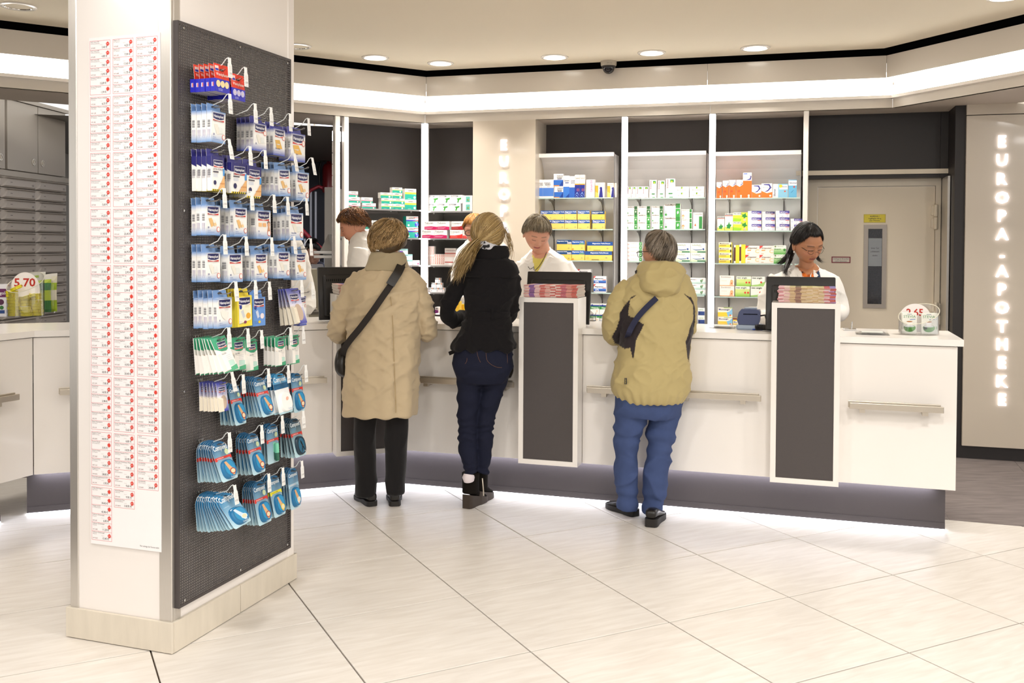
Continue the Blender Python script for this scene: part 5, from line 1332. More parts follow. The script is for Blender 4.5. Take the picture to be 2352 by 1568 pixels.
V = np.stack(vs, 1).reshape(-1, 3)
base = (np.arange(len(X)) * 12)[:, None, None]
F = np.array([(0, 1, 5, 4), (1, 2, 6, 5), (2, 3, 7, 6), (3, 0, 4, 7), (4, 5, 9, 8), (5, 6, 10, 9), (6, 7, 11, 10), (7, 4, 8, 11)])[None] + base
me = bpy.data.meshes.new('perforated_sheet')
me.from_pydata(V.tolist(), [], F.reshape(-1, 4).tolist()); me.materials.append(BM)
sh_ = link('perforated_sheet', me, board, kind='stuff')
p = PM()
for (x0_, x1_, z0_, z1_) in ((0, mx_, zbb, zbt), (WB - mx_, WB, zbb, zbt), (mx_, WB - mx_, zbb, zbb + mz_), (mx_, WB - mx_, zbt - mz_, zbt)):
    p.box(x0_, x1_, 0, .0015, z0_, z1_)
p.box(-.001, .001, -.0005, .02, zbb, zbt); p.box(WB - .001, WB + .001, -.0005, .02, zbb, zbt)
p.box(0, WB, -.0005, .02, zbb - .001, zbb + .001); p.box(0, WB, -.0005, .02, zbt - .001, zbt + .001)
link('folded_rim', p.mesh('folded_rim', BM), board)
for fx in (.04, .5, .96):
    for fz in (.01, .37, .68, .99):
        if fx == .5 and fz in (.37, .68): continue
        p = PM(); x, z = WB * fx, zbb + HB * fz
        p.loft([[(x + r_ * cos(a), y, z + r_ * sin(a)) for a in np.linspace(0, 2 * pi, 11)[:-1]] for r_, y in ((.0055, -.0005), (.005, -.003), (.003, -.004))])
        link('screw', p.mesh('screw', CHROME), board)
# ---- hooks, tags and packs
HB_ = BDd                                             # s away from viewer, d out of the board
WIRE = mat('hook_wire', '9a9894', rough=.25, metal=.9, var=.03)
TAGM = mat('tag_plastic', 'eef0ee', rough=.25, var=.01)
def hook(s, z, L_, label, price, tilt=0.0, gp='price hooks on the perforated board'):
    r = link('price_hook', None, None, HB_.at(s, 0, z), HB_.yaw, label, 'hook', gp)
    p = PM()
    for dx in (-.008, .008):
        p.tube([(dx, .004, .012), (dx, -.004, .012), (dx, -.006, 0), (dx, -L_ * .5, -.003), (dx, -L_ * .92, .0), (dx * .4, -L_, .006)], .0016, 5)
    p.box(-.02, .02, -.004, -.0005, .003, .013)
    link('wire', p.mesh('wire', WIRE, True), r)
    p = PM(); p.tube([(0, -L_ * .55, .006), (0, -L_ * .9, .022), (0, -L_ - .004, .042), (0, -L_ - .012, .046), (0, -L_ - .018, .04)], .0017, 5)
    link('label_arm', p.mesh('label_arm', TAGM, True), r)
    p = PM()
    t_ = lambda x, zz: (x + (zz - .04) * tilt * -.5, -L_ - .02 + (.04 - zz) * -.06, zz)
    out = [(-.009, .046), (.009, .046), (.0085, .026), (.0125, .018), (.0125, -.028), (-.0125, -.028), (-.0125, .018), (-.0085, .026)]
    f = [t_(x, zz) for x, zz in out]
    p.poly(f, 'f2f2ef'); b_k = [(x, y + .0012, zz) for x, y, zz in f]; p.poly(b_k[::-1], 'e6e6e2')
    for k in range(8): p.poly([f[k], b_k[k], b_k[(k + 1) % 8], f[(k + 1) % 8]], 'ffffff')
    tt = lambda x, zz: (t_(x, zz)[0], t_(x, zz)[1] - .0006, zz)
    p.text(price, 0, -.016, .0075, 'a09a9a', tt, 'c', .85)
    for zz in (.012, .006, .0, -.023): p.poly([tt(-.008, zz), tt(.008, zz), tt(.008, zz + .0011), tt(-.008, zz + .0011)], 'cfcac6')
    link('price_tag', p.mesh('price_tag', PRINT), r)
    return r
def gquad(p, x0, x1, z0, z1, y, c0, c1):
    p.poly([(x0, y, z0), (x1, y, z0), (x1, y, z1), (x0, y, z1)], [c0, c0, c1, c1])
def hlogo(p, cx_, zt_, w_, y, red=True):
    h_ = w_ * .36
    p.poly([(cx_ - w_ / 2 - .001, y, zt_ - h_ * 1.3), (cx_ + w_ / 2 + .001, y, zt_ - h_ * 1.3), (cx_ + w_ / 2 + .001, y, zt_ + .0015), (cx_ - w_ / 2 - .001, y, zt_ + .0015)], 'f6f4f2')
    y -= .0002
    if red: p.poly([(cx_ - w_ / 2, y, zt_ - h_ * 1.0), (cx_, y, zt_ - h_ * 1.2), (cx_ + w_ / 2, y, zt_ - h_ * 1.0), (cx_ + w_ / 2, y, zt_ - h_ * 1.27), (cx_ - w_ / 2, y, zt_ - h_ * 1.27)], 'd23630')
    p.poly([(cx_ - w_ / 2, y - .0001, zt_), (cx_ - w_ / 2, y - .0001, zt_ - h_ * .82), (cx_ - w_ * .2, y - .0001, zt_ - h_), (cx_ + w_ * .2, y - .0001, zt_ - h_), (cx_ + w_ / 2, y - .0001, zt_ - h_ * .82), (cx_ + w_ / 2, y - .0001, zt_)], '1d1e5c')
    p.text('Hansaplast', cx_, zt_ - h_ * .68, h_ * .42, 'f4f4f8', lambda x, z: (x, y - .0003, z), 'c', min(1, w_ * .92 / (text_w('Hansaplast', True) * h_ * .42)), bold=True)
def barcode(p, x, y0, y1, z0, z1, c='6a6a72'):
    n_ = 9
    for k in range(n_):
        a = z0 + (z1 - z0) * k / n_
        p.poly([(x, y1, a), (x, y0, a), (x, y0, a + (z1 - z0) / n_ * (.35 + .3 * (k % 3 == 0))), (x, y1, a + (z1 - z0) / n_ * (.35 + .3 * (k % 3 == 0)))], c)
def box_pack(kind, w, h, d, title, sub, art, top, bot, tabc, body='f5f4f0'):
    """hanging plaster box: front faces -y, narrow side faces -x, hang tab above"""
    p = PM()
    p.box(-w / 2, w / 2, 0, d, -h, 0, body)
    e = .0004
    def side(x, s):
        for z0, z1, c0, c1 in ((-h, -h * .72, bot, body), (-h * .18, 0, body, top)):
            q = [(x, d, z0), (x, 0, z0), (x, 0, z1), (x, d, z1)]
            p.poly(q if s < 0 else q[::-1], [c0, c0, c1, c1] if s < 0 else [c1, c1, c0, c0])
    def front(y):
        gquad(p, -w / 2, w / 2, -h, -h * .72, y, bot, body); gquad(p, -w / 2, w / 2, -h * .14, 0, y, body, top)
    if kind in ('soft', 'blue'):
        side(-w / 2 - e, -1); side(w / 2 + e, 1); front(-e)
        barcode(p, -w / 2 - e * 2, d * .25, d * .8, -h * .52, -h * .28); 
        for k in range(4): p.poly([(-w / 2 - e * 2, d * (.2 + .17 * k) + .001, -h * (.86 if k % 2 else .8)), (-w / 2 - e * 2, d * (.2 + .17 * k), -h * (.86 if k % 2 else .8)), (-w / 2 - e * 2, d * (.2 + .17 * k), -h * .6), (-w / 2 - e * 2, d * (.2 + .17 * k) + .0015, -h * .6)], '9a8fb4')
        p.poly([(-w / 2, d, -h - e), (w / 2, d, -h - e), (w / 2, 0, -h - e), (-w / 2, 0, -h - e)], 'b7b0a8')
    if kind == 'robust':
        gquad(p, -w / 2, w / 2, -h * .3, 0, -e, '2c2a72', '2a2870')
        for x_, sg in ((-w / 2 - e, 1), (w / 2 + e, 1)):
            p.poly([(x_, d, -h * .22), (x_, 0, -h * .3), (x_, 0, 0), (x_, d, 0)], '2a2870')
        p.poly([(-w / 2 - e, d, -h * .62), (-w / 2 - e, d * .3, -h * .62), (-w / 2 - e, d * .3, -h * .4), (-w / 2 - e, d, -h * .4)], 'c9c6c8')
        barcode(p, -w / 2 - e * 2, d * .2, d * .8, -h * .55, -h * .36)
        n_ = 14
        for k in range(n_):
            a = -w / 2 + w * k / n_
            p.poly([(a, -e, -h), (a + w / n_, -e, -h), (a + w / n_, -e, -h * .95), (a, -e, -h * .95)], '1c1b1a' if k % 2 else 'f0d92a')
            p.poly([(a, d, -h - e), (a + w / n_, d, -h - e), (a + w / n_, 0, -h - e), (a, 0, -h - e)], '1c1b1a' if k % 2 else 'f0d92a')
    mpf = lambda x, z: (x, -e * 4, z)
    if kind in ('soft', 'blue', 'yellow', 'sky'):
        if kind == 'yellow':
            p.box(-w / 2 - e, w / 2 + e, -e, d, -h - e, e, 'f3df45'); p.poly([mpf(-w * .42, -h * .9), mpf(w * .42, -h * .8), mpf(w * .42, -h * .3), mpf(-w * .42, -h * .32)], 'f7f2d2')
        if kind == 'sky': p.box(-w / 2 - e, w / 2 + e, -e, d, -h - e, e, '6a9be0')
        hlogo(p, -w * .02, -h * .06, w * .78, -e * 3)
        p.text(title, -w * .4, -h * .33, h * .062, '9a968f' if kind in ('soft', 'blue') else '6a6a9a', mpf, 'l', min(1, w * .8 / (text_w(title) * h * .062)))
        if sub: p.text(sub, -w * .4, -h * .77, h * .06, '4a5a9a', mpf, 'l', min(1, w * .5 / (text_w(sub) * h * .06)), bold=True)
        p.text('Elastisch', -w * .4, -h * .85, h * .032, '5a78b8' if kind != 'blue' else 'dfe6fa', mpf, 'l'); p.text('Schmutzabweisend', -w * .4, -h * .91, h * .032, '5a78b8' if kind != 'blue' else 'dfe6fa', mpf, 'l')
        # round red seal
        if kind in ('soft', 'blue'):
            cx_, cz_, R_ = w * .36, (-h * .8 if kind == 'soft' else -h * .33), w * .12
            ring = [(cx_ + R_ * cos(a), -e * 4, cz_ + R_ * sin(a)) for a in np.linspace(0, 2 * pi, 17)[:-1]]
            ri = [(cx_ + R_ * .78 * cos(a), -e * 5, cz_ + R_ * .78 * sin(a)) for a in np.linspace(0, 2 * pi, 17)[:-1]]
            p.poly(ring, 'df6a58'); p.poly(ri, 'f7f2ee'); p.poly([(cx_ - R_ * .5, -e * 6, cz_ + R_ * .4), (cx_ + R_ * .1, -e * 6, cz_), (cx_ + R_ * .5, -e * 6, cz_ - R_ * .4), (cx_, -e * 6, cz_ + R_ * .1)], 'd85a48')
    if art == 'strip':
        p.poly([mpf(-w * .34, -h * .45), mpf(-w * .12, -h * .42), mpf(w * .02, -h * .68), mpf(-w * .14, -h * .73)], 'e8bc7c')
        p.poly([(a, b - e, c) for a, b, c in (mpf(-w * .1, -h * .48), mpf(w * .1, -h * .5), mpf(w * .24, -h * .66), mpf(w * .06, -h * .7))], 'efcb95')
        p.poly([(a, b - e * 2, c) for a, b, c in (mpf(-w * .06, -h * .5), mpf(w * .08, -h * .49), mpf(w * .14, -h * .58), mpf(w * .02, -h * .6))], 'f4efe6')
    elif art == 'wedge':
        p.poly([mpf(-w * .4, -h * .44), mpf(w * .0, -h * .42), mpf(w * .25, -h * .73), mpf(-w * .25, -h * .76)], 'e6b554')
        p.poly([(a, b - e, c) for a, b, c in (mpf(-w * .36, -h * .58), mpf(w * .05, -h * .57), mpf(-w * .05, -h * .61))], 'dfe4ec')
    elif art == 'clear':
        p.poly([mpf(-w * .34, -h * .43), mpf(-w * .1, -h * .41), mpf(w * .1, -h * .7), mpf(-w * .12, -h * .74)], 'ece8dc')
        p.poly([(a, b - e, c) for a, b, c in (mpf(w * .0, -h * .5), mpf(w * .26, -h * .5), mpf(w * .3, -h * .68), mpf(w * .02, -h * .7))], 'e6eae6')
    elif art == 'heart':
        p.poly([mpf(-w * .32, -h * .45), mpf(-w * .2, -h * .4), mpf(w * .05, -h * .45), mpf(w * .25, -h * .5), mpf(w * .12, -h * .68), mpf(-.0, -h * .74), mpf(-w * .2, -h * .64)], 'efebe2')
    elif art == 'robust':
        p.text('Hansaplast', 0, -h * .17, h * .001, 'fff', mpf, 'c')
        hlogo(p, w * .02, -h * .12, w * .72, -e * 3)
        p.text('EXTRA ROBUST', -w * .4, -h * .4, h * .055, '5a5560', mpf, 'l', min(1, w * .84 / (text_w('EXTRA ROBUST') * h * .055)))
        p.poly([mpf(-w * .4, -h * .47), mpf(w * .02, -h * .47), mpf(w * .02, -h * .43), mpf(-w * .4, -h * .43)], '4a4552')
        for k in range(3): p.poly([mpf(-w * .4, -h * (.52 + .035 * k)), mpf(-w * .05, -h * (.52 + .035 * k)), mpf(-w * .05, -h * (.51 + .035 * k)), mpf(-w * .4, -h * (.51 + .035 * k))], 'b7c4e0')
        p.poly([mpf(-w * .05, -h * .95), mpf(w * .5, -h * .92), mpf(w * .5, -h * .5), mpf(w * .36, -h * .62), mpf(w * .18, -h * .78)], 'eab678')
        p.poly([(a, b - e, c) for a, b, c in (mpf(w * .1, -h * .8), mpf(w * .5, -h * .8), mpf(w * .5, -h * .75), mpf(w * .16, -h * .76))], 'd99a5c')
        p.poly([mpf(w * .38, -h * .55), mpf(w * .5, -h * .55), mpf(w * .5, -h * .34), mpf(w * .38, -h * .34)], '4a9ae0')
        p.poly([(-w * .28 + w * .11 * cos(a), -e * 5, -h * .76 + w * .11 * sin(a)) for a in np.linspace(0, 2 * pi, 15)[:-1]], '2a2a5a'); p.poly([mpf(-w * .39, -h * .755), mpf(-w * .17, -h * .755), mpf(-w * .17, -h * .775), mpf(-w * .39, -h * .775)], 'f4f4f4')
    elif art == 'face':
        for k in range(2): p.poly([mpf(-w * .38 + k * w * .3, -h * .58), mpf(-w * .14 + k * w * .3, -h * .58), mpf(-w * .14 + k * w * .3, -h * .45), mpf(-w * .38 + k * w * .3, -h * .45)], ('f0c48c', 'eeb87c')[k])
        p.poly([(w * .34 + w * .09 * cos(a), -e * 5, -h * .5 + h * .09 * sin(a)) for a in np.linspace(0, 2 * pi, 15)[:-1]], 'dba682')
        p.poly([(w * .34 + w * .1 * cos(a), -e * 4.5, -h * .44 + h * .06 * sin(a)) for a in np.linspace(0, 2 * pi, 15)[:-1]], '4a3526')
        p.poly([mpf(w * .24, -h * .74), mpf(w * .46, -h * .74), mpf(w * .4, -h * .58), mpf(w * .3, -h * .58)], 'd49a74')
    elif art == 'kids':
        p.poly([mpf(-w * .3, -h * .5), mpf(-w * .12, -h * .44), mpf(w * .02, -h * .68), mpf(-w * .14, -h * .74)], 'cdd8ee')
        p.poly([(w * .22 + w * .16 * cos(a), -e * 5, -h * .66 + h * .1 * sin(a)) for a in np.linspace(0, 2 * pi, 13)[:-1]], 'ecae3e' if kind == 'yellow' else 'f2e6ea')
        p.poly([(-w * .3 + w * .09 * cos(a), -e * 5, -h * .36 + w * .09 * sin(a)) for a in np.linspace(0, 2 * pi, 13)[:-1]], '2b3f96')
        p.poly([(w * .0 + w * .1 * cos(a), -e * 5, -h * .86 + h * .05 * sin(a)) for a in np.linspace(0, 2 * pi, 13)[:-1]], '8a3a5a' if kind == 'yellow' else 'f2d23a')
    elif art == 'round':
        gquad(p, -w / 2, w / 2, -h, 0, -e, '2627b4', '2a2bbf')
        for k in range(3):
            cx_ = -w * .3 + w * .29 * k
            p.poly([(cx_ + w * .145 * cos(a), -e * (4 + k * .3), -h * .38 + w * .145 * sin(a)) for a in np.linspace(0, 2 * pi, 17)[:-1]], tabc if False else ('ecd9a2' if title == 'a' else 'c7c2ea'))
            if title != 'a': p.poly([(cx_ + w * .05 * cos(a), -e * 6, -h * .38 + w * .05 * sin(a)) for a in np.linspace(.78, 2 * pi + .78, 5)[:-1]], 'f0e6c0')
        p.text('Runde Pflaster', -w * .3, -h * .8, h * .07, 'dfe2f6', mpf, 'l', .9); p.text('hautfreundlich', -w * .3, -h * .9, h * .07, 'dfe2f6', mpf, 'l', .9)
        p.poly([(-w / 2 - e, d * .75, -h * .62), (-w / 2 - e, d * .3, -h * .62), (-w / 2 - e, d * .3, -h * .3), (-w / 2 - e, d * .75, -h * .3)], 'c9c6e0'); p.poly([(-w / 2 - e * 2, d * .5, -h * .6), (-w / 2 - e * 2, d * .32, -h * .6), (-w / 2 - e * 2, d * .32, -h * .32), (-w / 2 - e * 2, d * .5, -h * .32)], 'd8504a')
        p.poly([(-w / 2, d, -h - e), (w / 2, d, -h - e), (w / 2, 0, -h - e), (-w / 2, 0, -h - e)], 'c2bcc2')
    me = p.mesh('plaster_box', PRINT)
    t = PM()
    th = .028 if kind != 'round' else .055
    q = [(-w / 2, d, 0), (w / 2, d, 0), (w * .46, d + .004 if kind != 'round' else d * .2 + .004, th), (-w * .46, d + .004 if kind != 'round' else d * .2 + .004, th)]
    if kind == 'round': q[0] = (-w / 2, .001, 0); q[1] = (w / 2, .001, 0); q[2] = (w / 2, .006, th); q[3] = (-w / 2, .006, th)
    t.poly(q, tabc); t.poly([(x, y + .0007, z) for x, y, z in q][::-1], tabc)
    for k in range(4):
        a, b = q[k], q[(k + 1) % 4]; t.poly([a, (a[0], a[1] + .0007, a[2]), (b[0], b[1] + .0007, b[2]), b], 'f0f0f0')
    yb = (q[0][1] + q[2][1]) / 2
    hc = '2c2c34'
    zc = th * .62
    yf = lambda z: q[0][1] + (q[2][1] - q[0][1]) * z / th - .0006
    t.poly([(-.013, yf(zc - .003), zc - .003), (.013, yf(zc - .003), zc - .003), (.013, yf(zc + .001), zc + .001), (.005, yf(zc + .004), zc + .004), (-.005, yf(zc + .004), zc + .004), (-.013, yf(zc + .001), zc + .001)], hc)
    if kind == 'round':
        t.poly([(-w * .44, yf(.048) - .0003, .048), (-w * .18, yf(.048) - .0003, .048), (-w * .18, yf(.028) - .0003, .028), (-w * .44, yf(.028) - .0003, .028)], 'f3d9d2')
        t.poly([(-w * .42, yf(.038) - .0006, .038), (-w * .2, yf(.038) - .0006, .038), (-w * .2, yf(.03) - .0006, .03), (-w * .42, yf(.03) - .0006, .03)], '3a3fae')
        t.text('Wundpflaster', -w * .4, .012, .011, 'fbe3da', lambda x, z: (x, yf(z) - .0006, z), 'l', min(1, w * .85 / (text_w('Wundpflaster', True) * .011)), bold=True)
    return me, t.mesh('hang_tab', PRINT)
def card_pack(w, h, kind):
    """flat blister card with rounded top, bubble on the lower part; hangs from z=0 down"""
    C_ = {'red': ('15608f', 'd83a30'), 'yel': ('15608f', 'f0e63a'), 'plain': ('1a74ae', None), 'pale': ('1a6698', 'a9cfe2'), 'black': ('123a52', 'd0362e'), 'white': ('2f8fc4', None), 'toe': ('1479ad', None)}
    c0, cb = C_[kind]
    def outline(w, h, r, z0=0.0, n=7):
        pts = []
        for (cx_, cz_, a0, rr) in ((w / 2 - r * 2.2, z0 - r * 2.2, 0, r * 2.2), (-w / 2 + r * 2.2, z0 - r * 2.2, pi / 2, r * 2.2), (-w / 2 + r * .6, z0 - h + r * .6, pi, r * .6), (w / 2 - r * .6, z0 - h + r * .6, 1.5 * pi, r * .6)):
            for k in range(n): 
                a = a0 + pi / 2 * k / (n - 1); pts.append((cx_ + rr * cos(a), cz_ + rr * sin(a)))
        return pts
    o = outline(w, h, w * .17)
    p = PM()
    def zcol(z): 
        t = max(0, min(1, (-z / h - .45) / .55)); a = hx(c0); b = hx('bfdfe8')
        return tuple(a[i] + (b[i] - a[i]) * t for i in range(3))
    p.poly([(x, 0, z) for x, z in o], [zcol(z) for x, z in o]); p.poly([(x, .0008, z) for x, z in o][::-1], [zcol(z) for x, z in o][::-1])
    for k in range(len(o)):
        (a, b), (c, d) = o[k], o[(k + 1) % len(o)]; p.poly([(a, .0008, b), (a, 0, b), (c, 0, d), (c, .0008, d)], 'dcecf2')
    e = .0004
    mpf = lambda x, z: (x, -e, z)
    if kind == 'white':
        p.poly([mpf(-w / 2, -h * .95), mpf(w / 2, -h * .95), mpf(w / 2, -h * .38), mpf(-w / 2, -h * .38)], 'f0f2f2'); p.poly([mpf(-w / 2, -h * .38), mpf(w / 2, -h * .38), mpf(w / 2, -h * .24), mpf(-w / 2, -h * .24)], '1b5e8a')
    p.text('Compeed', -w * .42, -h * .2, w * .2, 'eef6fa', lambda x, z: (x, -e * 2, z), 'l', min(1, w * .84 / (text_w('Compeed', True) * w * .2)), bold=True)
    for k in range(4): p.poly([mpf(-w * .4, -h * (.255 + .026 * k)), mpf(w * (.1 - .06 * k), -h * (.255 + .026 * k)), mpf(w * (.1 - .06 * k), -h * (.246 + .026 * k)), mpf(-w * .4, -h * (.246 + .026 * k))], '6fa6c6')
    p.poly([(-.012, -e, -h * .06), (.012, -e, -h * .06), (.012, -e, -h * .045), (.004, -e, -h * .03), (-.004, -e, -h * .03), (-.012, -e, -h * .045)], '22303c')
    if cb:
        p.poly([mpf(-w / 2, -h * .46), mpf(-w / 2 + w * .14, -h * .46), mpf(-w / 2 + w * .14, -h * .43), mpf(w / 2 - w * .1, -h * .43), mpf(w / 2 - w * .1, -h * .46), mpf(w / 2, -h * .46), mpf(w / 2, -h * .37), mpf(-w / 2, -h * .37)], cb)
        p.text('BLASENPFLASTER', -w * .38, -h * .415, h * .026, 'f6dcd8' if kind != 'yel' else 'b5a82a', lambda x, z: (x, -e * 2, z), 'l', min(1, w * .8 / (text_w('BLASENPFLASTER', True) * h * .026)), bold=True)
        if kind == 'red': p.poly([(w * .3 + w * .12 * cos(a), -e * 2, -h * .28 + w * .12 * sin(a)) for a in np.linspace(0, 2 * pi, 15)[:-1]], 'd3e2b6')
    else:
        if kind != 'white': p.text('HÜHNERAUGEN', -w * .4, -h * .36, h * .03, 'cfe6f2', lambda x, z: (x, -e * 2, z), 'l', .8)
    me = p.mesh('blister_card', PRINT)
    b = PM()
    bw_, bh, bd = w * .4, h * .5, .011
    zc = -h * .72
    bx = w * .06
    n = 20
    def oval(s, y): return [(bx + bw_ * s * (abs(cos(a)) ** .8) * (1 if cos(a) > 0 else -1), y, zc + bh / 2 * s * (abs(sin(a)) ** .7) * (1 if sin(a) > 0 else -1)) for a in np.linspace(0, 2 * pi, n + 1)[:-1]]
    col_b = {'white': 'f4f4f2', 'black': '16303f'}.get(kind, '1d6f9f')
    b.loft([oval(1, 0), oval(.97, -bd * .7), oval(.9, -bd)][::-1], col_b)
    f_ = lambda x, z: (bx + x * bw_, -bd - e, zc + z * bh / 2)
    def el(cx_, cz_, rx, rz, c, k=1, rot=0.0):
        b.poly([(bx + bw_ * (cx_ + rx * cos(a) * cos(rot) - rz * sin(a) * sin(rot)), -bd - e * k, zc + bh / 2 * (cz_ + rx * cos(a) * sin(rot) + rz * sin(a) * cos(rot))) for a in np.linspace(0, 2 * pi, 15)[:-1]], c)
    if kind in ('red', 'yel', 'pale', 'toe'):
        el(0, .1, .74, .8, '2a8fc0', 1)
        sk = 'd9a878' if kind != 'toe' else 'c9dcea'
        b.poly([(bx + bw_ * x, -bd - e * 2, zc + bh / 2 * z) for x, z in ((-.62, .78), (-.3, .82), (.0, .4), (.34, -.02), (.5, -.4), (.42, -.72), (.12, -.7), (-.1, -.3), (-.4, .3))], sk)
        el(.25, -.3, .42, .3, {'red': 'a8322c', 'yel': 'e6d83a'}.get(kind, 'cfe6f2'), 3); el(.25, -.3, .32, .22, 'ecd6b0', 4)
        b.text('Compeed', bx - bw_ * .3, zc - bh * .46, bw_ * .16, 'dbeaf2', lambda x, z: (x, -bd - e * 3, z), 'l', .8)
    elif kind == 'white': el(.1, .3, .25, .18, 'efb7a2', 2, .3); b.text('Compeed', bx - bw_ * .1, zc - bh * .4, bw_ * .2, 'b9d3e2', lambda x, z: (x, -bd - e * 3, z), 'l', .8)
    elif kind == 'black':
        el(0, 0, .7, .8, '24607c', 1); b.poly([f_(-.2, .6), f_(.1, .4), f_(.3, -.1), f_(.1, -.1), f_(-.1, .2)], 'c9b8ac'); b.poly([f_(.05, -.05), f_(.35, -.05), f_(.55, -.7), f_(.4, -.7), f_(.2, -.2), f_(-.1, -.7), f_(-.25, -.7)], 'd8e0e6')
    return me, b.mesh('blister', PRINT, 40)
def green_card(w, h):
    p = PM()
    e = .0004
    p.box(-w / 2, w / 2, 0, .003, -h, 0, 'f4f1ea', side='f6f3ee')
    mpf = lambda x, z: (x, -e, z)
    p.poly([mpf(-w / 2, -h * .3), mpf(-w * .1, -h * .4), mpf(w * .2, -h * .42), mpf(w / 2, -h * .34), mpf(w / 2, 0), mpf(-w / 2, 0)], '3fa57c')
    p.poly([mpf(-w / 2, -h), mpf(w / 2, -h), mpf(w / 2, -h * .86), mpf(-w / 2, -h * .93)], '4fb083')
    p.poly([(-.013, -e * 2, -h * .1), (.013, -e * 2, -h * .1), (.013, -e * 2, -h * .075), (.004, -e * 2, -h * .06), (-.004, -e * 2, -h * .06), (-.013, -e * 2, -h * .075)], '2a3a34')
    hlogo(p, w * .05, -h * .15, w * .56, -e * 3)
    p.text('Silikon Pads', -w * .2, -h * .5, h * .04, '6a6a7a', lambda x, z: (x, -e * 2, z), 'l', .8)
    for k in range(4): p.poly([mpf(-w * .2, -h * (.56 + .05 * k)), mpf(w * .35, -h * (.56 + .05 * k)), mpf(w * .35, -h * (.55 + .05 * k)), mpf(-w * .2, -h * (.55 + .05 * k))], 'c9c7cf')
    p.poly([mpf(-w * .42, -h * .46), mpf(-w * .3, -h * .46), mpf(-w * .22, -h * .62), mpf(-w * .26, -h * .78), mpf(-w * .36, -h * .76), mpf(-w * .34, -h * .6)], 'efcfae')
    p.poly([(w * .38 + w * .08 * cos(a), -e * 2, -h * .42 + w * .08 * sin(a)) for a in np.linspace(0, 2 * pi, 13)[:-1]], 'f2f4f0')
    p.poly([mpf(-w * .1, -h * .86), mpf(w * .42, -h * .86), mpf(w * .42, -h * .72), mpf(-w * .1, -h * .7)], 'c3e4d8')
    b = PM()
    b.loft([[(x, y, z) for x, z in ((-w * .5, -h * .97), (-w * .14, -h * .97), (-w * .14, -h * .5), (-w * .5, -h * .45))] if y > -.01 else [(x, y, z) for x, z in ((-w * .48, -h * .95), (-w * .2, -h * .95), (-w * .2, -h * .54), (-w * .48, -h * .5))] for y in (0, -.016)], 'f3efe8')
    return p.mesh('foot_pad_card', PRINT), b.mesh('padding', PRINT)
def pouch(w, h):
    """cream wart patch pouch with blue header"""
    p = PM(); e = .0004
    p.box(-w / 2, w / 2, 0, .001, -h, 0, 'e6e2ee', side='f2f2f2')
    gquad(p, -w / 2, w / 2, -h * .45, 0, -e, 'd9d8ee', '2f3aa8'); gquad(p, -w / 2, w / 2, -h, -h * .55, -e, '2e36a4', 'cfd0ea')
    hlogo(p, 0, -h * .17, w * .62, -e * 2)
    p.text('Liss', -w * .36, -h * .34, h * .07, '3a3f8a', lambda x, z: (x, -e * 2, z), 'l'); p.text('STOP', -w * .3, -h * .42, h * .07, '3a3f8a', lambda x, z: (x, -e * 2, z), 'l')
    p.poly([(w * .08 + w * .3 * cos(a), -e * 2, -h * .68 + h * .24 * sin(a)) for a in np.linspace(0, 2 * pi, 17)[:-1]], 'c7b09c')
    b = PM()
    b.loft([[(-w * .5, 0, -h), (-w * .22, 0, -h), (-w * .22, 0, -h * .5), (-w * .5, 0, -h * .5)], [(-w * .48, -.014, -h * .98), (-w * .26, -.014, -h * .98), (-w * .26, -.014, -h * .55), (-w * .48, -.014, -h * .57)]], 'e9dfca')
    return p.mesh('wart_patch_pack', PRINT), b.mesh('cream_pouch', PRINT)
def lip_pack(w, h):
    me, b = card_pack(w, h, 'red')
    g = PM(); g.lathe([(.0075, -h * .95), (.0095, -h * .93), (.0095, -h * .74)], 14, '2f6a55', 0, (w * .12, -.011, 0)); g.lathe([(.0098, -h * .74), (.0098, -h * .52), (.007, -h * .49)], 14, '7ad2ae', 0, (w * .12, -.011, 0))
    return me, g.mesh('lip_balm', PRINT, 40)
_pk = {}
def proto(key):
    if key in _pk: return _pk[key]
    k, w, h, d = key[:4]
    lb, db_, lt = '6f97cf', '1c2f9c', '7fa4d8'
    if k == 'soft': r = box_pack('soft', w, h, d, key[4], key[5], key[6], lb, '6d9ad2', '6c8fc0')
    elif k == 'blue': r = box_pack('blue', w, h, d, key[4], key[5], key[6], db_, '2443b0', '3a3a94')
    elif k == 'robust': r = box_pack('robust', w, h, d, '', '', 'robust', '2a2870', 'f0d92a', '2f2d7a')
    elif k == 'yellow': r = box_pack('yellow', w, h, d, 'Kids', '', 'kids', 'f3df45', 'f3df45', 'f1da3a')
    elif k == 'sky': r = box_pack('sky', w, h, d, 'Kids', '', 'kids', '6a9be0', '6a9be0', '6f9fe2')
    elif k == 'round': r = box_pack('round', w, h, d, key[4], '', 'round', '2627b4', '2627b4', 'e23a22', body='2627b4')
    elif k == 'green': r = green_card(w, h)
    elif k == 'pouch': r = pouch(w, h)
    elif k == 'lip': r = lip_pack(w, h)
    else: r = card_pack(w, h, k)
    _pk[key] = r
    return r
HN = ['first', 'second', 'third', 'fourth', 'fifth']
RN = ['top row', 'second row', 'third row', 'fourth row', 'fifth row', 'sixth row', 'seventh row', 'eighth row', 'ninth row', 'bottom row']
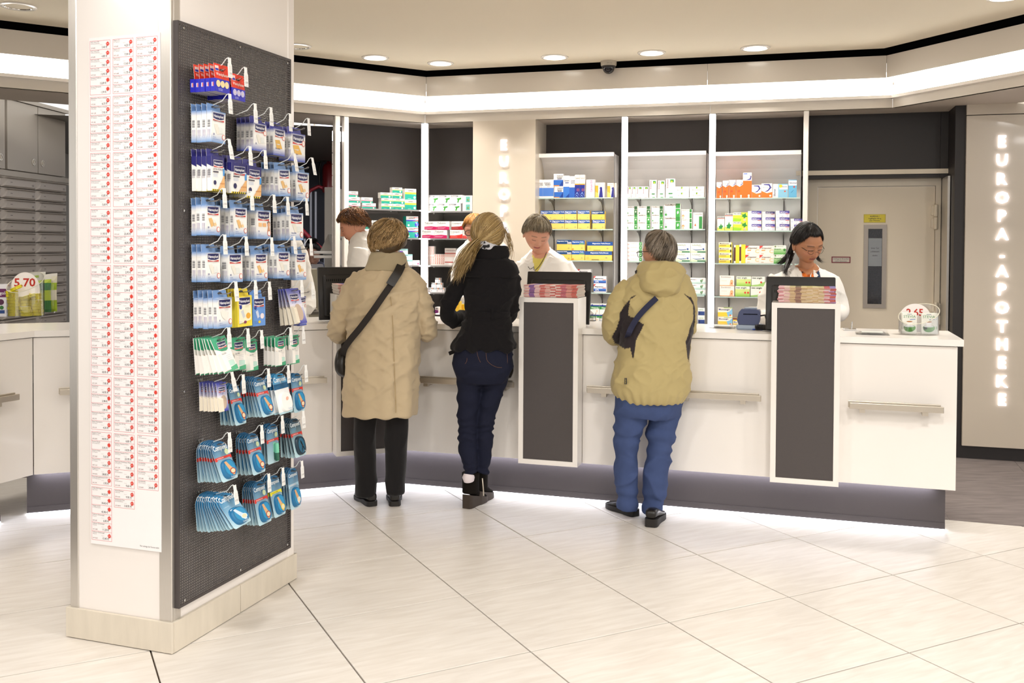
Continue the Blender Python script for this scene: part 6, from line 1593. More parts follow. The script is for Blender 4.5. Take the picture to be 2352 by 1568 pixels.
NAMES = {'soft': ('plaster_box', 'white and pale blue plaster box'), 'blue': ('plaster_box', 'deep blue and white plaster box'), 'robust': ('plaster_box', 'navy-topped plaster box with hazard stripe'),
         'yellow': ('plaster_box', 'yellow plaster box'), 'sky': ('plaster_box', 'sky blue plaster box'), 'round': ('plaster_box', 'blue round-plaster box with red header'),
         'green': ('foot_pad_card', 'green and white foot pad card'), 'pouch': ('wart_patch_pack', 'blue-topped cream patch pouch'), 'lip': ('lip_balm_card', 'blue card with green lip balm'),
         'red': ('blister_card', 'teal blister card with red band'), 'yel': ('blister_card', 'teal blister card with yellow band'), 'plain': ('blister_card', 'teal blister card'), 'toe': ('blister_card', 'plain teal blister card'),
         'pale': ('blister_card', 'teal blister card with pale band'), 'black': ('blister_card', 'dark blister card with red band'), 'white': ('blister_card', 'white-fronted blister card')}
def hang(row, col, kind, n, uL, uR, vT, vB, dstep, topstep=None, lean=0.0, extra=(), price='3,95€', tag=0.0, long=0.03, swing=0.0):
    """n packs on one hook; uL..vB measured on the face of the front pack"""
    boxy = kind in ('soft', 'blue', 'robust', 'yellow', 'sky', 'round')
    if topstep is None: topstep = dstep
    dT = .012 + n * topstep; dB = .012 + n * dstep
    s0, zT = HB_.px(uL, vT, dT)
    s1, _ = HB_.px(uR, vT, dT)
    zB = HB_.px(uL if not lean else uL + lean, vB, dB)[1]
    w = round((s1 - s0) * 250) / 250; h = round((zT - zB) * 250) / 250
    s = (s0 + s1) / 2
    me, ch = proto((kind, w, h, round(dstep * .93, 4), *extra))
    nm, look = NAMES[kind]
    whr = f'{RN[row]}, {HN[col]} hook'
    th = .028 if kind != 'round' else .055
    zh = zT + (th * .62 if boxy else -h * .045)
    for i in range(n):
        front = i == n - 1
        lbx = f'{look}, front one on {whr}' if front and n > 1 else f'{look}, {whr}' if n == 1 else f'{look}, {NTH[i]} from board, {whr}'
        top = HB_.at(s + random.uniform(-.002, .002), .012 + (i + 1) * topstep, zT + random.uniform(-.002, .002))
        ang = math.atan2((dstep - topstep) * (i + 1), h) if not boxy else random.uniform(-.01, .02) + (lean * .02 if front else 0)
        mw = Matrix.Translation(Vector(top)) @ Matrix.Rotation(HB_.yaw, 4, 'Z') @ Matrix.Rotation(-ang, 4, 'X') @ Matrix.Rotation(swing * (1 if front else .3) + random.uniform(-.01, .01), 4, 'Y')
        o = link(nm, me, None, None, 0, lbx, 'plaster pack', f'packs on the {whr} of the board', None, mw)
        link('hang_tab' if boxy else {'green': 'padding', 'pouch': 'cream_pouch', 'lip': 'lip_balm'}.get(kind, 'blister'), ch, o)
    hook(s, zh, dT + long, f'wire price hook with white tag, {whr}', price, tag)
so = .0224
R1, R2, R3, R4, R5, R6, R7, R8, R9, R10 = range(10)
hang(R1, 0, 'round', 5, 493.8, 527, 179, 209, .022, None, extra=('a',), price='1,79€', long=.012)
hang(R1, 1, 'round', 5, 532.7, 563, 200, 228, .022, None, extra=('b',), price='1,89€', long=.012)
hang(R2, 0, 'soft', 4, 485.5, 518, 252.5, 325, so, extra=('Aqua Protect', '20', 'clear'), price='3,95€')
_s, _z = HB_.px(530, 268, .06); hook(_s, _z, .15, 'empty wire price hook with white tag, second row, second hook', '3,50€')
hang(R2, 2, 'blue', 4, 583.5, 612, 281, 347, .0205, extra=('Aqua Protect', '20', 'clear'), price='4,95€')
hang(R2, 3, 'blue', 3, 629.7, 655, 294, 357, .021, extra=('Classic', '1m x 6cm', 'wedge'), price='2,75€')
hang(R2, 4, 'blue', 3, 669.8, 701, 303, 367, .021, extra=('Classic', '1m x 8cm', 'wedge'), price='3,25€')
hang(R3, 0, 'robust', 4, 485.5, 515, 357, 436, .0222, price='3,45€', tag=.4)
hang(R3, 1, 'robust', 4, 532, 566, 372, 441, .021, price='3,95€')
hang(R3, 2, 'robust', 4, 568, 600, 380, 452, .021, price='3,65€')
hang(R3, 3, 'soft', 4, 639.6, 666, 386, 449, .021, extra=('Elastic', '1m x 6cm', 'strip'), price='4,75€', tag=.4, swing=-.06)
hang(R3, 4, 'soft', 3, 680, 709, 394, 460, .021, extra=('Elastic', '1m x 8cm', 'strip'), price='5,25€', tag=.5)
hang(R4, 0, 'soft', 3, 473, 505, 470.5, 541, so, extra=('Elastic', '20', 'strip'), price='2,95€')
hang(R4, 1, 'soft', 4, 538, 567.5, 476, 543, .021, extra=('Finger Strips', '16', 'strip'), price='3,60€')
hang(R4, 2, 'soft', 2, 589, 621, 482, 548, .034, extra=('Narben Reduktion', '21', 'face'), price='17,95€')
hang(R4, 4, 'soft', 4, 665, 696, 488, 551, .021, extra=('Soft', '1m x 6cm', 'clear'), price='4,75€')
_s, _z = HB_.px(622, 478, .07); hook(_s, _z, .13, 'wire price hook with white tag, fourth row, fourth hook', '4,25€')
hang(R5, 0, 'soft', 3, 474.4, 506, 577.5, 648, so, extra=('Soft', '20', 'clear'), price='2,95€')
hang(R5, 1, 'soft', 2, 524, 556, 580.5, 649, .036, extra=('Soft', '40', 'clear'), price='4,95€')
hang(R5, 2, 'soft', 4, 585, 614, 581.5, 647, .021, extra=('Universal', '1m x 6cm', 'strip'), price='3,95€')
hang(R5, 3, 'soft', 4, 638, 665.5, 577, 640, .021, extra=('Soft', '1m x 6cm', 'clear'), price='4,75€', tag=.2)
hang(R5, 4, 'soft', 3, 679, 702.5, 581, 643, .021, extra=('Universal', '40', 'strip'), price='3,95€')
hang(R6, 0, 'soft', 5, 499, 532, 686, 755, .0212, extra=('Schnelle Heilung', '8', 'heart'), price='5,95€', tag=.1)
hang(R6, 1, 'yellow', 4, 545, 578, 681, 751, .015, price='3,75€')
hang(R6, 2, 'sky', 3, 580, 609, 683, 750, .015, price='3,75€')
hang(R6, 3, 'pouch', 4, 655, 684, 664, 752, .024, .012, price='4,95€')
hang(R6, 4, 'blue', 2, 688, 703, 681, 748, .016, extra=('Med', '', 'clear'), price='4,35€')
hang(R7, 0, 'green', 7, 482, 517, 778, 862, .02, .012, price='8,95€', swing=-.12, lean=36)
hang(R7, 1, 'green', 3, 527, 562, 779, 856, .012, .009, price='5,25€')
hang(R7, 2, 'green', 4, 563, 590, 782, 853, .01, .008, price='5,95€')
hang(R7, 3, 'green', 4, 632, 655, 775, 842, .019, .018, price='4,55€')
hang(R7, 4, 'green', 3, 662, 684.6, 772, 839, .014, .012, price='4,85€')
hang(R8, 0, 'pouch', 6, 496, 518, 880, 950, .017, .0145, price='5,95€', tag=.5)
hang(R8, 1, 'red', 5, 521, 546, 884, 980, .017, .009, lean=20, price='5,95€')
hang(R8, 2, 'red', 7, 578, 606, 870, 964, .0165, .009, lean=26, price='7,95€')
hang(R8, 3, 'white', 4, 622, 655, 862, 950, .022, .012, lean=36, price='6,50€')
hang(R8, 4, 'red', 3, 667, 692, 860, 944, .019, .012, lean=28, price='8,95€')
hang(R9, 0, 'red', 8, 482, 520, 1021, 1111, .0165, .009, lean=42, price='7,95€')
hang(R9, 1, 'red', 5, 562, 591, 1001, 1092, .019, .011, lean=30, price='7,95€')
hang(R9, 2, 'lip', 3, 611, 638, 978, 1069, .0165, .013, price='5,95€')
hang(R9, 3, 'black', 5, 661, 686, 966, 1053, .018, .01, lean=23, price='8,95€')
hang(R10, 0, 'toe', 12, 492, 534, 1144, 1230, .0165, .008, lean=62, price='4,95€', tag=.3, swing=-.06)
hang(R10, 1, 'red', 6, 578, 608, 1113, 1209, .015, .009, lean=22, price='6,95€')
hang(R10, 2, 'yel', 5, 613, 639, 1098, 1188, .0165, .009, lean=30, price='6,95€')
hang(R10, 3, 'pale', 4, 659, 682, 1081, 1170, .016, .011, lean=16, price='5,45€')
# ================================================================ PEOPLE
def _hash(ix, iy, iz, s):
    h = (ix * 374761393 + iy * 668265263 + iz * 2147483647 + s * 1274126177) & 0x7fffffff
    h = ((h ^ (h >> 13)) * 1274126177) & 0x7fffffff
    return ((h ^ (h >> 16)) & 0xffff) / 65535.0
def vnoise(P, s=0):
    P = np.asarray(P, float); i = np.floor(P).astype(np.int64); f = P - i
    f = f * f * (3 - 2 * f)
    r = 0
    for a in (0, 1):
        for b in (0, 1):
            for c in (0, 1):
                w = (f[:, 0] if a else 1 - f[:, 0]) * (f[:, 1] if b else 1 - f[:, 1]) * (f[:, 2] if c else 1 - f[:, 2])
                r = r + w * _hash(i[:, 0] + a, i[:, 1] + b, i[:, 2] + c, s)
    return r
def ridge(P, s): return 1 - np.abs(2 * vnoise(P, s) - 1)
def cr(vals, n):
    """Catmull-Rom through rows of numbers"""
    A = np.array(vals, float); m_ = len(A)
    if m_ < 3: return A
    out = []
    for i in range(m_ - 1):
        p0, p1, p2, p3 = A[max(i - 1, 0)], A[i], A[i + 1], A[min(i + 2, m_ - 1)]
        for k in range(n):
            t = k / n
            out.append(.5 * (2 * p1 + (p2 - p0) * t + (2 * p0 - 5 * p1 + 4 * p2 - p3) * t * t + (3 * p1 - p0 - 3 * p2 + p3) * t ** 3))
    out.append(A[-1])
    return np.array(out)
def fuse(pm, vox=.009, sm=4):
    """one continuous surface from overlapping closed lofts"""
    me = bpy.data.meshes.new('f'); me.from_pydata([tuple(v) for v in pm.v], [], pm.f)
    o = bpy.data.objects.new('f', me); COL.objects.link(o)
    m_ = o.modifiers.new('r', 'REMESH'); m_.mode = 'VOXEL'; m_.voxel_size = vox
    if sm:
        k = o.modifiers.new('s', 'SMOOTH'); k.iterations = sm; k.factor = .5
    dg = bpy.context.evaluated_depsgraph_get()
    ev = o.evaluated_get(dg); r = bpy.data.meshes.new_from_object(ev)
    bpy.data.objects.remove(o); bpy.data.meshes.remove(me)
    return r
def coords(me):
    a = np.empty(len(me.vertices) * 3); me.vertices.foreach_get('co', a)
    b = np.empty(len(me.vertices) * 3); me.vertices.foreach_get('normal', b)
    return a.reshape(-1, 3), b.reshape(-1, 3)
def setco(me, a): me.vertices.foreach_set('co', a.ravel()); me.update()
def finish(me, mats, smooth=True):
    for k in (mats if isinstance(mats, (list, tuple)) else [mats]): me.materials.append(k)
    me.polygons.foreach_set('use_smooth', [smooth] * len(me.polygons))
    return me
class Fig:
    def __init__(s, name_label, u, v, Y=None, z=0.0):
        P = onz(u, v) if Y is None else np.array([onY(u, 600, Y)[0], Y, 0])
        s.o = np.array([P[0], P[1], 0.0]); s.label = name_label; s.Y = P[1]; s.k = P[1] / FPX
    def W(s, u, v, dy=0.0): return onY(u, v, s.Y + dy) - s.o
    def rings(s, ctl, n=36, sub=5, p=2.2):
        """ctl rows: v, uL, uR, half depth, dy"""
        s.last = ctl
        out = []
        for v, a, b, ry, dy in cr([r if len(r) == 5 else (*r, 0.0) for r in ctl], sub):
            A, B = s.W(a, v, dy), s.W(b, v, dy); c = (A + B) / 2; rx = (B[0] - A[0]) / 2
            ring = []
            for k in range(n):
                t = 2 * pi * k / n; ct, st = cos(t), sin(t)
                ring.append((c[0] + rx * np.sign(ct) * abs(ct) ** (2 / p), c[1] + ry * np.sign(st) * abs(st) ** (2 / p), c[2]))
            out.append(ring)
        return out
    def limb(s, ctl, n=18, sub=4, flat=1.0):
        """ctl rows: u, v, dy, radius in photo pixels"""
        C_ = cr(ctl, sub)
        path = [s.W(u, v, dy) for u, v, dy, r in C_]
        rr = [(max(r, 2) * (s.Y + dy) / FPX, max(r, 2) * (s.Y + dy) / FPX * flat) for u, v, dy, r in C_]
        return tube_rings(path, rr, n)
    def back(s, ctl, u, v, side=-1, p=2.2, lift=0.0):
        """point on the near (side -1) surface of a ring set"""
        A = np.array([r if len(r) == 5 else (*r, 0.0) for r in ctl], float)
        a = [np.interp(v, A[:, 0], A[:, i]) for i in range(1, 5)]
        t = max(-1, min(1, (u - (a[0] + a[1]) / 2) / ((a[1] - a[0]) / 2)))
        y = side * (a[2] * (max(0, 1 - abs(t) ** p)) ** (1 / p) + lift)
        return s.W(u, v, a[3] + y)
def scaled(ctl, f):
    out = []
    for r in ctl:
        r = list(r); c = (r[1] + r[2]) / 2; h = (r[2] - r[1]) / 2 * f; r[1], r[2] = c - h, c + h; r[3] *= f
        out.append(tuple(r))
    return out
CL = dict(rough=.85, spec=.25, sheen=.15)
SKIN = mat('skin', attr=True, rough=.5, var=.03, vs=60, sss=.08, bump=.03, bs=300)
HAIR = mat('hair_strands', attr=True, rough=.38, var=.05, vs=50, spec=.5)
LEATHER = mat('black_leather', '17130f', rough=.33, var=.1, vs=40, bump=.1, bs=150)
def head_mesh(pm, M4, H=.225, skin='d9a98c', brow='6a5040', lip='b5605a', hi=True, female=True, width=1.0, lids=True):
    nt, npz = (128, 96) if hi else (40, 30)
    s_ = H / .23
    th = np.linspace(0, 2 * pi, nt, endpoint=False); ph = np.linspace(-pi / 2, pi / 2, npz)
    # more columns on the face
    th = th - .32 * np.sin(2 * th) * 0 + 0
    T_, F_ = np.meshgrid(th, ph, indexing='ij')
    x = np.sin(T_) * np.cos(F_); y = np.cos(T_) * np.cos(F_); z = np.sin(F_)
    X = .076 * x * width; Y = .096 * y; Z = .115 * z
    lowr = np.clip(-Z / .115, 0, 1)
    X = X * (1 - .30 * lowr ** 1.6) * (1 + .03 * np.exp(-((Z - .01) / .04) ** 2))
    Y = np.where(y < 0, Y * (1 - .55 * np.clip(lowr * 1.3 - .2, 0, 1)), Y * (1 - .02 * lowr))
    Y = np.where(y > 0, np.where(Z < .03, np.maximum(Y, 0) ** .8 * (.096 ** .2), Y), Y)
    fr = np.clip(y, 0, 1) ** .6
    ax = np.abs(X)
    g = lambda v, c, s: np.exp(-((v - c) / s) ** 2)
    t = np.clip((.01 - Z) / .046, 0, 1)
    nose = np.where(Z > -.036, t ** 1.15, g(Z, -.036, .0065)) * .023 * g(X, 0, .0075 + .006 * t) * (Z < .02)
    D = nose + .006 * g(ax, .0125, .005) * g(Z, -.036, .006) - .010 * g(ax, .031, .017) * g(Z, .002, .011) + .0075 * g(ax, .031, .0115) * g(Z, -.001, .0072)
    D += .0045 * g(ax, .03, .02) * g(Z, .021, .007) + .005 * g(ax, .043, .02) * g(Z, -.03, .02)
    D += .0055 * g(X, 0, .018) * g(Z, -.0575, .004) + .0065 * g(X, 0, .016) * g(Z, -.068, .005) - .0045 * g(X, 0, .023) * g(Z, -.0625, .0017)
    D += .007 * g(X, 0, .02) * g(Z, -.096, .013) - .003 * g(X, 0, .016) * g(Z, -.078, .005) - .0025 * g(ax, .028, .006) * g(Z, -.05, .018)
    Y = Y + D * fr
    sk = np.array(hx(skin)); col = np.tile(sk, (nt, npz, 1))
    def mixc(mask, c, a=1.0):
        m_ = np.clip(mask * a, 0, 1)[..., None]
        return col * (1 - m_) + np.array(hx(c)) * m_
    front = (y > .25)
    mx_ = lambda a, b: tuple(a[i] * (1 - .5) + b[i] * .5 for i in range(3))
    if hi:
        col = mixc(front * g(ax, .042, .02) * g(Z, -.028, .018), 'c97f6c', .35)
        col = mixc(front * g(X, 0, .012) * g(Z, -.034, .01), 'c9806e', .3)
        col = mixc(front * (g(X, 0, .021) ** 1 > .35) * ((g(Z, -.058, .0045) > .45) | (g(Z, -.067, .0055) > .45)), lip, .8)
        col = mixc(front * (g(X, 0, .022) > .4) * (g(Z, -.0625, .0015) > .4), '6a3a36', .7)
        arch = .0235 - 7 * (ax - .03) ** 2
        col = mixc(front * (ax > .014) * (ax < .05) * g(Z, arch, .0032), brow, .85)
        lash = -.006 + 9 * (ax - .031) ** 2
        col = mixc(front * (np.abs(ax - .031) < .0145) * (np.abs(Z - lash) < .0018), '2a1c18', .9)
        col = mixc(front * (np.abs(ax - .031) < .014) * g(Z, .005, .0045), 'b98a78', .4)
        col = mixc(front * (g(ax, .0075, .003) * g(Z, -.0425, .0022) > .4), '6a3c34', .8)
    V = np.stack([X, Y, Z], -1) * s_
    Vf = V.reshape(-1, 3)
    Vw = [tuple(M4 @ Vector(p)) for p in Vf]
    base = len(pm.v); pm.v.extend(Vw)
    cf = col.reshape(-1, 3)
    for i in range(nt):
        j = (i + 1) % nt
        for k in range(npz - 1):
            q = (i * npz + k, j * npz + k, j * npz + k + 1, i * npz + k + 1)
            pm.f.append(tuple(base + t_ for t_ in q)); pm.c.append([tuple(cf[t_]) for t_ in q]); pm.m.append(0)
    for sg in (-1, 1):          # ears
        ring = []
        for dx, sc in ((-.004, .7), (.004, 1.0), (.011, .95), (.012, .6), (.008, .35)):
            ring.append([tuple(M4 @ Vector(((.071 * width + dx) * sg * s_, (-.012 + .016 * sc * cos(a) - .004 * sin(a)) * s_, (-.012 + .031 * sc * sin(a)) * s_))) for a in np.linspace(0, 2 * pi, 15)[:-1]])
        pm.loft(ring, skin)
def hand(pm, P, Q, skin, side=1, L_=.17):
    """relaxed hand at P pointing to Q; five separate curled fingers"""
    P, Q = np.array(P, float), np.array(Q, float)
    f = (Q - P) / np.linalg.norm(Q - P); up = np.array([0, 0, 1.0]); r_ = np.cross(f, up); r_ /= np.linalg.norm(r_); up = np.cross(r_, f)
    at = lambda a, b, c: P + f * a + r_ * b * side + up * c
    rg = []
    for a, w_, t_ in ((-.02, .024, .02), (.0, .026, .019), (.03, .036, .017), (.06, .041, .015), (.085, .039, .013)):
        c_ = at(a, 0, 0); rg.append([tuple(c_ + r_ * w_ * cos(q) + up * t_ * sin(q)) for q in np.linspace(0, 2 * pi, 15)[:-1]])
    pm.loft(rg, skin)
    for b, ln, rr in ((-.028, .072, .0085), (-.009, .08, .009), (.01, .075, .0087), (.028, .058, .0075)):
        pts = [at(.07, b, .0), at(.085 + ln * .3, b * 1.08, .002), at(.085 + ln * .65, b * 1.1, -.008), at(.085 + ln * .9, b * 1.1, -.026)]
        pm.tube(pts, [rr, rr, rr * .9, rr * .65], 8, skin)
    pm.tube([at(.015, -.028, -.004), at(.045, -.05, -.01), at(.07, -.054, -.016), at(.088, -.048, -.024)], [.012, .011, .0098, .007], 8, skin)
def tubes(paths, rads, cols, name='hair'):
    """many tapered strands with equal point counts -> one mesh"""
    A = np.asarray(paths); N, K, _ = A.shape
    t = np.gradient(A, axis=1); t /= np.linalg.norm(t, axis=2, keepdims=True) + 1e-9
    ref = np.array([.3, .2, .93]); a = np.cross(t, ref); a /= np.linalg.norm(a, axis=2, keepdims=True) + 1e-9
    b = np.cross(t, a)
    tp = np.linspace(0, 1, K); prof = np.minimum(1, .5 + 3 * tp) * np.minimum(1, (1.04 - tp) * 2.2)
    R_ = np.asarray(rads)[:, None, None] * prof[None, :, None]
    vs = [A + R_ * (a * cos(q) + b * sin(q)) for q in (0, 2.094, 4.189)]
    V = np.stack(vs, 2).reshape(-1, 3)
    f = []
    for k in range(K - 1):
        for q in range(3):
            w_ = (q + 1) % 3; f.append((k * 3 + q, k * 3 + w_, (k + 1) * 3 + w_, (k + 1) * 3 + q))
    F = (np.array(f)[None] + (np.arange(N) * K * 3)[:, None, None]).reshape(-1, 4)
    return V, F, np.repeat(np.asarray(cols), len(f), axis=0)
def hair_object(parent, parts, name='hair', extra=None):
    Vs, Fs, Cs = [], [], []; o = 0
    for V, F, C_ in parts: Vs.append(V); Fs.append(F + o); Cs.append(C_); o += len(V)
    V = np.concatenate(Vs); F = np.concatenate(Fs); C_ = np.concatenate(Cs)
    me = bpy.data.meshes.new(name)
    me.from_pydata(V.tolist(), [], F.tolist())
    at = me.color_attributes.new('Col', 'FLOAT_COLOR', 'CORNER')
    cc = np.ones((len(F), 4, 4)); cc[:, :, :3] = C_[:, None, :]
    at.data.foreach_set('color', cc.ravel())
    finish(me, HAIR); return link(name, me, parent)
def pick(n, pal, rng):
    A = np.array([hx(c) for c in pal]); i = rng.integers(0, len(pal), n); j = rng.integers(0, len(pal), n); t = rng.random((n, 1))
    return A[i] * (1 - t) + A[j] * t
def cap_hair(M4, rad, axis, line, pal, n=1500, K=9, swirl=.0, curl=.0, rs=.0017, seed=1, off=(0, 0, 0), lift=.0, spill=.12, ln=(.5, 1.1)):
    """strands flowing from a whorl down to the hairline; line(az) -> polar limit, az 0 = towards the face"""
    rng = np.random.default_rng(seed)
    ax = np.array(axis, float); ax /= np.linalg.norm(ax)
    e1 = np.array([0, 1.0, 0]) - ax * ax[1]; e1 /= np.linalg.norm(e1); e2 = np.cross(e1, ax)
    Mn = np.array(M4.to_3x3()); tr = np.array(M4.translation)
    rad = np.array(rad); off = np.array(off)
    def surf(pol, az, r_):
        d = np.cos(pol)[..., None] * ax + np.sin(pol)[..., None] * (np.cos(az)[..., None] * e1 + np.sin(az)[..., None] * e2)
        return (d * rad * r_[..., None] + off) @ Mn.T + tr
    az = rng.random(n) * 2 * pi - pi; lim = np.array([line(a) for a in az])
    s0 = lim * rng.random(n) ** .8 * .85; L_ = rng.uniform(ln[0], ln[1], n)
    s1 = np.minimum(s0 + L_, lim + rng.uniform(-.05, spill, n)); s1 = np.maximum(s1, s0 + .12)
    t = np.linspace(0, 1, K)
    pol = s0[:, None] + (s1 - s0)[:, None] * t
    ph = rng.random(n) * 6.28
    azs = az[:, None] + swirl * (pol - .3) + curl * np.sin(pol * 7 + ph[:, None]) / np.maximum(.4, np.sin(pol)) + rng.normal(0, .06, n)[:, None] * t
    rr = 1.0 + lift * np.sin(pi * t)[None, :] + rng.normal(0, .012, n)[:, None] + curl * .3 * np.cos(pol * 9 + ph[:, None]) - .02 * (t ** 3)[None, :]
    P = surf(pol, azs, rr)
    PC = np.array([hx(c) for c in pal]); ci = _hash(np.floor(az * 7 + s0 * 2).astype(np.int64), np.floor(s0 * 3).astype(np.int64), np.zeros(n, np.int64), seed)
    cc_ = PC[(ci * len(pal)).astype(int) % len(pal)] * .65 + pick(n, pal, rng) * .35
    parts = [tubes(P, rng.uniform(.7, 1.3, n) * rs, cc_)]
    # solid cap below the strands
    na, npz = 48, 16
    A_ = np.linspace(-pi, pi, na, endpoint=False); lm = np.array([line(a) for a in A_])
    pol = np.linspace(0, 1, npz)[None, :] * lm[:, None] * .98
    S = surf(pol, np.repeat(A_[:, None], npz, 1), np.full(pol.shape, .965))
    f = [(i * npz + k, ((i + 1) % na) * npz + k, ((i + 1) % na) * npz + k + 1, i * npz + k + 1) for i in range(na) for k in range(npz - 1)]
    parts.append((S.reshape(-1, 3), np.array(f), np.tile(np.array(hx(pal[0])) * .75, (len(f), 1))))
    return parts
def lock(pts, n, spread, pal, seed=3, K=14, rs=.0017, wave=.006, endspread=None):
    """bundle of free strands along a control path"""
    rng = np.random.default_rng(seed)
    C_ = cr(pts, 8); idx = np.linspace(0, len(C_) - 1, K); base = np.stack([np.interp(idx, range(len(C_)), C_[:, i]) for i in range(3)], 1)
    o = rng.normal(0, 1, (n, 1, 3)); t = np.linspace(0, 1, K)
    sp = spread + ((endspread if endspread is not None else spread) - spread) * t
    ph = rng.random((n, 1, 3)) * 6.28
    P = base[None] + o * sp[None, :, None] * .6 + wave * np.sin(t[None, :, None] * rng.uniform(4, 9, (n, 1, 1)) + ph) * t[None, :, None]
    end = rng.uniform(.72, 1.0, n)
    P2 = np.empty_like(P)
    for i in range(n):
        q = np.linspace(0, (K - 1) * end[i], K)
        for c in range(3): P2[i, :, c] = np.interp(q, range(K), P[i, :, c])
    return tubes(P2, rng.uniform(.7, 1.3, n) * rs, pick(n, pal, rng))
def headM(F_, u, v, dy, yaw, pitch=0.0, roll=0.0):
    return Matrix.Translation(Vector(F_.W(u, v, dy))) @ Matrix.Rotation(yaw, 4, 'Z') @ Matrix.Rotation(-pitch, 4, 'X') @ Matrix.Rotation(roll, 4, 'Y')
def body(F_, torso, arms, legs, M4, neck, skin, hands=(), pname='person', hkw={}, group=None):
    """continuous body under the clothes, root of the figure"""
    pm = PM()
    pm.loft(F_.rings(scaled(torso, .8), 20, 3))
    for a in arms: pm.loft(F_.limb([(u, v, d, r * .66) for u, v, d, r in a], 12, 3))
    for l in legs: pm.loft(F_.limb([(u, v, d, r * .7) for u, v, d, r in l], 12, 3))
    pm.loft(tube_rings([F_.W(*p[:3]) for p in neck], [p[3] for p in neck], 16))
    me = fuse(pm, .014, 2)
    V, _ = coords(me)
    q = PM(); q.v = [tuple(p) for p in V]; q.f = [tuple(p.vertices) for p in me.polygons]; q.c = [skin] * len(q.f); q.m = [0] * len(q.f)
    bpy.data.meshes.remove(me)
    q.loft(tube_rings([F_.W(*p[:3]) for p in neck], [p[3] for p in neck], 20), skin)
    head_mesh(q, M4, skin=skin, **hkw)
    for h in hands: hand(q, F_.W(*h[0]), F_.W(*h[1]), skin, h[2])
    o = link('person', q.mesh('person', SKIN, True), None, tuple(F_.o), 0, F_.label, 'person', group)
    try: o.data.set_sharp_from_angle(angle=pi)
    except Exception: pass
    return o
def garment(F_, par, name, lofts, material, vox=.009, sm=4, wr=(), after=None, label=None, attr=None):
    pm = PM()
    for l in lofts: pm.loft(l)
    me = fuse(pm, vox, sm)
    for fn in (wr if isinstance(wr, (list, tuple)) else [wr]):
        V, N_ = coords(me); setco(me, V + N_ * np.asarray(fn(V, N_))[:, None])
    if after: V, N_ = coords(me); V = after(V, N_); setco(me, V)
    if attr:
        V, N_ = coords(me)
        c = attr(V, N_)                      # vertex colours
        at = me.color_attributes.new('Col', 'FLOAT_COLOR', 'POINT')
        at.data.foreach_set('color', np.concatenate([c, np.ones((len(c), 1))], 1).ravel())
    finish(me, material)
    return link(name, me, par, None, 0, label)
def folds(sx, sy, sz, amp, seed, pw=2.0, rot=0.0):
    """cloth creases: ridged noise, stretched"""
    def f(V, N_):
        c, s = cos(rot), sin(rot)
        P = np.stack([(V[:, 0] * c + V[:, 2] * s) * sx, V[:, 1] * sy, (-V[:, 0] * s + V[:, 2] * c) * sz], 1) + 31.7
        P = P + .35 * np.stack([vnoise(P * .7, seed + 5), vnoise(P * .7, seed + 6), vnoise(P * .7, seed + 7)], 1)
        return 1.5 * amp * (ridge(P, seed) ** (pw * 1.6) - .28)
    return f
def fade(z0, *fs):
    return [lambda V, N_, q=q: q(V, N_) * np.clip((V[:, 2] - z0 - .015) / .1, .12, 1) for q in fs]
def zone(fn, z0, z1, soft=.05):
    """limit folds to a height range"""
    def f(V, N_):
        w_ = np.clip((V[:, 2] - z0) / soft, 0, 1) * np.clip((z1 - V[:, 2]) / soft, 0, 1)
        return fn(V, N_) * w_
    return f
def ribbon(pts, w, t, nrm=(0, -1, 0), taper=None):
    """flat strap through points"""
    P = cr(pts, 6); pm = PM(); rg = []
    nrm = np.array(nrm, float)
    for i, p in enumerate(P):
        d = P[min(i + 1, len(P) - 1)] - P[max(i - 1, 0)]; d /= np.linalg.norm(d)
        s_ = np.cross(d, nrm); s_ /= np.linalg.norm(s_); n_ = np.cross(s_, d)
        rg.append([tuple(p + s_ * a * w / 2 + n_ * b * t) for a, b in ((-1, 0), (1, 0), (1, 1), (-1, 1))])
    pm.loft(rg); return pm
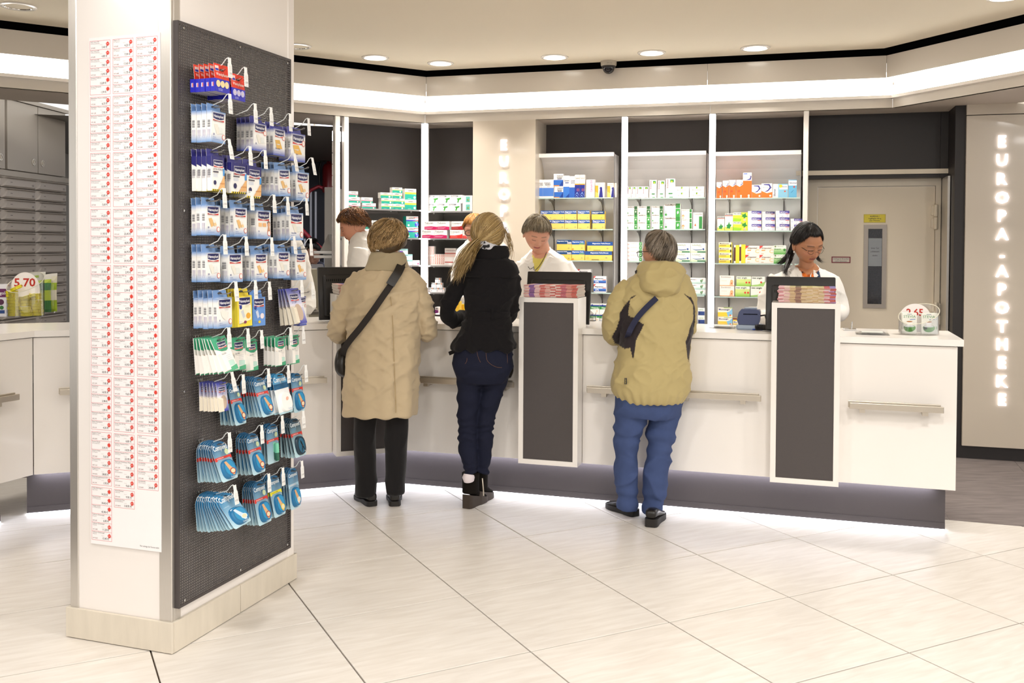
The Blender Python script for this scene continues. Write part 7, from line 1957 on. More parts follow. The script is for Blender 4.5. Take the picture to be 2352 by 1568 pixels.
def shoe(par, heel, toe, name, material, sole, w=.088, hh=.075, wedge=0.0, boot=0.0, L_=None):
    """shoe from heel to toe on the floor (local coords), optional wedge sole and ankle shaft"""
    A, B = np.array(heel), np.array(toe); L_ = L_ or np.linalg.norm((B - A)[:2]); ya = atan2(B[1] - A[1], B[0] - A[0])
    def T_(x, y, z): return (A[0] + x * cos(ya) - y * sin(ya), A[1] + x * sin(ya) + y * cos(ya), z)
    pm = PM(); rg = []
    for t, wd, z0, z1 in ((0, .5, .03, .75), (.03, .62, .03, .9), (.12, .72, .03, 1.0), (.3, .74, .028, .98), (.45, .82, .02, .82), (.6, .95, .018, .66), (.75, 1.0, .018, .55), (.88, .86, .018, .48), (.96, .58, .02, .4), (1.0, .3, .024, .3)):
        zl = z0 + wedge * (1 - t) ** 1.2; zh = z1 * hh + wedge * (1 - t) ** 1.2
        c_ = (zl + zh) / 2; hz = (zh - zl) / 2
        rg.append([T_(t * L_, wd * w / 2 * np.sign(cos(q)) * abs(cos(q)) ** .7, c_ + hz * np.sign(sin(q)) * abs(sin(q)) ** .7) for q in np.linspace(0, 2 * pi, 17)[:-1]])
    pm.loft(rg)
    if boot:
        pm.loft([[T_(L_ * .24 + .058 * cos(q) * s_, .048 * sin(q) * s_, z) for q in np.linspace(0, 2 * pi, 17)[:-1]] for j, (z, s_) in enumerate(((wedge + .03, 1.0), (wedge + .08, .98), (wedge + boot * .7, 1.0), (wedge + boot, 1.04)))])
    o = link(name, finish(fuse(pm, .005, 3), material), par)
    pm = PM(); rg = []
    for t, wd in ((-.01, .5), (.03, .68), (.12, .78), (.3, .76), (.45, .84), (.6, 1.0), (.75, 1.06), (.88, .92), (.97, .6), (1.01, .3)):
        zt = .026 + wedge * max(0.0, 1 - t) ** 1.2 if wedge else (.03 if t < .33 else .02)
        zb = 0.001 if (wedge or t < .33 or t > .5) else .006
        rg.append([T_(t * L_, -wd * w / 2, zb), T_(t * L_, wd * w / 2, zb), T_(t * L_, wd * w / 2, zt), T_(t * L_, -wd * w / 2, zt)])
    pm.loft(rg); link('sole', pm.mesh('sole', sole, 40), o)
    return o
RUB = mat('dark_rubber', '1b1714', rough=.6, var=.08)

# ---------------------------------------------------------------- beige coat, seen from behind
F1 = Fig('person in long beige coat with black shoulder bag, seen from behind', 880, 1158)
t1 = [(606, 862, 926, .06), (617, 838, 944, .085), (632, 815, 960, .11), (655, 802, 967, .125), (700, 798, 967, .135), (760, 799, 963, .145), (820, 799, 961, .152), (880, 794, 959, .16), (930, 790, 958, .168), (947, 788, 957, .172), (951, 789, 956, .168)]
aL = [(830, 638, 0, 22), (808, 668, 0, 24), (791, 705, .0, 25), (780, 742, .03, 25), (778, 764, .08, 24), (792, 756, .2, 20), (815, 738, .31, 16)]
aR = [(942, 638, 0, 22), (960, 668, 0, 23), (972, 705, .0, 23), (979, 740, .03, 22), (979, 760, .08, 21), (968, 754, .2, 19), (945, 736, .31, 15)]
lL = [(842, 850, 0, 31), (840, 940, 0, 26), (839, 1000, 0, 25), (840, 1060, 0, 25), (841, 1110, 0, 24), (841, 1137, 0, 23)]
lR = [(912, 850, 0, 31), (911, 940, 0, 27), (910, 1000, 0, 26), (909, 1060, 0, 25), (908, 1105, 0, 22), (908, 1132, 0, 21)]
M1 = headM(F1, 892, 551, .0, 0.12, .04, .03)
p1 = body(F1, t1, (aL, aR), (lL, lR), M1, [(894, 625, .02, .06), (893, 600, .01, .056), (892, 575, 0, .055)], 'd3a284',
          (((820, 736, .33), (838, 733, .42), 1), ((940, 734, .33), (922, 732, .42), -1)), hkw=dict(H=.215, hi=False))
COAT = mat('beige_gabardine', 'c5b292', bump=.12, bs=500, var=.03, vs=4, **CL)
def coat_fall(V, N_):
    w_ = np.clip((1.05 - V[:, 2]) / .4, 0, 1)
    return .006 * w_ * np.sin(np.arctan2(V[:, 1], V[:, 0]) * 9 + 2.5 * vnoise(V * 3, 9))
garment(F1, p1, 'coat', [F1.rings(t1, 40, 5, 2.4), F1.limb(aL), F1.limb(aR)], COAT, .008, 4,
        fade(F1.W(880, 950)[2], folds(5, 4, 9, .007, 11, 2.2, .7), folds(11, 8, 17, .006, 12, 2, -.6), zone(folds(10, 6, 17, .01, 13, 1.8, .3), .95, 1.32), folds(22, 14, 30, .0035, 14, 2, .5)) + [coat_fall])
col1 = [(622, 834, 946, .105, .0), (608, 842, 938, .095, .0), (592, 849, 932, .087, .0), (578, 856, 928, .08, .0)]
garment(F1, p1, 'collar', [F1.rings(col1, 40, 5)], mat('collar_khaki', 'a99a7c', bump=.12, bs=500, var=.03, **CL), .007, 2, [folds(8, 6, 12, .006, 15, 2, .4)])
# back seam
pm = ribbon([F1.back(t1, u, v, -1, 2.4, .004) for u, v in ((893, 650), (899, 700), (903, 760), (905, 820), (907, 880), (909, 930), (909, 948))], .004, .0015)
link('back_seam', pm.mesh('back_seam', mat('seam_shadow', 'a8926c', rough=.9)), p1)
garment(F1, p1, 'trousers', [F1.limb(lL, 20, 4, 1.15), F1.limb(lR, 20, 4, 1.15)], mat('black_wool', '161415', bump=.1, bs=400, var=.06, **CL), .008, 3, [folds(8, 8, 5, .006, 17, 2, .2)])
g = lambda F_, u, v: onz(u, v) - F_.o
shoe(p1, g(F1, 856, 1163), g(F1, 808, 1143) + np.array([0, .1, 0]), 'shoe', LEATHER, RUB, .09, .085, L_=.25)
shoe(p1, g(F1, 907, 1163), g(F1, 904, 1128), 'shoe', LEATHER, RUB, .09, .085, L_=.25)
h1 = ['4f3b20', '8f7040', 'b8966a', '73572f', 'a98a5c', 'd2b180']
rad1 = (.112, .116, .116)
ln1 = lambda a: 1.25 if abs(a) < .7 else 1.25 + (min(abs(a), 1.6) - .7) * .62 if abs(a) < 1.6 else 1.81 + .38 * (abs(a) - 1.6)
hair_object(p1, cap_hair(M1, rad1, (0, -.12, 1), ln1, h1, 2400, 10, .8, .09, .0019, 21, (0, -.008, .004), .05, .12, (.4, .95)))
# bag
bag = link('shoulder_bag', None, None, tuple(F1.o), 0, 'black leather shoulder bag on the left hip of the beige coat', 'bag')
B_ = lambda u, v, dy: F1.W(u, v, dy)
q = PM()
rg = []
for v, a, b, ry, dy in cr([(798, 783, 796, .02, .03), (806, 776, 800, .07, .03), (825, 772, 801, .1, .03), (845, 773, 803, .1, .03), (858, 780, 804, .08, .03), (866, 792, 803, .04, .03)], 4):
    A, C_ = F1.W(a, v, dy), F1.W(b, v, dy); c = (A + C_) / 2; rx = (C_[0] - A[0]) / 2
    rg.append([(c[0] + rx * np.sign(cos(t)) * abs(cos(t)) ** .6, c[1] + ry * np.sign(sin(t)) * abs(sin(t)) ** .6, c[2]) for t in np.linspace(0, 2 * pi, 29)[:-1]])
q.loft(rg); link('bag_body', q.mesh('bag_body', LEATHER, 50), bag)
st1 = [(926, 600), (918, 622), (902, 648), (880, 680), (855, 716), (828, 752), (806, 780), (793, 800)]
pm = ribbon([F1.back(t1, u, v, -1, 2.4, .024) for u, v in st1[:-2]] + [F1.W(804, 781, -.13), F1.W(791, 801, -.09), F1.W(786, 820, -.03)], .036, .004)
link('strap', pm.mesh('strap', mat('black_webbing', '241d19', rough=.8, bump=.2, bs=900)), bag)
pm = ribbon([F1.back(t1, u, v, -1, 2.4, .029) for u, v in ((921, 612), (914, 626), (903, 643), (896, 655))], .05, .012)
link('shoulder_pad', pm.mesh('shoulder_pad', LEATHER, 50), bag)

# ---------------------------------------------------------------- black jacket, blonde ponytail
F2 = Fig('person with blonde ponytail in black jacket and dark skinny jeans, seen from behind', 1094, 1166)
t2 = [(578, 1094, 1150, .055), (590, 1086, 1160, .08), (603, 1078, 1178, .1), (622, 1070, 1187, .112), (655, 1068, 1188, .118), (690, 1069, 1182, .112), (715, 1072, 1170, .106), (728, 1071, 1168, .106), (745, 1063, 1174, .116), (775, 1048, 1181, .132), (796, 1038, 1187, .142), (801, 1038, 1186, .14)]
bL = [(1086, 612, 0, 18), (1062, 642, .0, 20), (1040, 675, -.0, 19), (1029, 702, .02, 19), (1030, 725, .07, 18), (1047, 736, .17, 16), (1064, 727, .27, 14)]
bR = [(1168, 612, 0, 18), (1178, 645, 0, 17), (1177, 690, .01, 17), (1172, 722, .06, 16), (1158, 728, .18, 15), (1140, 722, .28, 13)]
j2 = [(780, 1052, 1174, .118), (810, 1046, 1178, .126), (835, 1041, 1178, .132), (858, 1043, 1174, .128), (876, 1052, 1162, .1)]
kL = [(1080, 850, 0, 35), (1077, 900, 0, 27), (1074, 950, -.0, 23), (1073, 985, 0, 21), (1074, 1020, 0, 20.5), (1078, 1060, 0, 18), (1083, 1086, 0, 15)]
kR = [(1140, 850, .02, 35), (1130, 900, .02, 26), (1118, 950, .02, 22), (1114, 985, .02, 20), (1112, 1020, .03, 19), (1110, 1060, .04, 16), (1108, 1086, .04, 13.5)]
M2 = headM(F2, 1122, 537, .02, -.35, .2, -.04)
p2 = body(F2, t2, (bL, bR), (kL, kR), M2, [(1122, 600, .02, .052), (1122, 585, .02, .05), (1122, 560, .02, .05)], 'dcae92',
          (((1062, 728, .28), (1078, 722, .38), 1), ((1142, 722, .3), (1124, 718, .38), -1)), hkw=dict(H=.212, hi=False))
BLK = mat('black_cotton', '141214', bump=.12, bs=500, var=.06, vs=5, rough=.9, spec=.2, sheen=.06)
def peplum(V, N_):
    w_ = np.clip((1.02 - V[:, 2]) / .12, 0, 1) * (np.abs(V[:, 0]) < .3)
    return .010 * w_ * np.sin(np.arctan2(V[:, 1], V[:, 0]) * 10)
garment(F2, p2, 'jacket', [F2.rings(t2, 40, 5, 2.3), F2.limb(bL), F2.limb(bR)], BLK, .008, 4, [folds(8, 6, 12, .009, 31, 2, .5), folds(14, 10, 20, .005, 32, 2, -.5), peplum])
yk = [(596, 1078, 1176, .105), (606, 1070, 1187, .118), (620, 1064, 1192, .128), (636, 1066, 1190, .129)]
def yoke_cut(V, N_):
    zc = F2.W(1125, 641, 0)[2]; lo = zc + .03 * np.exp(-((V[:, 0] - F2.W(1105, 600)[0]) / .02) ** 2) - .0
    V = V.copy(); V[:, 2] = np.maximum(V[:, 2], lo); return V
garment(F2, p2, 'yoke_flap', [F2.rings(yk, 40, 5, 2.3)], BLK, .007, 2, [folds(8, 6, 12, .004, 33, 2, .3)])
garment(F2, p2, 'collar', [F2.rings([(597, 1084, 1164, .1), (585, 1084, 1170, .096), (572, 1090, 1168, .086), (563, 1098, 1160, .075)], 36, 4)], BLK, .007, 2, [folds(9, 7, 12, .006, 34)])
garment(F2, p2, 'belt', [F2.rings([(714, 1070, 1172, .112), (716, 1068, 1173, .116), (726, 1067, 1172, .116), (729, 1069, 1171, .112)], 40, 3, 2.3)], BLK, .006, 1)
for u in (1075, 1131):
    pm = ribbon([F2.back(t2, u, v, -1, 2.3, .011) for v in (709, 714, 722, 730, 733)], .012, .004)
    link('belt_loop', pm.mesh('belt_loop', BLK), p2)
LEO = mat('leopard_scarf', attr=True, rough=.8, var=.04)
def leo(V, N_):
    a = vnoise(V * 75, 3); b = vnoise(V * 75 + 9.3, 8)
    m_ = ((a > .55) & (b < .72))[:, None]
    return np.where(m_, np.array(hx('17151a')), np.array(hx('c9c9cf')))
garment(F2, p2, 'scarf', [F2.rings([(575, 1098, 1148, .082), (566, 1092, 1146, .086), (556, 1090, 1142, .084), (546, 1096, 1136, .07)], 36, 4)], LEO, .004, 1, [folds(12, 10, 30, .008, 35, 1.5)], attr=leo)
JN = mat('dark_denim', '1a1d2f', bump=.15, bs=700, var=.12, vs=14, rough=.85, spec=.2)
def knee(V, N_): 
    z = V[:, 2]
    return .0045 * np.sin(z * 150 + 6 * vnoise(V * 14, 2)) * (np.exp(-((z - .45) / .06) ** 2) + 1.3 * np.exp(-((z - .16) / .08) ** 2)) + .003 * np.sin(z * 60 + 9 * V[:, 0] + 5 * vnoise(V * 9, 3))
garment(F2, p2, 'jeans', [F2.rings(j2, 36, 4, 2.2), F2.limb(kL, 20, 4), F2.limb(kR, 20, 4)], JN, .007, 4, [knee, folds(6, 6, 14, .006, 36, 2, .2)])
STI = mat('copper_stitching', '5e4234', rough=.8)
for pts in ([(1072, 808), (1072, 829), (1062, 839), (1047, 838)], [(1116, 806), (1120, 829), (1142, 843), (1164, 838), (1164, 806)], [(1095, 806), (1099, 822), (1104, 832)]):
    pm = ribbon([F2.back(j2, u, v, -1, 2.2, .005) for u, v in pts], .0022, .0012)
    link('pocket_stitching', pm.mesh('pocket_stitching', STI), p2)
SUEDE = mat('black_suede', '17130f', rough=.95, var=.1, vs=30, bump=.15, bs=300, spec=.15)
WEDGE = mat('brown_wedge_sole', '3a2f26', rough=.7, var=.12, vs=40)
shoe(p2, g(F2, 1071, 1168), g(F2, 1110, 1148), 'ankle_boot', SUEDE, WEDGE, .085, .085, .055, .145, .22)
shoe(p2, g(F2, 1094, 1159), g(F2, 1124, 1138), 'ankle_boot', SUEDE, WEDGE, .085, .085, .055, .145, .22)
pm = PM(); pm.loft(tube_rings([F2.W(1077, 1104, -.02), F2.W(1076, 1096, -.024), F2.W(1077, 1089, -.02)], [.03, .036, .03], 16)); link('sock', pm.mesh('sock', mat('pale_sock', 'e6dce0', rough=.9), True), p2)
pm = ribbon([F2.W(1108, 1098, -.06), F2.W(1110, 1120, -.064), F2.W(1111, 1138, -.064)], .006, .002); link('zip', pm.mesh('zip', STEEL), p2)
h2 = ['8f7446', 'b39660', 'c9ad78', 'a3854f', 'd8be8c', '7a6038']
rng = np.random.default_rng(5)
Mn, tr = np.array(M2.to_3x3()), np.array(M2.translation)
rad2 = np.array((.093, .108, .112)); off2 = np.array((0, -.008, .006))
Gw = F2.W(1092, 560, -.085)
gd = np.linalg.inv(Mn) @ (Gw - tr) - off2; gd = gd / rad2; gd /= np.linalg.norm(gd)
n = 1700
d = rng.normal(0, 1, (n * 3, 3)); d /= np.linalg.norm(d, axis=1, keepdims=True)
d = d[(d[:, 2] > -.35) & ~((d[:, 1] > .35) & (d[:, 2] < .55))][:n]; n = len(d)
t_ = np.linspace(0, 1, 12)[None, :, None]
om = np.arccos(np.clip(d @ gd, -1, .999))[:, None, None]
sl = (np.sin((1 - t_) * om) * d[:, None, :] + np.sin(t_ * om) * gd) / np.sin(om)
P = (sl * rad2 * (1 + rng.normal(0, .012, n)[:, None, None] + .035 * np.sin(pi * t_)) + off2) @ Mn.T + tr
parts = [tubes(P, rng.uniform(.7, 1.3, n) * .0018, pick(n, h2, rng))]
# scalp below
pm = PM()
uu = np.linspace(0, 2 * pi, 33)[:-1]; vv = np.linspace(-.5, pi / 2, 14)
S = np.array([[(rad2 * .96 * np.array((cos(v) * sin(u), cos(v) * cos(u), sin(v))) + off2) @ Mn.T + tr for v in vv] for u in uu])
fc = [(i * 14 + k, ((i + 1) % 32) * 14 + k, ((i + 1) % 32) * 14 + k + 1, i * 14 + k + 1) for i in range(32) for k in range(13) if not (k < 9 and (i < 5 or i > 27))]
parts.append((S.reshape(-1, 3), np.array(fc), np.tile(hx('7a6038'), (len(fc), 1))))
tail = [Gw + np.array([.03, .03, .02]), Gw, F2.W(1077, 577, -.13), F2.W(1064, 600, -.15), F2.W(1052, 622, -.15), F2.W(1045, 641, -.14)]
parts.append(lock(tail, 320, .013, h2, 41, 16, .0019, .012, .03))
tail2 = [Gw, F2.W(1084, 577, -.13), F2.W(1076, 598, -.15), F2.W(1066, 620, -.15)]
parts.append(lock(tail2, 130, .012, h2, 42, 14, .0018, .012, .022))
parts.append(lock([F2.W(1158, 520, .02), F2.W(1168, 545, .0), F2.W(1172, 575, .02), F2.W(1166, 612, .03)], 26, .012, h2, 43, 14, .0011, .016))
parts.append(lock([F2.W(1155, 530, -.05), F2.W(1166, 560, -.06), F2.W(1172, 590, -.05)], 12, .01, h2, 44, 12, .001, .016))
hair_object(p2, parts)
# bag on the front of the hip
bag2 = link('shoulder_bag', None, None, tuple(F2.o), 0, 'dark bag at the front of the jeans, edge showing on the right', 'bag')
pm = PM(); pm.loft(F2.rings([(812, 1120, 1172, .03, .2), (825, 1112, 1178, .04, .2), (850, 1110, 1180, .045, .2), (866, 1118, 1174, .035, .2)], 24, 3, 3)); link('bag_body', pm.mesh('bag_body', LEATHER, 50), bag2)
pm = ribbon([F2.W(1031, 812, .1), F2.W(1040, 808, .12), F2.W(1060, 800, .17)], .022, .006); link('strap_end', pm.mesh('strap_end', mat('black_webbing', '241d19')), bag2)

# ---------------------------------------------------------------- sand jacket
F3 = Fig('person in sand jacket with black inserts and blue jeans, seen from behind', 1492, 1192)
t3 = [(622, 1478, 1556, .08), (636, 1452, 1576, .11), (655, 1436, 1588, .13), (690, 1425, 1594, .15), (730, 1428, 1590, .16), (770, 1427, 1583, .165), (810, 1418, 1582, .17), (850, 1408, 1583, .178), (880, 1404, 1582, .182), (900, 1408, 1578, .178), (914, 1418, 1570, .168), (921, 1424, 1564, .155)]
cL = [(1450, 655, 0, 22), (1432, 680, 0, 26), (1417, 715, .0, 28), (1410, 745, .03, 25), (1413, 768, .09, 23), (1432, 760, .2, 19), (1452, 738, .32, 15)]
cR = [(1566, 655, 0, 22), (1578, 690, 0, 23), (1581, 725, .02, 21), (1578, 750, .07, 19), (1566, 748, .2, 17), (1548, 734, .31, 14)]
j3 = [(880, 1412, 1574, .14), (915, 1411, 1570, .142), (940, 1411, 1562, .138), (955, 1415, 1556, .12)]
mL = [(1452, 920, 0, 40), (1449, 960, 0, 36), (1441, 1000, 0, 30), (1438, 1035, 0, 27.5), (1439, 1075, 0, 26), (1441, 1110, 0, 26), (1442, 1145, 0, 24.5), (1440, 1170, 0, 25)]
mR = [(1530, 920, .01, 37), (1524, 960, .01, 34), (1518, 1000, .01, 31), (1513, 1040, .01, 28.5), (1507, 1080, .0, 29), (1502, 1115, .0, 28), (1499, 1150, .0, 24), (1495, 1178, 0, 23)]
M3 = headM(F3, 1511, 577, .02, .8, .1, .0)
p3 = body(F3, t3, (cL, cR), (mL, mR), M3, [(1515, 640, .02, .062), (1514, 615, .01, .06), (1513, 600, .02, .06)], 'd09c80',
          (((1453, 736, .33), (1470, 732, .42), 1), ((1548, 733, .32), (1530, 731, .41), -1)), hkw=dict(H=.205, hi=False))
JK = mat('sand_softshell', attr=True, bump=.08, bs=600, var=.03, vs=4, rough=.75, spec=.3, sheen=.1)
polyL = [(1468, 672), (1452, 676), (1441, 688), (1432, 706), (1424, 724), (1424, 742), (1416, 756), (1408, 775), (1412, 790), (1424, 797), (1440, 794), (1452, 780), (1454, 772), (1454, 800), (1446, 818), (1441, 800), (1450, 775), (1468, 745), (1472, 732), (1458, 722), (1438, 728), (1438, 712), (1441, 692), (1454, 679)]
polyA = [(1456, 674), (1441, 682), (1438, 722), (1450, 726), (1470, 740), (1448, 790), (1430, 796), (1414, 790), (1405, 774), (1414, 752), (1421, 730), (1420, 718), (1436, 690)]
polyB = [(1472, 736), (1454, 772), (1450, 790), (1433, 770), (1447, 818), (1455, 778), (1462, 758)]
polyC = [(1434, 765), (1446, 818), (1452, 792), (1455, 758), (1470, 738), (1450, 745)]
polyR = [(1562, 672), (1580, 681), (1587, 694), (1594, 712), (1596, 740), (1592, 762), (1584, 774), (1580, 790), (1573, 826), (1567, 800), (1565, 780), (1576, 750), (1585, 730), (1585, 700), (1578, 688)]
def inpoly(x, z, poly):
    r = np.zeros(len(x), bool); n_ = len(poly)
    for i in range(n_):
        (a, b), (c, d_) = poly[i], poly[(i + 1) % n_]
        if b == d_: continue
        k = ((b > z) != (d_ > z)) & (x < (c - a) * (z - b) / (d_ - b) + a)
        r ^= k
    return r
def toxz(F_, poly): return [(F_.W(u, v, 0)[0], F_.W(u, v, 0)[2]) for u, v in poly]
def jk(V, N_):
    c = np.tile(np.array(hx('b7a674')), (len(V), 1))
    m_ = np.zeros(len(V), bool)
    for q in (polyA, polyC, polyR): m_ |= inpoly(V[:, 0], V[:, 2], toxz(F3, q))
    m_ &= V[:, 1] < .12
    c[m_] = hx('2c2427')
    return c
def hemgather(V, N_):
    z0 = F3.W(1490, 912)[2]; w_ = np.exp(-((V[:, 2] - z0) / .05) ** 2)
    return .0035 * w_ * np.sin(np.arctan2(V[:, 1], V[:, 0]) * 26 + 3 * vnoise(V * 9, 2))
garment(F3, p3, 'jacket', [F3.rings(t3, 44, 5, 2.4), F3.limb(cL), F3.limb(cR)], JK, .0055, 6, fade(F3.W(1490, 920)[2], folds(5, 4, 7, .008, 51, 2, .8), folds(10, 7, 14, .006, 52, 2.2, -.7), folds(20, 14, 26, .003, 55, 2, .6)) + [hemgather], attr=jk)
hood = [(602, 1478, 1552, .06, -.0), (608, 1470, 1560, .085, -.02), (622, 1464, 1570, .1, -.045), (638, 1466, 1570, .11, -.07), (656, 1474, 1562, .105, -.09), (672, 1487, 1549, .08, -.1), (684, 1501, 1530, .05, -.1), (688, 1508, 1522, .02, -.1)]
garment(F3, p3, 'hood', [F3.rings(hood, 40, 5)], mat('sand_hood', 'b7a674', bump=.08, bs=600, var=.03, vs=4, rough=.75, spec=.3, sheen=.1), .006, 3, [folds(7, 5, 14, .013, 53, 1.8, .1), folds(14, 10, 20, .005, 54, 2, .5)])
for u, v in ((1464, 628), (1569, 640)):
    pm = PM(); c = F3.W(u, v, -.03); pm.loft([[(c[0] + r_ * cos(a), c[1] + r_ * .7 * sin(a), c[2] + z) for a in np.linspace(0, 2 * pi, 11)[:-1]] for r_, z in ((.006, -.02), (.014, -.01), (.011, 0), (.015, .012), (.006, .02))]); link('hood_toggle', pm.mesh('hood_toggle', PLASTIC_B if u < 1500 else MATS['sand_hood'], True), p3)
pm = ribbon([F3.back(t3, 1437, v, -1, 2.4, .012) for v in (868, 874, 882)], .014, .002); link('label_patch', pm.mesh('label_patch', BLACK), p3)
pm = PM(); c = F3.back(t3, 1437, 875, -1, 2.4, .0155)
pm.text('SPORT', 0, -.0025, .006, 'b9a85a', lambda a, b: (c[0] - b, c[1], c[2] + a), 'c'); link('patch_lettering', pm.mesh('patch_lettering', PRINT), p3)
BJ = mat('blue_denim', '43527b', bump=.3, bs=700, var=.2, vs=14, rough=.88, spec=.2)
def jw(V, N_):
    z = V[:, 2]
    return .006 * np.sin(z * 75 + 10 * V[:, 0] + 7 * vnoise(V * 9, 4)) * (np.exp(-((z - .42) / .1) ** 2) + .9 * np.exp(-((z - .1) / .08) ** 2)) 
garment(F3, p3, 'jeans', [F3.rings(j3, 36, 4, 2.2), F3.limb(mL, 22, 4, 1.1), F3.limb(mR, 22, 4, 1.1)], BJ, .007, 3, [jw, folds(7, 6, 11, .01, 56, 2, .5)])
shoe(p3, g(F3, 1460, 1186), g(F3, 1378, 1160) + np.array([0, .06, 0]), 'shoe', LEATHER, RUB, .095, .08, .012, L_=.25)
shoe(p3, g(F3, 1494, 1211), g(F3, 1512, 1186), 'shoe', LEATHER, RUB, .095, .08, .018, L_=.25)
h3 = ['4f4437', '7a6c5a', '998c7c', '665846', 'ada294', '443a30']
ln3 = lambda a: .95 if abs(a) < .9 else .95 + (min(abs(a), 1.7) - .9) * .75 if abs(a) < 1.7 else 1.55 + .5 * (abs(a) - 1.7)
hair_object(p3, cap_hair(M3, (.087, .103, .107), (0, -.42, 1), ln3, h3, 2000, 9, .25, .02, .0016, 61, (0, -.006, .008), .03, .16))
pm = PM()
gl = lambda x, y, z: tuple(M3 @ Vector((x, y, z)))
for sg in (-1, 1):
    pm.tube([gl(.078 * sg, -.02, -.004), gl(.074 * sg, .05, .004), gl(.062 * sg, .1, .002)], .0022, 6)
    ring = [gl((.033 + .024 * cos(a)) * sg, .108 - .01 * abs(cos(a)), -.006 + .017 * sin(a)) for a in np.linspace(0, 2 * pi, 19)]
    pm.tube(ring, .0016, 5, cap=False)
pm.tube([gl(-.009, .11, -.004), gl(.009, .11, -.004)], .0016, 5)
link('glasses', pm.mesh('glasses', PLASTIC_B, True), p3)
# crossbody strap
bag3 = link('crossbody_bag', None, None, tuple(F3.o), 0, 'navy strap and small bag worn across the sand jacket', 'bag')
sp = [(1508, 684), (1494, 697), (1477, 714), (1462, 732), (1450, 752), (1443, 768)]
pm = ribbon([F3.back(t3, u, v, -1, 2.4, .022) for u, v in sp] + [F3.W(1436, 785, .05), F3.W(1436, 800, .15)], .03, .004)
link('strap', pm.mesh('strap', mat('navy_webbing', '1b1f3c', rough=.75, bump=.15, bs=900)), bag3)
pm = PM(); pm.loft(F3.rings([(800, 1436, 1470, .02, .17), (812, 1430, 1480, .03, .17), (850, 1430, 1480, .03, .17), (862, 1436, 1474, .02, .17)], 24, 3, 3)); link('bag_body', pm.mesh('bag_body', mat('navy_webbing'), 50), bag3)

# ---------------------------------------------------------------- pharmacists behind the counter
LAB = mat('white_lab_coat', 'eeebe6', bump=.1, bs=400, var=.02, vs=4, rough=.85, spec=.25)
def pharmacist(F_, torso, arms, M4, neck, skin, hkw, vee=None, skinz=None, shirt='e6d36a', seed=70, legs=None, coatmat=None, hands=()):
    c = (torso[-1][1] + torso[-1][2]) / 2; k = 150
    vb = torso[-1][0]
    legs = legs or [[(c - 28, vb - 60, 0, 36), (c - 28, vb + 130, 0, 28), (c - 28, floor_v(F_) - 12, 0, 20)], [(c + 28, vb - 60, 0, 36), (c + 28, vb + 130, 0, 28), (c + 28, floor_v(F_) - 12, 0, 20)]]
    p = body(F_, torso, arms, legs, M4, neck, skin, hands, hkw=hkw)
    cm = mat('lab_coat_' + str(seed), attr=True, bump=.1, bs=400, var=.02, vs=4, rough=.85, spec=.25)
    def paint(V, N_):
        cc = np.tile(np.array(hx('efece7')), (len(V), 1))
        if vee:
            m_ = inpoly(V[:, 0], V[:, 2], toxz(F_, vee)) & (N_[:, 1] < .2)
            if shirt == 'pattern':
                a = vnoise(V * np.array([45, 45, 45]) + 3, 5); b = vnoise(V * 45 + 11, 6)
                pc = np.where((a > .6)[:, None], np.array(hx('d9702a')), np.where((b > .58)[:, None], np.array(hx('2b3f5c')), np.where((a < .4)[:, None], np.array(hx('1b1715')), np.array(hx('a9521f')))))
                cc[m_] = pc[m_]
            else: cc[m_] = hx(shirt)
        if skinz: cc[inpoly(V[:, 0], V[:, 2], toxz(F_, skinz)) & (N_[:, 1] < .4)] = hx(skin)
        return cc
    garment(F_, p, 'lab_coat', [F_.rings(torso, 40, 5, 2.3)] + [F_.limb(a) for a in arms], cm, .0065, 4, [folds(6, 5, 9, .008, seed, 2, .5), folds(12, 9, 15, .004, seed + 1, 2, -.5)], attr=paint)
    garment(F_, p, 'trousers', [F_.limb(l, 18, 3) for l in legs], mat('white_trousers', 'dcd8d2', rough=.85), .012, 2)
    for l in legs:
        f0 = F_.W(l[-1][0], l[-1][1], 0); shoe(p, (f0[0], .05, 0), (f0[0], -.2, 0), 'clog', mat('white_clog', 'e6e2dc', rough=.5), RUB, .09, .07, L_=.25)
    return p
def floor_v(F_):
    r = F_.o; 
    w = np.array([0, F_.Y, 0.0]) - np.array([0, 0, EYE])
    return PPY + FPX * (CD @ w) / (_fwd @ w)
def lapel(F_, par, torso, pts, name='lapel', lift=.012):
    pm = PM(); f = [F_.back(torso, u, v, -1, 2.3, lift) for u, v in pts]; b = [q + np.array([0, .006, 0]) for q in f]
    n_ = len(f); pm.poly([tuple(q) for q in f]); pm.poly([tuple(q) for q in b][::-1])
    for i in range(n_): pm.poly([tuple(f[i]), tuple(b[i]), tuple(b[(i + 1) % n_]), tuple(f[(i + 1) % n_])])
    link(name, pm.mesh(name, LAB), par)
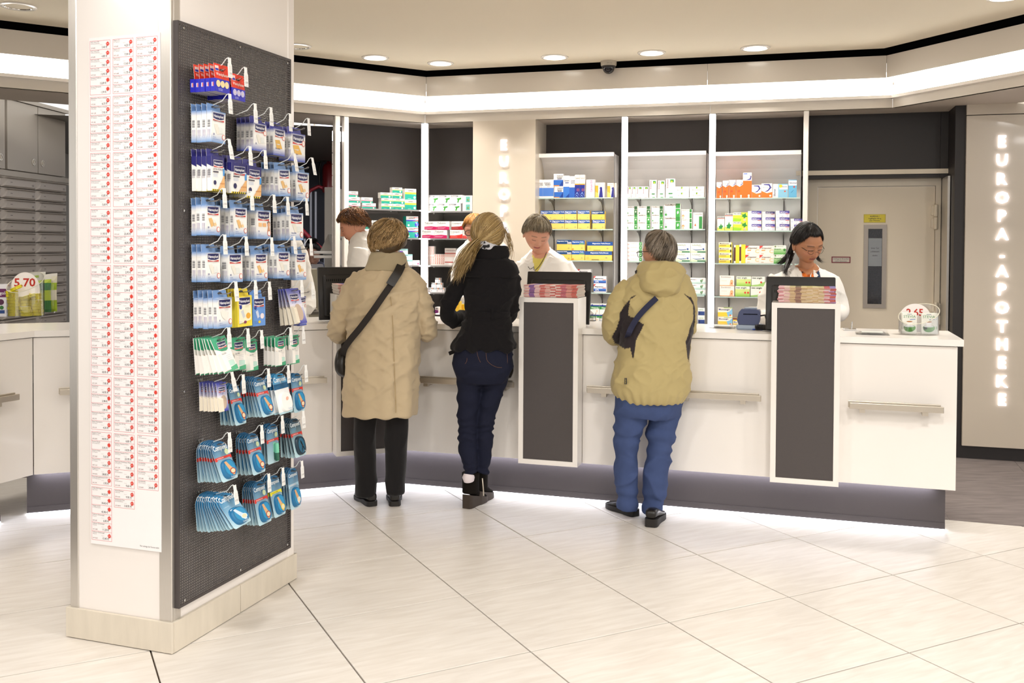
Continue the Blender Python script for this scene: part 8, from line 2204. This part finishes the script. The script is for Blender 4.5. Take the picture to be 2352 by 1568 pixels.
# middle: grey-blonde fringe, looking down
F4 = Fig('person in white coat with grey-blonde fringe looking down behind the middle monitor', 1245, 0, 6.62)
t4 = [(566, 1226, 1262, .06, .03), (576, 1216, 1276, .085, .03), (588, 1202, 1292, .105, .02), (604, 1190, 1308, .12, .01), (630, 1182, 1318, .13), (680, 1180, 1320, .135), (740, 1182, 1316, .135), (820, 1180, 1318, .14), (900, 1180, 1320, .14)]
e4L = [(1204, 606, 0, 20), (1188, 640, 0, 21), (1180, 690, -.02, 20), (1186, 722, -.08, 18), (1210, 712, -.26, 13)]
e4R = [(1296, 606, 0, 20), (1311, 640, 0, 21), (1318, 690, -.02, 20), (1312, 722, -.08, 18), (1290, 712, -.26, 13)]
M4_ = headM(F4, 1233, 536, -.09, pi + .14, .52, -.08)
p4 = pharmacist(F4, t4, (e4L, e4R), M4_, [(1246, 596, .0, .068), (1244, 578, -.02, .06), (1240, 556, -.045, .056), (1236, 542, -.07, .056)], 'd29a80', dict(H=.235, lip='a8505a', brow='6f5a4a', width=1.08),
                skinz=[(1224, 560), (1262, 560), (1258, 580), (1250, 590), (1240, 594), (1228, 592), (1222, 584)], vee=[(1221, 584), (1230, 592), (1242, 592), (1254, 584), (1262, 570), (1236, 628), (1228, 624)], shirt='ddcf6c', seed=71, hands=(((1212, 712, -.28), (1228, 716, -.34), 1), ((1288, 712, -.28), (1270, 716, -.34), -1)))
lapel(F4, p4, t4, [(1219, 578), (1210, 590), (1204, 602), (1212, 606), (1203, 612), (1226, 632), (1229, 622), (1222, 600)])
lapel(F4, p4, t4, [(1263, 566), (1270, 576), (1272, 592), (1262, 589), (1268, 598), (1240, 628), (1234, 626), (1250, 598)])
h4 = ['5c4f3e', '8f8068', 'a89a82', '75674f', 'bcb09a', '54493a']
ln4 = lambda a: 1.18 if abs(a) < .75 else 1.18 + (min(abs(a), 1.5) - .75) * .75 if abs(a) < 1.5 else 1.75 + .25 * (abs(a) - 1.5)
hair_object(p4, cap_hair(M4_, (.095, .112, .114), (.0, -.1, 1), ln4, h4, 1500, 9, .0, .035, .0019, 72, (0, -.008, .014), .05, .16, (.6, 1.25)))
pm = PM(); Hm = lambda x, y, z: tuple(M4_ @ Vector((x, y, z)))
pm.tube([Hm(.1 * cos(a), -.028 + .01 * sin(a), .012 + .118 * sin(a)) for a in np.linspace(-.25, .9, 14)], .004, 6); link('hair_band', pm.mesh('hair_band', PLASTIC_B, True), p4)
pm = PM(); A = [F4.back(t4, u, v, -1, 2.3, .02) for u, v in ((1213, 612), (1217, 618), (1222, 616), (1226, 612), (1227, 620))]
pm.tube(A, .0022, 6); link('hung_glasses', pm.mesh('hung_glasses', PLASTIC_B, True), p4)
pm = PM(); pm.tube([F4.back(t4, u, v, -1, 2.3, .014) for u, v in ((1258, 572), (1250, 592), (1238, 612), (1228, 622))], .0022, 6); link('cord', pm.mesh('cord', PLASTIC_B, True), p4)
# right: dark hair, glasses
F5 = Fig('person in white coat with dark hair and glasses behind the right monitor', 1848, 0, 6.05)
t5 = [(606, 1838, 1870, .05, .02), (616, 1822, 1884, .075, .02), (625, 1796, 1906, .095, .01), (637, 1774, 1920, .112), (660, 1764, 1928, .125), (700, 1766, 1926, .13), (760, 1768, 1924, .13), (850, 1766, 1926, .135), (930, 1764, 1928, .135)]
e5L = [(1786, 642, 0, 19), (1769, 668, 0, 20), (1758, 705, .0, 20), (1757, 726, -.05, 17), (1775, 725, -.18, 13)]
e5R = [(1908, 642, 0, 19), (1920, 668, 0, 19), (1930, 700, .0, 18), (1930, 718, -.04, 17), (1912, 724, -.18, 13)]
M5 = headM(F5, 1854, 559, -.06, pi + .30, .42, .1)
p5 = pharmacist(F5, t5, (e5L, e5R), M5, [(1852, 630, .0, .058), (1852, 615, -.01, .05), (1852, 598, -.02, .043), (1852, 575, -.03, .043)], 'b07a58', dict(H=.245, lip='8f4a44', brow='221814'),
                skinz=[(1826, 600), (1882, 600), (1876, 616), (1866, 626), (1842, 630), (1830, 618)], vee=[(1829, 616), (1840, 628), (1864, 624), (1876, 610), (1872, 640), (1862, 655), (1836, 655)], shirt='pattern', seed=81, hands=(((1777, 725, -.2), (1792, 728, -.28), 1), ((1910, 724, -.2), (1893, 728, -.28), -1)))
lapel(F5, p5, t5, [(1824, 602), (1816, 615), (1804, 618), (1819, 626), (1812, 632), (1832, 650), (1834, 634), (1826, 616)])
lapel(F5, p5, t5, [(1870, 604), (1880, 610), (1885, 619), (1872, 624), (1880, 632), (1862, 652), (1861, 634), (1867, 618)])
h5 = ['0c0908', '17110f', '221917', '120d0c']
ln5 = lambda a: .78 if abs(a) < .6 else .78 + (min(abs(a), 1.4) - .6) * 1.05 if abs(a) < 1.4 else 1.62 + .35 * (abs(a) - 1.4)
pt = cap_hair(M5, (.092, .114, .122), (.0, .12, 1), ln5, h5, 1600, 9, .0, .0, .0017, 82, (0, -.008, .012), .02, .1, (.8, 1.5))
pt.append(lock([F5.W(1826, 552, .0), F5.W(1820, 578, .03), F5.W(1812, 600, .0), F5.W(1803, 622, -.1), F5.W(1808, 632, -.12)], 150, .012, h5, 83, 14, .0016, .008, .008))
pt.append(lock([F5.W(1822, 560, .05), F5.W(1812, 584, .07), F5.W(1795, 600, .06), F5.W(1784, 603, .05)], 110, .012, h5, 84, 14, .0016, .008, .012))
pt.append(lock([F5.W(1884, 560, .0), F5.W(1876, 585, .03), F5.W(1882, 598, .0), F5.W(1894, 600, -.02)], 40, .006, h5, 85, 12, .0011, .008, .01))
hair_object(p5, pt)
pm = PM(); Hm5 = lambda x, y, z: tuple(M5 @ Vector((x, y, z)))
for sg in (-1, 1):
    pm.tube([Hm5(.078 * sg, -.01, .0), Hm5(.074 * sg, .05, .004), Hm5(.06 * sg, .098, .0)], .0018, 5)
    pm.tube([Hm5((.032 + .021 * cos(a)) * sg, .112 - .012 * abs(cos(a)), -.01 + .013 * sin(a)) for a in np.linspace(0, 2 * pi, 19)], .0011, 5, cap=False)
pm.tube([Hm5(-.011, .117, -.006), Hm5(.011, .117, -.006)], .0013, 5)
link('glasses', pm.mesh('glasses', mat('dark_metal', '3a302c', rough=.3, metal=.7), True), p5)
pm = PM(); c = Hm5(.078, -.008, -.052); pm.lathe([(.001, .006), (.005, .002), (.006, -.004), (.001, -.01)], 10, None, 0, c); link('earring', pm.mesh('earring', mat('pearl', 'f0ece6', rough=.2), True), p5)
# left profile behind the beige coat
F6 = Fig('person in white coat with short brown hair in left profile, behind the beige coat', 838, 0, 6.9)
t6 = [(536, 816, 852, .06), (546, 808, 866, .085), (558, 806, 884, .11), (580, 801, 898, .14), (620, 800, 906, .15), (700, 802, 906, .15), (800, 800, 908, .15), (880, 800, 908, .15)]
e6L = [(828, 572, -.13, 17), (822, 610, -.15, 18), (816, 650, -.15, 17), (800, 680, -.14, 15), (775, 690, -.12, 13)]
e6R = [(850, 572, .14, 17), (846, 610, .16, 18), (836, 650, .16, 17), (812, 680, .14, 15), (790, 690, .12, 13)]
M6 = headM(F6, 812, 520, -.0, pi / 2 + .22, .36, .0)
p6 = pharmacist(F6, t6, (e6L, e6R), M6, [(838, 560, .0, .06), (832, 548, 0, .052), (824, 536, 0, .05), (818, 526, 0, .05)], 'cf9478', dict(H=.225, lip='9a4a44', brow='4a3020'), seed=91)
garment(F6, p6, 'collar', [F6.rings([(556, 812, 874, .1), (546, 814, 864, .09), (537, 822, 858, .075), (531, 832, 852, .06)], 30, 4)], LAB, .008, 2)
h6 = ['33200f', '5a3620', '8a5a30', 'a8703c', '4a2c1a']
ln6 = lambda a: 1.12 if abs(a) < .7 else 1.12 + (min(abs(a), 1.5) - .7) * .6 if abs(a) < 1.5 else 1.6 + .3 * (abs(a) - 1.5)
hair_object(p6, cap_hair(M6, (.096, .112, .115), (0, -.05, 1), ln6, h6, 1700, 10, .0, .16, .0021, 92, (0, -.008, .014), .08, .14, (.45, .8)))
# red-blonde, glasses, between the beige coat and the blonde
F7 = Fig('person in white coat with red-blonde fringe and dark glasses, half hidden by blonde hair', 1095, 0, 7.3)
t7 = [(546, 1078, 1112, .05), (558, 1066, 1124, .085), (572, 1054, 1138, .11), (600, 1048, 1146, .13), (700, 1050, 1146, .135), (800, 1048, 1148, .135), (860, 1048, 1148, .135)]
e7L = [(1064, 584, 0, 15), (1054, 620, 0, 16), (1052, 660, -.05, 15), (1066, 690, -.18, 12)]
e7R = [(1130, 584, 0, 15), (1140, 620, 0, 16), (1140, 660, -.05, 15), (1124, 690, -.18, 12)]
M7 = headM(F7, 1090, 528, -.03, pi - .1, .2, 0)
p7 = pharmacist(F7, t7, (e7L, e7R), M7, [(1094, 565, 0, .055), (1093, 552, -.01, .05), (1091, 538, -.02, .05)], 'd9a286', dict(H=.22, lip='b0605a', brow='8a5a34'), seed=101)
h7 = ['9c6630', 'b8803f', 'd09a55', 'a8722f', 'c98f4a']
ln7 = lambda a: 1.15 if abs(a) < .8 else 1.15 + (min(abs(a), 1.5) - .8) * .7
hair_object(p7, cap_hair(M7, (.09, .108, .112), (0, -.05, 1), ln7, h7, 1100, 9, .1, .02, .0018, 102, (0, -.006, .012), .03, .1))
pm = PM(); H7 = lambda x, y, z: tuple(M7 @ Vector((x, y, z)))
for sg in (-1, 1):
    pm.tube([H7(.078 * sg, -.01, .006), H7(.074 * sg, .05, .01), H7(.062 * sg, .1, .008)], .0024, 5)
    pm.tube([H7((.033 + .025 * cos(a)) * sg, .112 - .012 * abs(cos(a)), -.004 + .019 * sin(a)) for a in np.linspace(0, 2 * pi, 19)], .0026, 5, cap=False)
pm.tube([H7(-.009, .118, .0), H7(.009, .118, .0)], .0024, 5)
link('glasses', pm.mesh('glasses', PLASTIC_B, True), p7)
# white coat half hidden by the hanging packs
F8 = Fig('person in white coat bending forward, mostly hidden behind the hanging packs', 640, 0, 6.45)
t8 = [(548, 640, 680, .06, -.05), (558, 620, 694, .1, -.03), (580, 606, 704, .13), (620, 604, 706, .145), (680, 600, 708, .15), (760, 598, 708, .15), (860, 596, 706, .15)]
e8L = [(632, 582, -.06, 20), (628, 630, -.06, 20), (640, 680, -.08, 18), (664, 704, -.16, 15)]
e8R = [(684, 582, 0, 20), (692, 620, 0, 21), (701, 655, -.02, 20), (708, 690, -.06, 18), (704, 712, -.16, 14)]
M8 = headM(F8, 642, 520, -.12, pi, .6, 0)
p8 = pharmacist(F8, t8, (e8L, e8R), M8, [(658, 566, -.04, .058), (652, 550, -.07, .052), (646, 534, -.1, .05)], 'cf9c80', dict(H=.22, hi=False), seed=111)
hair_object(p8, cap_hair(M8, (.09, .106, .112), (0, -.05, 1), ln7, h1, 600, 8, .1, .03, .0024, 112, (0, -.006, .012), .03, .1))
# far back: dark bun and grey scarf
F9 = Fig('person with dark bun and pale scarf looking down in the back room', 722, 0, 9.4)
t9 = [(600, 710, 736, .05), (610, 702, 746, .09), (622, 696, 754, .12), (660, 694, 756, .14), (740, 694, 756, .14)]
M9 = headM(F9, 718, 586, -.06, pi + .1, .4, 0)
e9 = [(704, 626, 0, 11), (698, 660, 0, 11), (706, 690, -.2, 9)]; e9b = [(748, 626, 0, 11), (752, 660, 0, 11), (742, 690, -.2, 9)]
p9 = body(F9, t9, (e9, e9b), ([(712, 720, 0, 18), (712, 908, 0, 12)], [(738, 720, 0, 18), (738, 908, 0, 12)]), M9, [(722, 612, 0, .055), (720, 600, -.03, .05), (719, 592, -.05, .05)], 'd2a48e', hkw=dict(H=.225, brow='2a1c18'))
garment(F9, p9, 'jumper', [F9.rings(t9, 30, 4), F9.limb(e9), F9.limb(e9b)], mat('blue_grey_jumper', '4a5068', **CL), .012, 3, [folds(8, 6, 10, .01, 121)])
garment(F9, p9, 'trousers', [F9.limb([(712, 720, 0, 18), (712, 912, 0, 14)], 16, 3), F9.limb([(738, 720, 0, 18), (738, 912, 0, 14)], 16, 3)], MATS['black_wool'], .014, 2)
garment(F9, p9, 'scarf', [F9.rings([(606, 704, 742, .1, -.03), (612, 700, 746, .12, -.03), (620, 702, 744, .11, -.04), (628, 710, 738, .07, -.05)], 30, 4)], mat('pale_scarf', 'cfcdd2', rough=.9), .01, 1, [folds(10, 8, 30, .014, 122, 1.5)])
hd = cap_hair(M9, (.088, .104, .112), (0, -.1, 1), ln5, ['140e0d', '241815', '1b1311'], 700, 8, .1, .02, .0026, 123, (0, -.006, .012), .03, .08)
hd.append(lock([np.array(M9 @ Vector(q)) for q in ((0.02, -.06, .1), (.035, -.05, .135), (0, -.04, .15), (-.03, -.05, .13), (0, -.06, .11), (.025, -.055, .13))], 120, .018, ['140e0d', '241815'], 124, 14, .0026, .006))
hair_object(p9, hd)
# ================================================================ LEFT SIDE AND BACK ROOM
GREYC = mat('grey_cabinet', 'aaa298', rough=.42, var=.03, vs=3)
GREYD = mat('grey_drawer', 'b5ada6', rough=.38, var=.02, vs=3)
DWL = Seg((-3.86, 8.2), radians(85.4))
def sx_(u, v=520): return DWL.px(u, v)[0]
zl0, zl1 = DWL.px(78, 413)[1], DWL.px(78, 400)[1]
ztop = (DWL.px(155, 254)[1] + DWL.px(20, 219)[1]) / 2
sR, sM, sL = sx_(153.5), sx_(79), sx_(0)
wcol = sM - sL
cab = frame_at('drawer_cabinet', DWL, sM, 0, 0, 'tall grey cabinet wall with flat drawers, far left behind the tape measure bin', 'cabinet')
def lx(s): return s - sM
p = PM(); lbox(p, lx(sL - wcol) - .02, lx(sR) + .03, -.5, -.03, .6, ztop)
link('carcass', p.mesh('carcass', GREYC), cab)
p = PM(); lbox(p, lx(sL - wcol), lx(sR) + .02, -.03, .03, zl0 + .004, zl1); lbox(p, lx(sL - wcol), lx(sR) + .02, -.03, .018, zl0 - .012, zl0 + .004)
link('ledge', p.mesh('ledge', GREYC), cab)
p = PM(); lbox(p, lx(sL - wcol), lx(sR) + .02, -.03, .02, ztop - .03, ztop); link('top_trim', p.mesh('top_trim', GREYC), cab)
dh = DWL.px(150, 600)[1] - DWL.px(150, 622.8)[1]
z = DWL.px(150, 421)[1]
def drawer_mesh(w, h):
    p = PM(); a = w / 2 - .004; g_ = .003
    p.box(-a, a, -.004, .03, g_, h - g_)
    p.loft([[(-a, -.004, g_), (a, -.004, g_), (a, -.004, h - g_), (-a, -.004, h - g_)], [(-a + .035, -.02, g_ + .012), (a - .012, -.02, g_ + .012), (a - .012, -.02, h * .74), (-a + .07, -.02, h * .74)]][::-1])
    p.loft([[(-a + .03, -.004, h * .8), (a - .006, -.004, h * .8), (a - .006, -.004, h - g_), (-a + .03, -.004, h - g_)], [(-a + .04, -.034, h * .86), (a - .012, -.034, h * .86), (a - .012, -.03, h - .012), (-a + .04, -.03, h - .012)]][::-1])
    for x, y in ((-a + .1, h * .45), (a - .06, h * .38), (a - .06, h * .28)):
        p.poly([(x, -.0205, y), (x + .028, -.0205, y), (x + .028, -.0205, y + .004), (x, -.0205, y + .004)], None, 1)
    return p.mesh('drawer', [GREYD, SLOT])
dm = drawer_mesh(wcol, dh)
for r_ in range(15):
    z -= dh
    for c_ in range(3):
        s0 = (sM, sL, sL - wcol)[c_]
        link('drawer', dm, cab, (lx(s0) + wcol / 2 * 1.0, 0, z))
zd0 = zl1 + .012
for a, b in ((sx_(87), sx_(149.5)), (sx_(16), sx_(86)), (sx_(-60), sx_(11))):
    p = PM(); lbox(p, lx(a) + .002, lx(b) - .002, -.03, .006, zd0, ztop - .035)
    d = link('door', p.mesh('door', GREYC), cab)
    xk = lx(a) + .06 if a == sx_(87) else lx(b) - .06
    zk = zd0 + .085
    p = PM(); p.loft([[(xk + r2 * cos(t), y, zk + r2 * 1.1 * sin(t)) for t in np.linspace(0, 2 * pi, 17)[:-1]] for r2, y in ((.026, -.006), (.025, -.011), (.019, -.011), (.018, -.007))])
    p.box(xk - .005, xk + .005, -.012, -.006, zk - .012, zk + .014)
    link('lock', p.mesh('lock', STEEL, 40), d)
# soffit glass strip and ceiling behind the left cove
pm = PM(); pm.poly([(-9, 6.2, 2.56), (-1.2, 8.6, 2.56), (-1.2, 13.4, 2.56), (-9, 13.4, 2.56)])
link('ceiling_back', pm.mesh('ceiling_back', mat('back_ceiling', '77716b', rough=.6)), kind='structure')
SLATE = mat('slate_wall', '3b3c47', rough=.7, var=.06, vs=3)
wl = link('wall_backroom', None, kind='structure')
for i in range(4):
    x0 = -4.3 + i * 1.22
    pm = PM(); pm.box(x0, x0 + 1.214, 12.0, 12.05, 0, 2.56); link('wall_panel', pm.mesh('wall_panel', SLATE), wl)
wls = link('wall_left', None, kind='structure')
for i in range(3):
    y0 = 3.0 + i * 3.0
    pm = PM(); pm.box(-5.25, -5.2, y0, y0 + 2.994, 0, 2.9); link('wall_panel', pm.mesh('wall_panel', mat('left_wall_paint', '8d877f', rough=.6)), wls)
fin(769.5, 781, LL, False, 'white post framing the passage to the back room', 400)
q = LL.at(S_(785.5, 400, LL), -.12, 0)
r = empty('glass_louvre', (q[0], q[1], .9), LL.yaw, 'grey glass louvre strip between the two white posts', 'louvre')
for k in range(16):
    p = PM(); p.box(-.035, .035, -.003, .003, k * .09, k * .09 + .084); link('slat', p.mesh('slat', mat('grey_glass_slat', ('b9b4b2', 'a39e9b')[k % 2] , rough=.2, var=.1) if k == 0 else MATS['grey_glass_slat']), r)
p = PM(); p.box(-.035, .035, -.01, -.004, 1.44, 1.52); link('light_tile', p.mesh('light_tile', GLOWC), r)
# white block, shelf board, papers
P0 = onY(758, 560, 8.9)
r = empty('white_cabinet', (P0[0], 8.9, 0), 0, 'pale cabinet side in the passage left of the white post', 'cabinet')
zt_ = onY(758, 430, 8.9)[2]; wx = 26 / FPX * 8.9
p = PM(); p.bev(-wx * .5, wx * .5, 0, .5, 0, zt_, .004); link('body', p.mesh('body', mat('pale_laminate', 'c9c3bb', rough=.5)), r)
p = PM(); p.box(-wx * .5, wx * .5, -.004, .0, zt_ - .62, zt_ - .612); link('joint', p.mesh('joint', SLOT), r)
za = onY(748, 584, 8.6)[2]; xa = onY(727, 584, 8.6)[0]; xb = onY(768, 584, 8.6)[0]
r = empty('wall_shelf', ((xa + xb) / 2, 8.6, za), 0, 'short double white shelf board in the passage with papers on it', 'shelf')
w = (xb - xa) / 2
for zz in (-.02, .018):
    p = PM(); p.bev(-w, w, -.12, .24, zz - .012, zz + .012, .002); link('board', p.mesh('board', WHITE), r)
p = PM(); p.box(-w + .05, w - .02, .05, .2, -.008, .006); link('spacer', p.mesh('spacer', WHITE), r)
p = PM(); p.loft([[(-.05, -.01, 0), (.05, .02, 0), (.052, .02, 0), (-.048, -.01, 0)], [(.02, .0, .15), (.06, .05, .15), (.062, .05, .15), (.022, .0, .15)]])
link('leaning_papers', p.mesh('leaning_papers', mat('grey_paper', 'a8a39b', rough=.8)), None, ((xa + xb) / 2, 8.62, za + .0305), 0, 'grey leaning papers on the short white shelf board', 'papers')
# fire extinguisher
P0 = onY(746.5, 440, 11.6)
r = empty('fire_extinguisher', (P0[0], 11.85, P0[2]), 0, 'red fire extinguisher on the dark wall of the back room', 'extinguisher')
p = PM(); p.lathe([(.07, 0), (.08, .01), (.08, .3), (.066, .345), (.03, .37), (.025, .39)], 24); link('cylinder', p.mesh('cylinder', mat('extinguisher_red', '8a1f24', rough=.3), 40), r)
p = PM(); p.lathe([(.025, .385), (.03, .4), (.022, .43)], 12); p.box(-.06, .03, -.012, .012, .43, .442); p.box(-.055, .03, -.01, .01, .412, .42); link('valve', p.mesh('valve', PLASTIC_B), r)
p = PM(); p.tube([(-.02, -.02, .41), (-.09, -.03, .39), (-.12, -.03, .28), (-.11, -.03, .12), (-.1, -.02, .06)], .012, 8); link('hose', p.mesh('hose', PLASTIC_B, True), r)
p = PM(); p.box(-.03, .03, .07, .15, .1, .3); link('wall_bracket', p.mesh('wall_bracket', STEEL), r)
# stair rail
P0 = onY(715, 560, 10.4)
r = empty('stair_rail', (P0[0], 10.4, 0), 0, 'red stair hand rail with white bars in the dark back room', 'rail')
def rp(u, v, Y=10.4):
    q = onY(u, v, Y); return (q[0] - P0[0], q[1] - 10.4, q[2])
p = PM(); p.tube([rp(672, 506), rp(690, 524), rp(720, 556), rp(748, 580)], .024, 8); p.tube([rp(705, 448, 11), rp(715, 436, 11), rp(732, 428, 11), rp(741, 432, 11)], .02, 8)
link('hand_rail', p.mesh('hand_rail', mat('rail_red', '8c1d28', rough=.4), True), r)
for u, va in ((668, 520), (684, 536), (700, 548), (716, 566), (732, 580), (746, 592)):
    a = rp(u, va); p = PM(); p.tube([(a[0], a[1], .0), a], .011, 6); link('bar', p.mesh('bar', mat('rail_white', 'b9b9c2', rough=.5), True), r)
for u in (714, 725):
    a = rp(u, 440, 11); p = PM(); p.tube([(a[0], a[1], .0), a], .012, 6); link('bar', p.mesh('bar', MATS['rail_white'], True), r)
# tube lamp
A, B = onY(722, 273, 8.9), onY(754, 284, 9.6)
r = empty('tube_lamp', tuple(A), 0, 'short tubular lamp under the back room ceiling', 'lamp')
p = PM(); p.tube([(0, 0, 0), tuple(B - A)], .04, 12); link('tube', p.mesh('tube', mat('tube_glow', 'dfe6ff', emis=2.2, var=.005), True), r)
p = PM(); p.tube([(0, 0, .03), tuple(B - A + np.array([0, 0, .03]))], .03, 8); link('housing', p.mesh('housing', STEEL, True), r)
for e in (0, 1):
    q = (B - A) * e; p = PM(); p.tube([tuple(q + np.array([0, 0, .03])), (q[0], q[1], 2.56 - A[2])], .006, 6); link('hanger', p.mesh('hanger', STEEL), r)
area_lamp('back_room_lamp', (-2.2, 9.6, 2.5), .4, 14.0, (.85, .9, 1.0))
# back counter screen between the passage and the left monitor
P0 = onY(716, 660, 7.0)
r = empty('back_screen', (P0[0], 7.0, 0), 0, 'beige back panel of a desk behind the left monitor', 'panel')
wx = 26 / FPX * 7
p = PM(); p.bev(-wx, wx, -.02, .02, .6, onY(716, 617, 7.0)[2], .004); link('panel', p.mesh('panel', mat('beige_laminate', 'a59f8d', rough=.6)), r)
p = PM(); p.bev(-wx + .02, wx - .02, -.05, .3, 0, .62, .004); link('desk', p.mesh('desk', mat('beige_laminate')), r)
# ---- bins on the left counter
q = onwt(59, 727)
TB = Seg(q, KD.yaw - .9)
oval_bin((q[0], q[1], zw), TB.yaw, .112, .085, .16, .285, 'clear oval price bin full of yellow tape measures on the left counter', '5,70', .12)
YEL = 'eee028'
def tape_mesh():
    p = PM(); R_, h = .0365, .0195; n = 26
    p.lathe([(R_ - .002, 0), (R_, .002), (R_, h - .002), (R_ - .002, h)], n, YEL)
    p.lathe([(R_ * .8, h), (R_ * .78, h + .0006)], n, 'f1efe6')
    for k in range(30):
        a = 2 * pi * k / 30; c, s = cos(a), sin(a); R2 = R_ + .0004; l = .0075 if k % 5 == 0 else .0045
        p.poly([(R2 * cos(a - .018), R2 * sin(a - .018), h - .003), (R2 * cos(a + .018), R2 * sin(a + .018), h - .003), (R2 * cos(a + .018), R2 * sin(a + .018), h - .003 - l), (R2 * cos(a - .018), R2 * sin(a - .018), h - .003 - l)], '6a6420')
    for a in (-1.5,):
        p.poly([(1.012 * R_ * cos(a - .025), 1.012 * R_ * sin(a - .025), .002), (1.012 * R_ * cos(a + .025), 1.012 * R_ * sin(a + .025), .002), (1.012 * R_ * cos(a + .025), 1.012 * R_ * sin(a + .025), h - .002), (1.012 * R_ * cos(a - .025), 1.012 * R_ * sin(a - .025), h - .002)], 'b3402a')
    return p.mesh('tape_measure', PRINT, 40)
tm = tape_mesh()
rr = random.Random(4)
for (x, y, n_, dx, dy) in ((-.062, -.02, 8, -.002, .001), (.012, -.045, 3, -.003, 0), (.07, -.008, 5, .0, 0), (-.02, .028, 6, .002, 0), (.045, .036, 7, .001, 0)):
    z = zw + .008
    for k in range(n_):
        qv = TB.at(x + dx * k + rr.uniform(-.003, .003), -(y + dy * k), z)
        link('tape_measure', tm, None, tuple(qv), rr.random() * 6, 'yellow tape measure with black ticks in the clear bin marked 5,70', 'tape measure', 'tape measures in the left bin')
        z += .0203
for x, y, z, a in ((-.045, -.03, .178, .45), (.03, -.03, .125, .3)):
    qv = TB.at(x, -y, zw + z)
    link('tape_measure', tm, None, None, 0, 'yellow tape measure with black ticks in the clear bin marked 5,70', 'tape measure', 'tape measures in the left bin',
         mw=None).matrix_world = Matrix.Translation(Vector(qv)) @ Matrix.Rotation(TB.yaw, 4, 'Z') @ Matrix.Rotation(-a, 4, 'Y')
# second bin with foil bags
q2 = onwt(98, 718)
T2 = Seg(q2, KL.yaw)
r = empty('acrylic_bin', (q2[0], q2[1], zw), T2.yaw, 'clear acrylic bin with green foil bags behind the tape measure bin', 'bin')
p = PM(); x, y, h = .075, .06, .2
for a in ((-x, -y, x, -y), (x, -y, x, y), (x, y, -x, y), (-x, y, -x, -y)):
    p.poly([(a[0], a[1], .002), (a[2], a[3], .002), (a[2], a[3], h), (a[0], a[1], h)])
p.box(-x, x, -y, y, 0, .005); link('wall', p.mesh('wall', ACRYL), r)
for i, (bx, by, c1, c2, ry_, hh) in enumerate(((-.04, .03, '3f8f3a', 'a9c93a', -.1, .27), (.0, -.03, '2f7a3a', 'b9d04a', .08, .24), (.035, .0, 'a8c62c', 'e6e2cc', .2, .26), (.03, .035, '7fae2c', 'dcd8c4', .05, .25))):
    p = PM(); rg = []
    for z, w_, t_ in ((.0, .055, .004), (.02, .056, .016), (.08, .054, .022), (.15, .053, .02), (.2, .055, .012), (hh - .02, .057, .003), (hh, .058, .002)):
        rg.append([(w_ * s1 * (.72 if abs(s2) else 1), t_ * s2, z + (.006 * s1 if z > .2 else 0)) for s1, s2 in ((-1, 0), (-.6, -1), (.6, -1), (1, 0), (.6, 1), (-.6, 1))])
    cols_ = [c1, c1, c2, c1, c2, 'e9e7df']
    for a in range(len(rg) - 1):
        for b in range(6):
            c = (b + 1) % 6; p.poly([rg[a][b], rg[a][c], rg[a + 1][c], rg[a + 1][b]], cols_[a])
    p.poly(rg[-1], 'e9e7df')
    qv = T2.at(bx, -by, zw + .006)
    link('foil_bag', p.mesh('foil_bag', PRINT), None, tuple(qv), T2.yaw + ry_, ('green and lime foil bag at the back left of the bin', 'dark green foil bag at the front of the bin', 'lime and white foil bag, tallest at the right of the bin', 'lime foil bag at the back right of the bin')[i], 'bag', 'foil bags beside the tape measures')
q3 = onwt(2, 728)
ST['vio'] = ('white carton with violet band', 'eceaf0', [R(0, .6, 1, .86, '6a1f5c'), T('en gold', .1, .68, .1, 'f0e6ee', b=1), C(.55, .45, .09, '5a2a4a'), R(.3, .1, .8, .2, '2a4a8a'), C(.6, .28, .06, '3a7a3a')])
link('carton', carton_mesh('vio', .09, .21, .06), None, (q3[0] - .02, q3[1] + .03, zw + .0005), radians(10), 'white carton with violet band cut by the left picture edge', 'carton')
ST['gry'] = ('grey carton', 'b9b6b4', [R(0, .8, 1, .9, '8a8684')])
